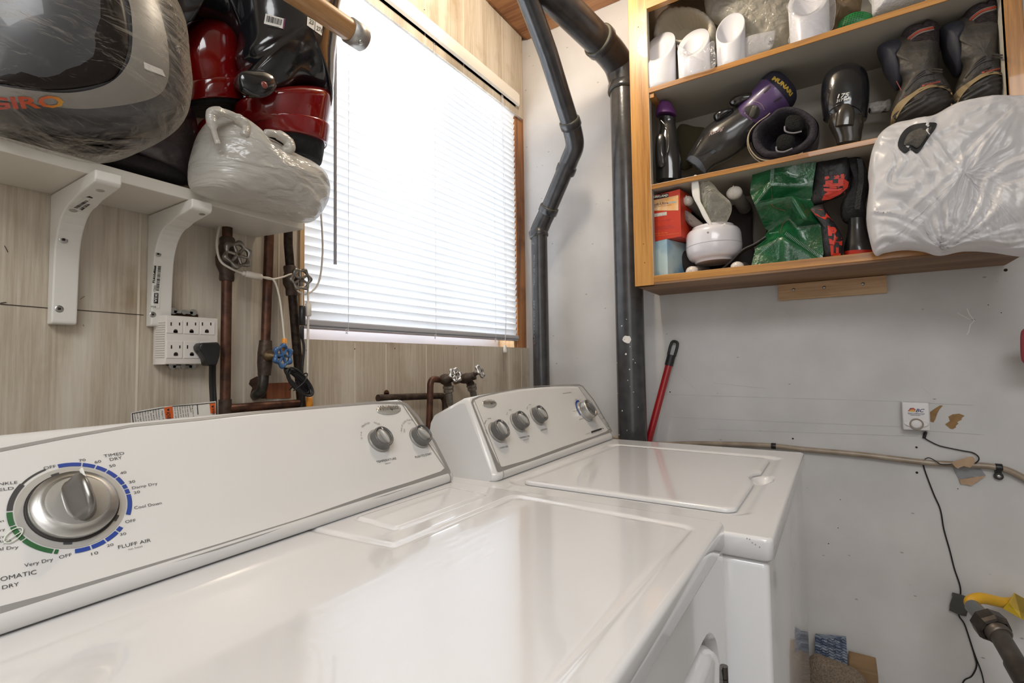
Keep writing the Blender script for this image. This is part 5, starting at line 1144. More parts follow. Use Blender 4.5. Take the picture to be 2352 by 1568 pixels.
# ---- gas line: yellow corrugated hose, steel coupling, iron pipe
g = thing('gas_line', 'yellow corrugated gas hose joined by a steel nut to a dark iron pipe, lower right', 'gas line', X(2250, 1500, 1.45))
dep = 1.05
G = lambda x_, y_, d_=0: D(*c7(x_, y_), dep+d_)
b = MB(); hp = spline([G(535, 470), G(500, 420, .005), G(520, 372, .012), G(620, 340, .02), G(720, 345, .03), G(850, 375, .045), G(1000, 405, .06), G(1150, 400, .075), G(1300, 420, .09)], 22)
rings_r = [.0098+.0014*(1 if i%3 else -1) for i in range(len(hp))]; b.tube(hp, rings_r, 18); b.build('gas_hose', mat('gas_yellow', '#d9a61c', .35, coat=.2), g)
A_, B_ = G(530, 455), G(905, 850, -.07); ax = (B_-A_).normalized()
b = MB(); b.lathe([(.0125, -.004), (.0145, 0), (.0150, .028), (.0162, .030), (.0162, .034)], A_, ax, 24); b.build('flare_fitting', mat('fitting_grey', '#8d9090', .3, metal=.9), g)
N0 = A_+ax*.033; b = MB(); b.lathe([(.019, 0), (.029, .007), (.0305, .026), (.028, .033), (.0235, .035), (.022, .030)], N0, ax, 8, smooth=False); b.build('hex_nut', mat('iron_nut', '#4c4642', .4, metal=.8, col2='#5f5852', scale=50), g)
b = MB(); b.lathe([(.021, .034), (.021, .046), (.018, .048)], N0, ax, 24); b.build('nut_collar', mat('iron_nut2', '#6a615a', .4, metal=.7), g)
E_ = G(1190, 1330, -.14); e1 = N0+ax*.04
b = MB(); b.tube([e1, e1+(E_-e1)*1.0], .0165, 22); b.build('iron_pipe', mat('iron_pipe', '#504a46', .45, metal=.5, col2='#5d5751', scale=60), g)
b = MB(); dd = (E_-e1).normalized(); b.tube([E_-dd*.004, E_+dd*.05], .0195, 22); b.tube([E_+dd*.02, E_+dd*.02+V((-.0, -.01, -.06))], .016, 18); b.build('iron_elbow', mat('iron_nut', '#4c4642', .4), g)
b = MB(); q = [G(1140, 262, .05), G(1290, 345, .06), G(1400, 450, .065), G(1400, 720, .02), G(1240, 640, .02), G(975, 490, .03), G(1060, 400, .045)]; b.prism(q, FW*.0012); tg = bvh(b); o = b.build('hang_tag', mat('tag_yellow', '#b99b12', .5, col2='#a88a10', scale=20), g)
b = MB()
for i in range(11):
    ptext(b, tg, 'warning read all instructions before use', c7(1050+i*9, 445-i*16), c7(1300+i*9, 565-i*16), (.5, -1.3), .0008)
b.build('tag_print', black_ink, o)

# ------------------------------------------------------------------ floor things at the lower right
def wavy(mb, P, n, amp, k, th):
    pass
yr = XE
rx = lambda px, py, x_: X(px, py, x_)
t = thing('knit_mat', 'blue and grey ribbed mat standing folded against the wall beside the washer', 'mat', X(1910, 1568, 1.52))
b = MB(); 
A0_, A1_, A2_, A3_ = X(1872, 1463, 1.57), X(1944, 1467, 1.55), X(1950, 1620, 1.50), X(1868, 1620, 1.50)
def fn(u, v): p = A0_.lerp(A1_, u).lerp(A3_.lerp(A2_, u), v); return p+V((-.003*sin(v*150)-.002*noise.noise(p*120), 0, .002*sin(u*30)))
b.grid(fn, 40, 90); P_ = len(b.v)
def fn2(u, v): return fn(u, v)+V((.02, 0, 0))
b.grid(fn2, 2, 2); b.build('mat_face', mat('knit_blue', '#8d97a6', .95, col2='#56627a', scale=60, stretch=(1, .25, 2.5), bump=.8, bscale=160, contrast=(.42, .58)), t)
t = thing('fluffy_rug', 'beige fluffy rug rolled on the floor in front of the ribbed mat', 'rug', X(1920, 1568, 1.46))
b = MB(); b.blob([X(*q, 1.46) for q in ((1868, 1502), (1900, 1510), (1940, 1525), (1975, 1545), (1992, 1580), (1990, 1700), (1850, 1700), (1850, 1540))], (-1, 0, .2), .04, .04, rings=30, N=200, crease=.0025, cs=260); b.build('rug_pile', mat('rug_beige', '#b7a28c', 1., col2='#94806c', scale=260, bump=1., bscale=500), t)
t = thing('cardboard_box', 'brown cardboard box on the floor beside the fluffy rug', 'box', X(1990, 1568, 1.54))
p = X(1950, 1532, 1.50); q = X(2016, 1530, 1.50); b = MB(); b.box((1.50, q.y, 0), (1.585, p.y, p.z)); b.build('carton', mat('cardboard', '#7f6547', .85, col2='#8d7252', scale=20), t, .002)
t = tag(MB().blob([X(*q, 1.50) for q in ((2346, 760), (2360, 755), (2420, 760), (2420, 830), (2360, 835), (2347, 828), (2344, 795))], (-1, 0, 0), .02, .02, rings=6, N=40).build('red_cloth', mat('cloth_red', '#a8484e', .8, bump=.3)), 'red cloth edge just entering at the right side of the frame', 'cloth')
# ------------------------------------------------------------------ wall cupboard (open front)
XF = 1.37
oak = wood('honey_wood_up', '#9c6a31', '#bb8544', '#cc9852', 'z', 60, .35, 8, coat=.35, bump=.05)
oak_y = wood('honey_wood_across', '#8f5f2c', '#b27c3d', '#c58f4a', 'y', 60, .35, 8, coat=.3, bump=.05)
ply = wood('underside_ply', '#6d4f37', '#86654a', '#967658', 'y', 50, .6, 7, bump=.08)
inner = mat('cupboard_paint', '#b1aa9c', .55, col2='#a8a194', scale=6)
YL = X(1458, 640, XF).y; YR = -.337; zB = 1.346; zBt = X(1500, 633, XF).z
yi = X(1499, 560, XF).y; yri = X(2316, 180, XF).y
zs1 = (X(1500, 433.5, XF).z, X(1500, 423.5, XF).z); zs2 = (X(1495, 212, XF).z, X(1495, 201, XF).z); zt = X(1482, 21.5, XF).z
cab = thing('wall_cupboard', 'open honey-coloured wooden wall cupboard crammed with boots and bags, on the right wall', 'cupboard', (1.5, .07, zB))
XB = XE-.001
def part(name, a, c, m_, bev=.0012): b = MB(); b.box(a, c); return b.build(name, m_, cab, bev)
ZTOP = zt+.17
part('front_stile', (XF, yi, zB), (XF+.018, YL, ZTOP), oak); part('front_stile', (XF, YR, zB+.02), (XF+.018, yri, ZTOP), oak)
part('side_panel', (XF+.018, YL-.010, zB+.0062), (XB, YL-.0002, ZTOP-.001), oak); part('side_panel', (XF+.018, YR+.0005, zB+.0065), (XB, yri-.004, ZTOP-.001), inner); part('stile_edge', (XF-.0004, yi-.0012, zBt), (XF+.0185, yi, ZTOP-.001), inner, 0)
part('bottom_board', (XF+.001, YR, zB), (XB, YL-.0001, zB+.0063), ply); part('bottom_board', (XF+.0005, YR, zB+.006), (XB-.002, YL-.010, zBt), oak_y)
part('shelf_board', (XF+.002, yri, zs1[0]), (XB-.004, yi, zs1[1]), inner); part('shelf_edge', (XF, yri, zs1[0]-.0004), (XF+.004, yi, zs1[1]+.0004), oak_y)
part('shelf_board', (XF+.002, yri, zs2[0]), (XB-.004, yi, zs2[1]), inner); part('shelf_edge', (XF, yri, zs2[0]-.0004), (XF+.004, yi, zs2[1]+.0004), oak_y)
part('top_rail', (XF, yri, zt), (XF+.018, yi, ZTOP), oak_y); part('top_board', (XF+.018, yri, ZTOP-.02), (XB, yi, ZTOP), inner)
part('back_panel', (XB-.006, yri, zBt), (XB, yi, ZTOP-.02), inner, 0)
part('side_lining', (XF+.018, YL-.013, zBt), (XB-.006, YL-.010, ZTOP-.02), inner, 0); part('side_lining', (XF+.002, yri-.004, zBt), (XB-.006, yri, ZTOP-.02), mat('lining_cream', '#c9c4b6', .5), 0)
part('back_cleat', (XB-.026, yri, zs1[1]+.045), (XB-.007, yi, zs1[1]+.075), inner)
part('shelf_cleat', (XF+.004, yi-.014, zs2[0]-.014), (XF+.1, yi, zs2[0]-.0005), oak_y)
for px, py in ((1466, 62), (1466, 110), (1478, 560), (1481, 603)):
    p = X(px, py, XF-.0003); b = MB(); b.lathe([(.0016, 0), (.0012, .0004)], p, (-1, 0, 0), 10); b.build('nail_hole', mat('nail_brown', '#6b4522', .7), cab)
# batten under it
A_, B_ = X(1787, 650, XE-.018), X(2037, 640, XE-.018); zb0 = X(1787, 690, XE-.018).z
bt = thing('wood_batten', 'pale wood batten with three screws fixed to the wall under the cupboard', 'batten', (XE-.01, (A_.y+B_.y)/2, zb0))
b = MB(); b.box((XE-.018, B_.y, zb0), (XE-.0006, A_.y, zB-.001)); b.build('batten_board', wood('pine_across', '#b18d66', '#c4a17a', '#cfae88', 'y', 60, .5, 8, bump=.05), bt, .001)
for px, py in ((1823, 665), (1893, 660), (1982, 652)):
    p = X(px, py, XE-.0185); b = MB(); b.lathe([(.0042, 0), (.0042, .0006), (.0034, .002), (.001, .0028)], p, (-1, 0, 0), 16); b.build('screw', steel, bt)

# ------------------------------------------------------------------ contents helpers
c3 = lambda x_, y_: (1560+x_/5.113, 150+y_/5.113)
c5 = lambda x_, y_: (1440+x_/4.481, y_/4.481)
c4 = lambda x_, y_: (1480+x_/6.27, 400+y_/6.27)
ct = lambda x_, y_: (1700+x_/5.406, 340+y_/5.406)
cb = lambda x_, y_: (1880+x_/4.481, y_/4.481)
NX = V((-1, 0, 0))
def PX_(x): return lambda px, py: X(px, py, x)
def pillow(name, label, cat, cf, pts, x, m_, tf=.03, tb=.03, parent=None, p=.5, **k):
    b = MB(); b.blob([X(*cf(*q), x) for q in pts], NX, tf, tb, p=p, **k); o = b.build(name, m_, parent)
    if label: tag(o, label, cat)
    return o, b

# ---- top shelf: white oval tubes with slant-cut mouths
tube_w = mat('white_pvc', '#dfe0e8', .25, coat=.3)
def otube(label, l, r, ybot, yfront, yback, x, rr, hole, rim):
    """l,r px of body sides; front/back px rows of the slanted mouth"""
    a, c_ = X(l, ybot-20, x), X(r, ybot-20, x); yc_ = (a.y+c_.y)/2; R = abs(a.y-c_.y)/2; mx = (l+r)/2
    z0 = zs2[1]+.0005; zf = X(mx, yfront, x-R*rr).z; zb_ = X(mx, yback, x+R*rr).z; N = 48
    t = thing('white_tube', label, 'tube', (x, yc_, z0), 'white tubes on the cupboard top shelf')
    def ring(s_, f, zoff=0): 
        P = []
        for k in range(N):
            an = 2*pi*k/N; cx_ = -cos(an)*R*rr*s_+f*R*rr; cy_ = sin(an)*R*s_; u = (cx_/(R*rr)+1)/2
            P.append(V((x+cx_, yc_+cy_, (zf+(zb_-zf)*u)+zoff)))
        return P
    def flat(s_, z): return [V((x-cos(2*pi*k/N)*R*rr*s_, yc_+sin(2*pi*k/N)*R*s_, z)) for k in range(N)]
    b = MB(); b.loft([flat(.88, z0), flat(.95, z0+.004), flat(.97, z0+.012), ring(1, 0, -.004), ring(.985, 0, -.001), ring(.95, 0, 0), ring(hole+.03, rim, 0), ring(hole, rim, -.003)]+[[V((p.x*.0+x+(p.x-x)*.96, yc_+(p.y-yc_)*.96, z0+.01)) for p in ring(hole, rim)]], (True, True)); b.build('tube_body', tube_w, t); return t
otube('short white tube with a slanted mouth, standing first at the cupboard left end', 1478.5, 1553, 193, 139, 77, 1.412, .95, .60, -.2)
t2_ = otube('short white tube half covered by clear film, second from the cupboard left end', 1558, 1632, 175, 127, 68, 1.412, .95, .62, -.15)
otube('narrow white tube with a tall oval mouth, third from the cupboard left end', 1646, 1714, 146, 97, 30, 1.412, 1.05, .90, 0)
otube('wide white tube in film at the middle of the cupboard top shelf', 1812, 1908, 93, 36, -40, 1.425, .9, .74, -.1)
cream = mat('pouch_cream', '#ddd5c4', .7, bump=.3, bscale=40)
pt_ = thing('elastic_pouch', 'cream cloth pouch with a gathered elastic mouth behind the first white tubes', 'pouch', X(1575, 80, 1.5))
b = MB(); O = [X(*c5(*q), 1.50) for q in ((300, 420), (290, 300), (330, 190), (420, 115), (550, 95), (700, 105), (820, 160), (900, 250), (915, 340), (870, 440), (700, 480), (500, 480))]
O = spline(O, 6, True); c_ = sum(O, V())/len(O); n_ = len(O)
rings = [[c_+(o-c_)*s_+V((dx, 0, 0))+V((.0015*sin(i*1.9), 0, .0012*sin(i*2.3))) for i, o in enumerate(O)] for s_, dx in ((.9, .06), (1.0, .02), (1.0, -.005), (.93, -.02), (.84, -.022), (.76, -.008), (.7, .03), (.5, .06))]
b.loft(rings, (True, True)); b.build('pouch_cloth', cream, pt_)
cl2 = film('crinkle_clear', '#efe9da', .5, .1, 1., 22)
pillow('clear_bag', 'crumpled clear plastic bag at the back of the cupboard top shelf', 'plastic bag', lambda x, y: (x, y), ((1625, 40), (1625, -20), (1700, -60), (1810, -40), (1830, 30), (1820, 85), (1790, 110), (1735, 118), (1700, 100), (1660, 60)), 1.50, cl2, .05, .04, crease=.008, cs=45, rings=20, N=110, seed=4)
zb_o, zb_b = pillow('zip_bag', 'small clear zip bag with printing, between the third and fourth white tubes', 'zip bag', c5, ((1195, 440), (1260, 370), (1500, 320), (1525, 330), (1490, 490), (1380, 540), (1195, 600)), 1.41, film('zip_film', '#dddde2', .45, .12, .4, 25), .008, .006, crease=.0008, cs=80)
b = MB(); tz = bvh(zb_b); ptext(b, tz, 'WARNING', c5(1462, 440), c5(1520, 425), (0, -4), .0012); ptext(b, tz, 'KEEP AWAY', c5(1455, 462), c5(1515, 448), (0, -4), .0012); b.build('bag_print', black_ink, zb_o)
pillow('clear_film', 'loose clear film wrapped over the wide white tube', 'film', c5, ((1640, 60), (1680, 150), (1680, 330), (1660, 440), (1760, 470), (2080, 330), (2140, 200), (2130, -20), (1900, 20), (1750, -20)), 1.372, film('thin_film', '#e4e4ea', .95, .08, .5, 18), .006, .003, crease=.002, cs=50)
pillow('clear_film', 'loose clear film hanging from the second white tube', 'film', c5, ((520, 460), (560, 600), (560, 780), (700, 760), (905, 690), (905, 500), (880, 420), (700, 560)), 1.366, film('thin_film', '#e4e4ea', .95, .08, .5, 18), .004, .003, crease=.001, cs=50)
pillow('brown_bag', 'tan plastic-wrapped bundle at the right of the wide white tube', 'bundle', cb, ((90, 60), (130, -60), (420, -80), (440, 60), (400, 160), (210, 250), (150, 330), (120, 300)), 1.48, film('tan_film', '#a38a6a', .25, .25, .8, 20), .04, .03, crease=.004, cs=50)
gs_o, gs_b = pillow('shin_guard', 'green perforated plastic shell on the cupboard top shelf', 'shell', cb, ((190, 290), (230, 215), (330, 150), (440, 128), (530, 145), (560, 175), (560, 260), (400, 330), (200, 340)), 1.44, mat('green_plastic', '#1f7a3f', .4), .02, .02)
b = MB(); tg_ = bvh(gs_b)
for i in range(5):
    for j in range(8): splat(b, tg_, *cb(235+j*30+i*6, 270-j*15+i*-16 if 0 else 276-j*14-i*20), 1.3, 5)
b.build('vent_holes', darkgap, gs_o)
pillow('white_towel', 'white waffle cloth bundle at the right of the cupboard top shelf', 'cloth', cb, ((545, 30), (520, -60), (800, -120), (1100, -60), (1090, -10), (930, 40), (700, 120), (570, 170), (550, 110)), 1.42, mat('waffle_white', '#d9dade', .8, bump=.6, bscale=180), .03, .04, crease=.002, cs=40)

# ---- middle shelf
bo = thing('detergent_bottle', 'dark bottle with a purple cap at the left end of the middle shelf', 'bottle', X(1530, 420, 1.44))
b = MB(); b.vloft([(c5(325, 1215), c5(500, 1215)), (c5(345, 1290), c5(500, 1260)), (c5(330, 1380), c5(510, 1330)), (c5(295, 1480), c5(540, 1480)), (c5(290, 1600), c5(555, 1600)), (c5(300, 1750), c5(560, 1740)), (c5(300, 1870), c5(560, 1850))], PX_(1.44), NX, .8, 28, 5); b.build('bottle_body', mat('bottle_dark', '#252527', .15, coat=.6), bo)
b = MB(); b.vloft([(c5(300, 1200), c5(505, 1180)), (c5(305, 1150), c5(500, 1150)), (c5(320, 1085), c5(465, 1075)), (c5(330, 1062), c5(455, 1058))], PX_(1.44), NX, 1, 26, 3); b.build('bottle_cap', mat('cap_purple', '#6e3c78', .4), bo)
b = MB(); b.tube([X(*c5(350, 1240), 1.405), X(*c5(420, 1330), 1.40), X(*c5(430, 1480), 1.40), X(*c5(415, 1570), 1.40)], .0022, 8, sub=5); b.build('glint_ridge', mat('ridge_glint', '#45433f', .1, coat=1.), bo)  # lighter strip that stands for a glint down the bottle
b = MB(); b.blob([X(*c5(*q), 1.41) for q in ((300, 1420), (340, 1370), (390, 1400), (400, 1570), (390, 1700), (320, 1720), (300, 1600))], NX, .012, .01); b.build('bottle_grip', mat('bottle_dark', '#252527', .15), bo)
pillow('olive_cloth', 'dark olive cloth at the back of the middle shelf behind the purple boot', 'cloth', c3, ((10, 700), (180, 720), (330, 760), (330, 1000), (150, 1200), (0, 1200), (-60, 900)), 1.53, mat('olive', '#3c3621', .9), .02, .02)
# purple race boot lying on its side
pb = thing('ski_boot', 'purple and dark grey ski boot lying toe-down on the cupboard middle shelf', 'ski boot', X(1690, 330, 1.45))
xs_ = 1.478
shell_g = mat('boot_smoke', '#2f2e2e', .22, coat=.5); purple = mat('boot_purple', '#4d3763', .35, coat=.2, col2='#573e6c', scale=18); navy = mat('collar_navy', '#1d1c2e', .8, bump=.3, bscale=100)
sb = MB(); sb.vloft([(c3(75, 1120), c3(310, 1280)), (c3(110, 1045), c3(400, 1185)), (c3(200, 900), c3(560, 1110)), (c3(300, 760), c3(740, 990)), (c3(480, 620), c3(900, 830)), (c3(640, 500), c3(1000, 700)), (c3(760, 380), c3(1080, 620))], PX_(xs_), NX, .75, 36, 6); sb.build('lower_shell', shell_g, pb); ts_ = bvh(sb)
cuf = MB(); cuf.vloft([(c3(668, 640), c3(775, 745)), (c3(655, 560), c3(850, 725)), (c3(735, 450), c3(985, 690)), (c3(860, 310), c3(1110, 610)), (c3(940, 220), c3(1240, 540)), (c3(975, 180), c3(1300, 490))], PX_(xs_-.012), NX, .85, 36, 6); cuf.build('cuff', purple, pb); tc_ = bvh(cuf)
col_ = MB(); col_.vloft([(c3(960, 190), c3(1290, 500)), (c3(1010, 140), c3(1345, 450)), (c3(1075, 100), c3(1380, 370)), (c3(1150, 92), c3(1375, 290))], PX_(xs_-.010), NX, .86, 36, 5); col_.build('collar', navy, pb); tk_ = bvh(col_)
both = MB(); both.v = cuf.v+col_.v; both.f = cuf.f+[[i+len(cuf.v) for i in f] for f in col_.f]; tb_ = bvh(both)
b = MB(); ptext(b, tb_, 'MUNARI', c3(1085, 165), c3(1305, 365), (6.5, -7.5), .0012, bold=.05, tf=lambda u, v, q: q+V((1, -1))*(4*u*(1-u)*3.2)); b.build('cuff_lettering', mat('letter_yellow', '#b99a35', .5), pb)
b = MB(); ptext(b, tc_, 'E-FLEX', c3(762, 565), c3(850, 650), (2, -3), .001); b.tube([on(tc_, *c3(*q), .001) for q in ((875, 425), (930, 435), (975, 470), (1000, 525))], .0005, 5, sub=3); ptext(b, ts_, 'Racing', c3(350, 830), c3(520, 750), (2, -9), .001, italic=.3); b.build('pale_print', mat('print_pink', '#b59c9a', .5), pb)
def patch(tree, cf, pts, m_, parent, name, lift=.0012, th=0):
    b = MB(); c_ = V((sum(p[0] for p in pts)/len(pts), sum(p[1] for p in pts)/len(pts), 0)); R = [[on(tree, *cf(*tuple(c_.lerp(V(q+(0,)), s_))[:2]), lift) for q in [tuple(p)[:2] for p in spline([V(p+(0,)) for p in pts], 4, True)]] for s_ in (.02, .35, .7, 1)]
    b.loft(R, (True, False)); return b.build(name, m_, parent)
patch(tc_, c3, [(770, 500), (830, 470), (900, 470), (945, 510), (940, 580), (890, 630), (820, 600), (780, 550)], darkgap, pb, 'adjuster_recess')
b = MB(); b.blob([on(tc_, *c3(*q), .004) for q in ((860, 480), (905, 470), (925, 490), (890, 590), (850, 615), (820, 590))], NX, .006, .003, rings=6, N=40); b.build('adjuster_knob', mat('knob_olive', '#55524a', .3), pb)
for q in (((995, 310), (1060, 240), (1070, 255), (1005, 322)), ((1115, 420), (1195, 370), (1205, 382), (1125, 432))): patch(tc_, c3, list(q), darkgap, pb, 'cuff_slot')
for q in (((600, 470), (590, 430), (640, 370), (740, 340), (850, 320), (890, 350), (870, 400), (760, 440), (660, 480)), ((410, 640), (405, 590), (470, 530), (560, 505), (630, 510), (620, 550), (540, 610), (450, 660))):
    b = MB(); b.blob([X(*c3(*p), xs_-.035) for p in q], NX, .014, .012, rings=8, N=48); b.build('buckle', mat('buckle_black', '#141416', .12, coat=1.), pb)
patch(ts_, c3, [(85, 1120), (130, 1060), (220, 1090), (300, 1200), (305, 1275), (200, 1250), (110, 1180)], mat('toe_plate', '#4f5560', .45, bump=.2), pb, 'toe_plate', .003)
# boot seen into its open top
ob = thing('ski_boot', 'dark boot lying with its open padded top facing out, two fuzzy strap ends inside', 'ski boot', X(1800, 340, 1.45))
OO = spline([X(*c3(*q), 1.425) for q in ((850, 900), (870, 780), (960, 680), (1060, 610), (1150, 530), (1280, 497), (1430, 520), (1560, 600), (1640, 700), (1630, 850), (1550, 960), (1400, 1050), (1200, 1100), (1000, 1100), (890, 1010))], 5, True)
c_ = sum(OO, V())/len(OO)
def orings(L_): return [[c_+(o-c_)*s_+V((dx, 0, 0)) for o in OO] for s_, dx in L_]
b = MB(); b.loft(orings(((.9, .13), (.98, .06), (1.0, .02), (1.0, .0), (.985, -.006))), (True, False)); b.build('outer_shell', mat('boot_indigo', '#251d38', .3, coat=.4), ob)
b = MB(); b.loft(orings(((.96, .004), (.955, -.012), (.90, -.02), (.80, -.019), (.72, -.008), (.68, .02), (.62, .06), (.5, .09))), (False, True)); b.build('padded_liner', mat('liner_felt', '#2e2a31', .95, col2='#3a363e', scale=60, bump=.5, bscale=160), ob)
b = MB(); k_ = len(OO); r_ = orings(((1.04, -.006),))[0]; b.tube([r_[i % k_]+V((0, .004, 0)) for i in range(k_-22, k_+18)], .0016, 6); b.build('rim_piping', mat('piping_cream', '#a99b83', .3), ob)
b = MB(); r_ = orings(((1.09, .004),))[0]; b.tube([r_[i % k_]+V((0, .004, 0)) for i in range(k_-14, k_+10)], .0012, 6); b.build('rim_piping', mat('piping_cream', '#a99b83', .3), ob)
for q in (((1240, 700), (1260, 620), (1320, 585), (1420, 600), (1460, 660), (1440, 760), (1340, 780), (1250, 760)), ((1140, 940), (1150, 860), (1220, 810), (1320, 820), (1360, 860), (1330, 960), (1230, 1000), (1150, 990))):
    b = MB(); b.blob([X(*c3(*p), 1.405) for p in q], NX, .012, .02, rings=8, N=48, crease=.0012, cs=250); o_ = b.build('strap_end', mat('fuzzy_black', '#0e0e10', .9, bump=1., bscale=300), ob)
    tt = bvh(b); b = MB(); qq = [q[-2], q[-1], q[0]] if 0 else [q[0], q[-1], q[-2], q[-3]]; b.tube([X(*c3(p[0], p[1]+15), 1.396) for p in qq], .0022, 6, sub=5); b.build('strap_trim', mat('trim_grey', '#7d7b80', .3), o_)
# black rental boot seen from the heel
rb_ = thing('ski_boot', 'glossy black ski boot standing heel-out, printed 175 / 217 mm in white', 'ski boot', X(1940, 335, 1.44))
b = MB(); b.vloft([(c3(1850, 25), c3(2120, 5)), (c3(1740, 90), c3(2195, 70)), (c3(1680, 200), c3(2232, 200)), (c3(1660, 380), c3(2232, 400)), (c3(1675, 540), c3(2215, 590)), (c3(1690, 640), c3(2200, 640))], PX_(1.445), NX, .8, 36, 6); b.build('cuff', black_gloss, rb_); tq = bvh(b)
b = MB(); b.vloft([(c3(1760, 600), c3(2170, 620)), (c3(1750, 700), c3(2170, 690)), (c3(1790, 790), c3(2150, 780)), (c3(1830, 860), c3(2140, 860)), (c3(1850, 930), c3(2120, 905))], PX_(1.43), NX, .8, 32, 6); b.build('heel_shell', mat('heel_smoke', '#35312c', .2, coat=.7), rb_)
b = MB(); b.vloft([(c3(1920, 455), c3(2000, 455)), (c3(1880, 500), c3(2045, 500)), (c3(1850, 560), c3(2060, 560)), (c3(1830, 720), c3(2050, 700))], PX_(1.40), NX, .5, 24, 5); b.build('heel_spine', mat('heel_smoke', '#35312c', .2), rb_)
both = MB(); both.v = list(b.v); both.f = list(b.f); o_ = len(both.v); 
b = MB(); tt2 = tq
for s_, a_, c__, u_ in (('175', (1855, 388), (1997, 362), (.5, -9.5)), ('217 mm', (1842, 437), (2008, 395), (.5, -6.5))):
    ptext(b, tt2, s_, c3(*a_), c3(*c__), u_, .006, bold=.02, italic=.2)
b.build('size_print', mat('print_white', '#d8d6d2', .5), rb_)
b = MB(); b.tube([on(tq, *c3(*q), .001) for q in ((1680, 720), (1760, 560), (1860, 470), (1960, 460), (2060, 480), (2150, 560), (2200, 650))], .0014, 6, sub=5); b.build('cuff_seam', black_gloss, rb_)
b = MB(); b.tube([X(*c3(*q), 1.43) for q in ((2120, 610), (2140, 615), (2138, 680), (2130, 690))], .0016, 6, sub=3); b.build('heel_clip', steel, rb_)
# hiking boots
suede = mat('boot_taupe', '#4a443c', .5, col2='#33312f', scale=22, bump=.3, bscale=60); meshf = mat('boot_mesh', '#2c2527', .9, col2='#44383a', scale=160, stretch=(1, .6, 3), bump=.8, bscale=200, contrast=(.45, .55)); slate = mat('boot_slate', '#2b2c36', .6); solem = mat('sole_rubber', '#3b3836', .45); tan_m = mat('midsole_tan', '#93805f', .6); orange_r = mat('logo_orange', '#b5452c', .5); pale = mat('piping_pale', '#a3968c', .5)
def hiker(label, ox, oy, x, stretch_top=1., clipx=None):
    cf = lambda x_, y_: (lambda q: (min(q[0], clipx) if clipx else q[0], q[1]))(cb(x_+ox+(stretch_top-1)*.35*max(0, 800-y_), y_+oy-(stretch_top-1)*max(0, 800-y_)))
    t = thing('hiking_boot', label, 'boot', X(*cf(1100, 1200), x), 'hiking boots on the middle shelf')
    b = MB(); b.blob([X(*cf(*q), x) for q in ((740, 1180), (790, 1020), (850, 880), (770, 800), (740, 730), (700, 620), (640, 560), (700, 470), (860, 380), (1000, 330), (1180, 340), (1235, 420), (1235, 600), (1230, 720), (1320, 860), (1360, 960), (1250, 1080), (950, 1160), (800, 1250))], NX, .045, .05, rings=14, N=90, center=X(*cf(1040, 800), x), crease=.0015, cs=60); b.build('upper', suede, t); tu = bvh(b)
    b = MB(); b.blob([X(*cf(*q), x+.004) for q in ((880, 520), (830, 440), (870, 340), (970, 290), (1060, 300), (1110, 235), (1180, 250), (1235, 290), (1240, 440), (1230, 560), (1080, 570), (940, 600), (870, 590))], NX, .048, .05, rings=10, N=72); b.build('ankle_mesh', meshf, t); tm = bvh(b)
    b = MB(); b.blob([X(*cf(*q), x+.006) for q in ((600, 540), (620, 490), (720, 440), (850, 430), (910, 470), (890, 560), (820, 680), (860, 860), (800, 930), (730, 830), (680, 760), (640, 640))], NX, .045, .04, rings=10, N=72); b.build('tongue_panel', slate, t)
    b = MB(); b.blob([X(*cf(*q), x-.008) for q in ((730, 1290), (760, 1200), (850, 1080), (980, 960), (1120, 900), (1250, 895), (1330, 925), (1385, 1000), (1385, 1090), (1240, 1180), (1000, 1240), (840, 1290))], NX, .046, .05, rings=12, N=110); 
    for i, p in enumerate(b.v): p.x -= .0024*sin((p.z*1.0+p.y*.35)*620)
    b.build('sole', solem, t); tso = bvh(b)
    A = [cf(*q) for q in ((735, 1290), (760, 1150), (830, 1050), (960, 960), (1080, 885), (1200, 870), (1340, 905), (1385, 980))]; B_ = [cf(*q) for q in ((770, 1285), (830, 1170), (890, 1080), (990, 985), (1110, 915), (1220, 895), (1330, 925), (1375, 990))]
    al = MB(); al.v = []; 
    def both_on(px, py, l=.002):
        a = tso.ray_cast(CAM, RAY(px, py).normalized()); c__ = tu.ray_cast(CAM, RAY(px, py).normalized()); d = [h[3] for h in (a, c__) if h[0] is not None]
        return CAM+RAY(px, py).normalized()*((min(d) if d else 1.5)-l)
    SA = spline([V(q+(0,)) for q in A], 4); SB = spline([V(q+(0,)) for q in B_], 4)
    b = MB(); b.strip([both_on(p.x, p.y) for p in SA], [both_on(p.x, p.y, .0045) for p in SB], smooth=True); b.build('midsole', tan_m, t)
    for off, m_, r_ in ((0, orange_r, .0024), (-13, pale, .0008), (13, pale, .0008), (20, pale, .0006)):
        b = MB(); b.tube([on(tm, *cf(q[0]+off*.5, q[1]+off), .0012) for q in ((890, 455), (930, 400), (1000, 345), (1060, 315), (1120, 300), (1180, 285))], r_, 6, sub=4); b.build('collar_stripe', m_, t)
    for k_ in range(3):
        b = MB(); b.tube([both_on(*cf(*q), .001) for q in ((890, 940-k_*4), (980, 840-k_*16), (1070, 780-k_*22), (1180, 755-k_*22), (1270, 765-k_*24))], .0016, 6, sub=4); b.build('heel_groove', solem, t)
    b = MB(); P = [both_on(*cf(*q), .0022) for q in ((1020, 915), (1060, 860), (1150, 825), (1260, 815), (1310, 850), (1280, 868), (1180, 870), (1090, 890), (1030, 925))]; b.add(P, [list(range(len(P)))], False); b.build('logo_patch', solem, t)
    lm = MB(); 
    class TT: 
        def ray_cast(s, o, d): return (both_on_dir(d),)
    def both_on_dir(d):
        hs = [h for h in (tso.ray_cast(CAM, d), tu.ray_cast(CAM, d)) if h[0] is not None]; return min(hs, key=lambda h: h[3])[0] if hs else CAM+d*1.5
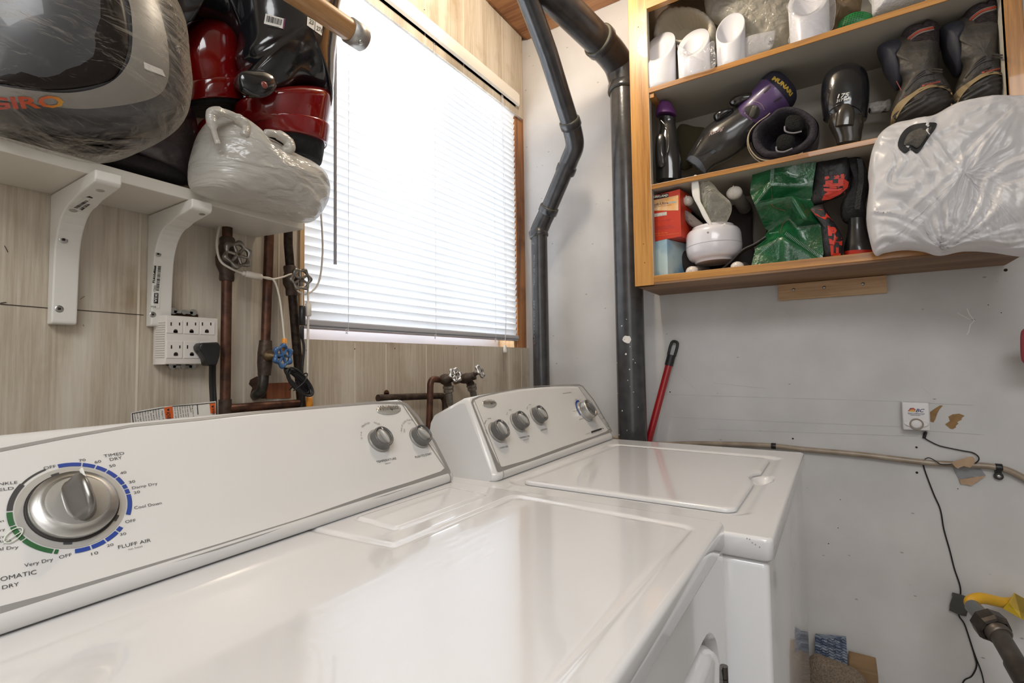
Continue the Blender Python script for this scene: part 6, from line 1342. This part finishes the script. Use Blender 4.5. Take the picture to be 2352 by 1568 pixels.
    TTi = TT(); b = MB(); ptext(b, TTi, 'Columbia', cf(1085, 886), cf(1255, 846), (1, -5.5), .0045, bold=.02, italic=.2); q = both_on(*cf(1078, 880), .0045); b.lathe([(.0022, 0), (.002, .0004)], q, NX, 8); b.build('logo_lettering', orange_r, t)
    return t, tu, cf
h1, tu1, cf1 = hiker('dark hiking boot with a red collar stripe, left of the pair, heel facing out', 0, 0, 1.45)
b = MB(); 
for i in range(4): b.tube([on(tu1, *cb(772+i*16, 765+i*26 if 0 else 775), .0022), on(tu1, *cb(782+i*17, 850), .0022)], .0011, 5)
b.build('red_badge', mat('badge_red', '#84403f', .6), h1)
hiker('dark hiking boot with a red collar stripe, right of the pair, against the cupboard side', 615, -135, 1.45, 1.15, 2306)
pillow('white_straps', 'tangled white straps with dark holes behind the black boot', 'straps', cb, ((510, 1080), (600, 1050), (700, 1040), (750, 1020), (740, 1130), (640, 1160), (520, 1165)), 1.52, mat('strap_white', '#b5afa8', .5, col2='#2d2422', scale=40, contrast=(.52, .58)), .01, .01, crease=.004, cs=90)

# ---- bottom compartment
def cuboid(P3, z0, z1):
    """three ground points A(front left) B(front right) C(back right)"""
    A, B_, C = [V((p.x, p.y, 0)) for p in P3]; Dp = A+(C-B_); b = MB(); b.prism([V((p.x, p.y, z0)) for p in (A, B_, C, Dp)], (0, 0, z1-z0)); return b
zb0_ = zBt+.0005
A = V((1.400, yi+.012, 0)); B_ = X(1533, 600, 1.386); C = B_+V((.085, -.030, 0)); zt_ = X(1520, 551, 1.39).z
b = cuboid((A, B_, C), zb0_, zt_); o = b.build('tissue_box', mat('box_skyblue', '#b7cdd0', .5, col2='#6f9dbb', scale=9, contrast=(.45, .62)), None, .001); tag(o, 'pale blue carton under the red dryer-sheet box', 'box')
A = V((1.400, yi+.022, 0)); B_ = X(1563, 490, 1.385); C = B_+V((.075, -.012, 0)); zr0 = zt_+.0008; zr1 = X(1563, 433.5, 1.385).z
rbx = thing('softener_box', 'red dryer-sheet carton standing on the pale blue carton, cream lettering panel', 'box', (A+B_)/2)
b = cuboid((A, B_, C), zr0, zr1); b.build('carton', mat('carton_red', '#c23a24', .4), rbx, .0008); tx_ = bvh(b)
b = MB(); decal(b, tx_, [c4(115, 378), c4(490, 300), c4(490, 520), c4(120, 525)], .0006); 
om = mat('carton_orange', '#dd9a4a', .5, col2='#e8d6b4', scale=14); b.build('cream_panel', om, rbx)
b = MB(); decal(b, tx_, [c4(124, 300), c4(347, 272), c4(347, 330), c4(124, 368)], .0008); b.build('brand_panel', black_ink, rbx)
b = MB(); decal(b, tx_, [c4(130, 570), c4(320, 540), c4(322, 590), c4(135, 615)], .0008, 4, 3); ptext(b, tx_, 'KIRKLAND', c4(122, 345), c4(342, 315), (0, -5), .0014, bold=.03, italic=.1); b.build('white_print', mat('print_cream', '#ece6da', .5), rbx)
b = MB(); ptext(b, tx_, 'Soft-Ultra', c4(118, 460), c4(345, 425), (0, -6), .001, bold=.01); ptext(b, tx_, 'FABRIC SOFTENER SHEETS', c4(120, 480), c4(390, 445), (0, -1.6), .001); ptext(b, tx_, 'FRESH SCENT', c4(145, 585), c4(312, 562), (0, -2.5), .0014); ptext(b, tx_, 'PARFUM FRAIS', c4(140, 608), c4(315, 588), (0, -2.5), .0014)
for k_, (a_, c__) in enumerate((((130, 680), (380, 655)), ((140, 765), (400, 740)), ((140, 785), (420, 760)), ((140, 805), (440, 775)))): ptext(b, tx_, 'assouplissant textile en feuilles', c4(*a_), c4(*c__), (0, -1.3), .001)
b.build('dark_print', mat('print_navy', '#333a5a', .5), rbx)
b = MB(); ptext(b, tx_, 'drops', c4(348, 425), c4(460, 408), (0, -6), .001, bold=.01); b.build('blue_print', mat('print_sky', '#6db6cf', .5), rbx)
b = MB(); ptext(b, tx_, '250 units / 250 unites', c4(150, 865), c4(335, 845), (0, -3), .001); ptext(b, tx_, '1 in x 9 in, 16 cm x 22 cm (6.4 po x 9 po)', c4(150, 897), c4(500, 855), (0, -3), .001); b.build('orange_print', mat('print_amber', '#dc8a3c', .5), rbx)
# white four-legged appliance
ap = thing('massager', 'white rounded appliance with four capped legs pointing outward, on the cupboard bottom', 'appliance', X(1643, 600, 1.45))
wp = mat('appliance_white', '#dcd9de', .2, coat=.4); legm = mat('leg_shade_beige', '#8d857e', .4); capm = mat('cap_cream', '#d6cec4', .2, coat=.5)  # legs coloured grey-beige for the shade on their white tubes
c0a, c1a = X(*c4(1010, 1270), 1.44), X(*c4(985, 790), 1.44); ax_ = (c1a-c0a).normalized(); L_ = (c1a-c0a).length; R_ = (X(*c4(1420, 950), 1.44)-X(*c4(620, 1050), 1.44)).length/2
b = MB(); b.lathe([(R_*.66, -.001), (R_*.70, .001), (R_*.70, .005), (R_*.80, .007), (R_*.90, .013), (R_*.97, .024), (R_*1.0, L_*.40), (R_*1.0, L_*.50), (R_*.985, L_-.020), (R_*.95, L_-.011), (R_*.88, L_-.005), (R_*.78, L_-.002), (R_*.76, L_-.001), (R_*.75, L_+.004), (R_*.68, L_+.006), (.01, L_+.006)], c0a, ax_, 56); b.build('body_shell', wp, ap); ta_ = bvh(b)
b = MB(); seam = [c0a+ax_*L_*.47+(ax_.orthogonal().normalized()*cos(a)+ax_.cross(ax_.orthogonal().normalized())*sin(a))*R_*1.0005 for a in [2*pi*k/60 for k in range(61)]]; b.tube(seam, .0005, 4); b.build('body_seam', mat('seam_grey', '#8a8884', .6), ap)
b = MB(); q = on(ta_, *c4(915, 838), .0004); b.lathe([(.0026, 0), (.0012, .0006)], q, NX, 12); b.build('indicator_hole', legm, ap)
for (cx_, cy_), w__, (bx_, by_) in (((615, 375), .0125, (860, 600)), ((1290, 260), .0165, (1440, 480)), ((680, 1400), .0135, (900, 1370)), ((1335, 1335), .0135, (1440, 1340))):
    a = X(*c4(cx_, cy_), 1.395+(.02 if cy_ < 600 else 0)); e = X(*c4(bx_, by_), 1.53); d = (e-a).normalized()
    e = a+d*.12
    b = MB(); b.tube([a+d*.006, a+d*.05, e], [w__*.98, w__*1.0, w__*1.05], 24); lg = b.build('leg', legm, ap)
    b = MB(); sx_ = V((0, 0, 1)).cross(d); b.lathe([(w__*.35, -w__*.72), (w__*.7, -w__*.55), (w__*.93, -w__*.22), (w__*1.04, .0), (w__*1.04, .010), (w__*.99, .012)], a, d, 28, sx=sx_, ex=1.15); b.build('leg_cap', capm, lg)
    b = MB(); b.tube([a+d*q_-V((0, 0, 0))+V((0, 0, 1))*s_ for q_, s_ in ((-.002, w__*1.0), (-w__*.5, w__*.72), (-w__*.75, 0), (-w__*.5, -w__*.72), (0, -w__*1.0))], .0014, 6, sub=4); b.build('cap_ridge', capm, lg)
pillow('dark_pad', 'dark curved pad on the cupboard bottom behind the blue carton', 'pad', c4, ((480, 1150), (560, 1110), (720, 1100), (820, 1300), (760, 1400), (560, 1430), (480, 1300)), 1.47, mat('pad_dark', '#2a2524', .7), .02, .02)
pillow('shade_backing', 'dark brown sheet added as shade behind the white appliance', 'cloth', c4, ((600, 520), (900, 540), (1300, 440), (1530, 420), (1560, 900), (1540, 1380), (900, 1400), (640, 1300), (560, 900)), 1.56, mat('shade_brown', '#332d2b', .9), .02, .02)  # dark sheet put in to darken the space behind the appliance
b = MB(); 
for k_ in range(3): b.tube([X(*c4(*q), 1.40+.01*k_) for q in ((1060, 1420+6*k_), (1250, 1250+10*k_), (1420, 1090+14*k_), (1600, 1000+10*k_), (1750, 900+8*k_))], .0028, 8, sub=5)
o = b.build('cable_bundle', rubber); tag(o, 'glossy black cord bundle crossing in front of the appliance legs', 'cord')
pk = thing('wipes_packet', 'small clear packet with a white flap wedged over the white appliance', 'packet', X(1640, 500, 1.39))
b = MB(); b.blob([X(*c4(*q), 1.40) for q in ((800, 130), (880, 80), (990, 140), (1080, 250), (1230, 390), (1260, 500), (1225, 610), (1150, 720), (980, 730), (880, 570), (820, 350))], NX, .022, .02, rings=12, N=80, crease=.002, cs=80); b.build('clear_wrap', film('packet_film', '#e6e3d4', .8, .12, .8, 30), pk)
b = MB(); b.blob([X(*c4(*q), 1.385) for q in ((690, 60), (750, 5), (790, 150), (815, 380), (870, 560), (960, 680), (975, 775), (860, 640), (780, 480), (700, 330), (680, 200))], NX, .004, .003, rings=6, N=60, crease=.001, cs=60); b.build('white_flap', paper, pk)
b = MB(); b.blob([X(*c4(*q), 1.405) for q in ((820, 370), (880, 480), (960, 560), (930, 530), (860, 480))], NX, .012, .008, rings=6, N=40); b.build('green_strip', mat('leaf_green', '#6c9a3c', .5), pk)
b = MB(); b.strip([X(*c4(*q), 1.382) for q in ((950, 730), (1080, 740), (1170, 700))], [X(*c4(*q), 1.382) for q in ((985, 775), (1090, 768), (1160, 725))]); b.build('bottom_seal', paper, pk)
pillow('crumpled_paper', 'grey-brown crumpled tissue beside the red carton', 'tissue', c4, ((560, 520), (640, 540), (760, 640), (860, 735), (800, 795), (690, 760), (610, 690), (570, 600)), 1.42, mat('tissue_grey', '#7d736f', .9), .006, .005, crease=.003, cs=90)

# ---- green tarpaulin bag, folded
tp_ = thing('tarp_bag', 'crumpled green tarpaulin bag with black panels and big red lettering', 'bag', X(1810, 610, 1.45))
gr_m = mat('tarp_green', '#155a32', .22, coat=.5, col2='#0f4a29', scale=30, bump=.25, bscale=120); blk = mat('tarp_black', '#17171a', .5, bump=.3, bscale=60); redl = mat('tarp_red', '#c2331f', .5)
x0_ = 1.415
VV = dict(a=(150, 330, 0), b=(430, 222, -.012), c=(945, 175, -.008), g=(122, 560, -.005), s=(385, 460, -.028), d=(895, 655, .012), e=(640, 592, -.034), f=(180, 700, -.03), i=(600, 880, .012), k=(300, 985, .018), j=(350, 1025, .02), h=(812, 880, -.038), m=(1000, 940, -.004), l=(540, 1050, -.022), n=(1035, 1300, -.016), o=(1015, 1405, -.02), r=(530, 1100, -.040), p=(545, 1470, -.036), q=(130, 1495, -.03), u=(190, 1250, -.012), t=(900, 480, -.004), w=(420, 640, .0), y=(700, 980, .004), z=(800, 1210, -.006))
pt3 = {k_: X(*ct(v[0], v[1]), x0_+v[2]) for k_, v in VV.items()}
FG = ['absg', 'gsf', 'bcts', 'tdws', 'sw f'.replace(' ', ''), 'wde', 'wef', 'feik', 'ehi', 'edmh', 'kilj', 'ihyl', 'hmy', 'ymnz', 'yzl', 'lzr', 'zno', 'zor', 'rop', 'jlu', 'lru', 'urpq']
bm = bmesh.new(); vid = {k_: bm.verts.new(v) for k_, v in pt3.items()}
for f_ in FG:
    try: bm.faces.new([vid[c__] for c__ in f_])
    except ValueError: pass
bmesh.ops.triangulate(bm, faces=bm.faces); bmesh.ops.recalc_face_normals(bm, faces=bm.faces)
bmesh.ops.subdivide_edges(bm, edges=bm.edges, cuts=5, use_grid_fill=True)
for v in bm.verts:
    if True: v.co.x += .0035*noise.noise(v.co*38)+.0018*abs(noise.noise(v.co*90))
b = MB(); bm.verts.index_update(); b.add([v.co.copy() for v in bm.verts], [[v.index for v in f.verts] for f in bm.faces], True); bm.free(); tgr = bvh(b)
b.cur = 0; b.build('green_panel', gr_m, tp_)
b = MB(); b.blob([X(*ct(*q), 1.49) for q in ((170, 450), (430, 400), (900, 360), (910, 640), (800, 760), (980, 940), (1010, 1330), (560, 1390), (200, 1400), (330, 1020), (200, 750))], NX, .055, .05, rings=10, N=80); b.build('bag_bulk', gr_m, tp_)
kb1 = MB(); kb1.blob([X(*ct(*q), 1.425) for q in ((935, 172), (1100, 150), (1310, 110), (1345, 160), (1365, 320), (1345, 500), (1260, 590), (1100, 650), (1000, 690), (880, 680), (905, 450))], NX, .012, .04, rings=10, N=80, crease=.0015, cs=60); kb1.build('black_panel', blk, tp_)
kb2 = MB(); kb2.blob([X(*ct(*q), 1.415) for q in ((860, 760), (1010, 700), (1060, 760), (1180, 940), (1275, 1110), (1270, 1330), (1200, 1390), (1040, 1400), (1010, 1180), (990, 930))], NX, .018, .04, rings=10, N=80, crease=.0015, cs=60); kb2.build('black_panel', blk, tp_)
k1, k2 = bvh(kb1), bvh(kb2)
def poly_on(b, tree, cf, pts, lift=.0016):
    import mathutils.geometry as mg
    P2 = [V(cf(*q)+(0,)) for q in pts]; tri = mg.tessellate_polygon([P2]); b.add([on(tree, p.x, p.y, lift) for p in P2], [list(t_) for t_ in tri], False)
b = MB()
for q in ([(1050, 355), (1140, 336), (1290, 320), (1290, 378), (1050, 392)], [(1310, 325), (1366, 318), (1350, 420), (1340, 480), (1300, 560), (1250, 598), (1275, 500), (1290, 380)], [(1060, 405), (1150, 398), (1150, 438), (1215, 435), (1218, 388), (1285, 380), (1280, 470), (1200, 475), (1120, 480), (1055, 478)], [(1035, 455), (1110, 450), (1120, 478), (1035, 480)], [(1035, 498), (1110, 496), (1110, 480), (1195, 478), (1200, 498), (1275, 498), (1240, 528), (1195, 530), (1230, 560), (1150, 600), (1100, 640), (1010, 650), (1040, 580), (1085, 545), (1040, 530)], [(1240, 575), (1330, 492), (1342, 545), (1240, 612), (1150, 640), (1110, 640)]): poly_on(b, k1, ct, q)
for q in ([(875, 765), (1010, 757), (1080, 820), (1150, 900), (1050, 885), (940, 830)], [(1085, 960), (1180, 985), (1200, 1020), (1270, 1080), (1265, 1120), (1190, 1100), (1170, 1060), (1140, 1060), (1140, 1090), (1095, 1090)], [(1100, 1120), (1200, 1130), (1270, 1150), (1265, 1210), (1230, 1200), (1225, 1170), (1170, 1165), (1165, 1200), (1110, 1190)], [(1115, 1200), (1160, 1210), (1160, 1300), (1190, 1305), (1190, 1230), (1225, 1235), (1225, 1300), (1250, 1310), (1245, 1345), (1215, 1350), (1130, 1335)]): poly_on(b, k2, ct, q)
poly_on(b, k1, ct, [(890, 740), (930, 705), (1060, 662), (1040, 690), (980, 700), (950, 730)]) if 0 else None
b.build('red_lettering', redl, tp_)
b = MB()
def stitches(a_, c__, n_, w_, lift=.001):
    a_, c__ = V(a_+(0,)), V(c__+(0,)); d = (c__-a_); pr = V((-d.y, d.x, 0)).normalized()*w_
    for k_ in range(n_): q = a_.lerp(c__, (k_+.5)/n_); b.tube([on(tgr, *ct(*tuple(q-pr)[:2]), lift), on(tgr, *ct(*tuple(q+pr)[:2]), lift)], .0006, 4)
stitches((405, 240), (390, 445), 16, 22); stitches((560, 1055), (1020, 1370), 30, 20); stitches((190, 1360), (480, 1110), 18, 8); stitches((720, 985), (980, 950), 16, 6); stitches((360, 1060), (480, 1040), 10, 4)
b.build('pale_stitching', mat('stitch_pale', '#9fb3ad', .5), tp_)
b = MB(); b.tube([on(tgr, *ct(*q), .001) for q in ((385, 470), (395, 600), (390, 690), (440, 740), (560, 780))], .0006, 4, sub=4); b.tube([on(tgr, *ct(*q), .001) for q in ((600, 880), (540, 930), (505, 1010), (500, 1060))], .0006, 4, sub=4); b.build('red_stitching', mat('stitch_red', '#8c4a35', .6), tp_)
# black strap bag and black bottle with a red base
pillow('strap_bag', 'black webbing bag standing between the tarpaulin bag and the big white bag', 'bag', ct, ((1310, 110), (1400, 85), (1470, 110), (1540, 180), (1590, 330), (1600, 500), (1560, 700), (1560, 880), (1420, 960), (1270, 900), (1250, 700), (1340, 560), (1370, 330)), 1.45, mat('webbing_black', '#1a1a1c', .8, col2='#232326', scale=60, bump=.4, bscale=120), .03, .04, crease=.002, cs=60)
b = MB(); b.strip(*[[X(*ct(x_+w__, y_), 1.412) for x_, y_ in ((1480, 130), (1500, 260), (1500, 420), (1470, 600), (1450, 760))] for w__ in (-32, 36)]); b.strip(*[[X(*ct(x_+w__, y_), 1.416) for x_, y_ in ((1480, 130), (1500, 260), (1500, 420), (1470, 600), (1450, 760))] for w__ in (36, -32)]); o = b.build('webbing_strap', mat('strap_grey', '#2a2a2d', .7, bump=.5, bscale=200)); tag(o, 'dark grey webbing strap hanging down the black bag', 'strap')
fl = thing('black_flask', 'black flask with a red base between the tarpaulin bag and big white bag', 'flask', X(1975, 590, 1.43))
b = MB(); b.vloft([(ct(1340, 880), ct(1560, 870)), (ct(1335, 1000), ct(1570, 990)), (ct(1310, 1130), ct(1620, 1130)), (ct(1285, 1230), ct(1670, 1230)), (ct(1280, 1290), ct(1690, 1280))], PX_(1.435), NX, .8, 30, 5); b.build('flask_body', mat('flask_black', '#1b1a1b', .3, coat=.4), fl)
b = MB(); b.vloft([(ct(1285, 1290), ct(1690, 1280)), (ct(1290, 1320), ct(1680, 1310)), (ct(1300, 1390), ct(1660, 1370))], PX_(1.43), NX, .8, 30, 3); b.build('flask_base', mat('flask_red', '#b02a1c', .4), fl)

# ---- big white carrier bag hanging out of the cupboard
white_f = film('carrier_white', '#f0eff1', .06, .32, .8, 7, (1, 1, .8))
WB = [(2150, 268), (2190, 248), (2235, 236), (2290, 229), (2345, 226), (2400, 228), (2440, 260), (2450, 420), (2440, 590), (2352, 588), (2280, 578), (2215, 576), (2160, 586), (2120, 576), (2075, 573), (2030, 580), (2012, 586), (2000, 560), (1990, 500), (1996, 430), (1994, 400), (2002, 350), (2020, 312), (2050, 290), (2090, 281), (2128, 278)]
wb = thing('carrier_bag', 'big white plastic carrier bag bulging out of the cupboard lower right corner', 'plastic bag', X(2190, 585, 1.34))
def wbag():
    b = MB(); cen = X(2200, 420, 1.345); K = X(2165, 580, 1.33); S2 = X(2345, 230, 1.33); K2 = X(2300, 575, 1.33)
    O = [X(*q, 1.345) for q in WB]; b.blob(O, NX, .045, .06, rings=44, N=260, p=.33, center=cen)
    rid = lambda a, c_, s_: 1-2*abs(noise.noise(V((a, c_, s_))))
    for i, p in enumerate(b.v):
        v_ = p-K; an = atan2(v_.z, -v_.y)+.30*noise.noise(p*9)+.10*noise.noise(p*25); rr = (v_.y**2+v_.z**2)**.5
        u_ = p-K2; an3 = atan2(u_.z, -u_.y)
        e = .014*rid(an*3.2, rr*4, 1)+.005*rid(p.y*14+p.z*7, p.z*4, 11)+.007*rid(an*9, rr*5, 5)*min(1, .16/(rr+.02))+.005*rid(an*24, rr*3, 8)*min(1, .06/(rr+.01))
        e += .005*rid(an3*6, u_.length*3, 3)*min(1, .08/(u_.length+.02))
        w_ = p-S2; an2 = atan2(-w_.y, -w_.z); e += .004*rid(an2*8, w_.length*4, 9)
        edge = min(1, max(0, (1.345-p.x)/.022)) if p.x < 1.345 else 0
        p.x -= e*edge
    return b
b = wbag(); b.build('bag_body', white_f, wb); tw = bvh(b)
# open mouth with a shoe showing
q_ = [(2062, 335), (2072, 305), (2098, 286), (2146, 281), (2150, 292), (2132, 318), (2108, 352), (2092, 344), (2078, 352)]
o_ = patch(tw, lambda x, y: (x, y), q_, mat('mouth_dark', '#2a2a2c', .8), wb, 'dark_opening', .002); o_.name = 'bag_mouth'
b = MB(); b.blob([on(tw, *q, .004) for q in ((2076, 332), (2086, 308), (2108, 296), (2140, 290), (2128, 314), (2108, 340), (2092, 334))], NX, .004, .003, rings=6, N=40, crease=.0006, cs=200); o = b.build('shoe_heel', mat('shoe_grey', '#5a5650', .8, col2='#474440', scale=200)); tag(o, 'grey shoe heel showing in the open mouth of the big white bag', 'shoe')
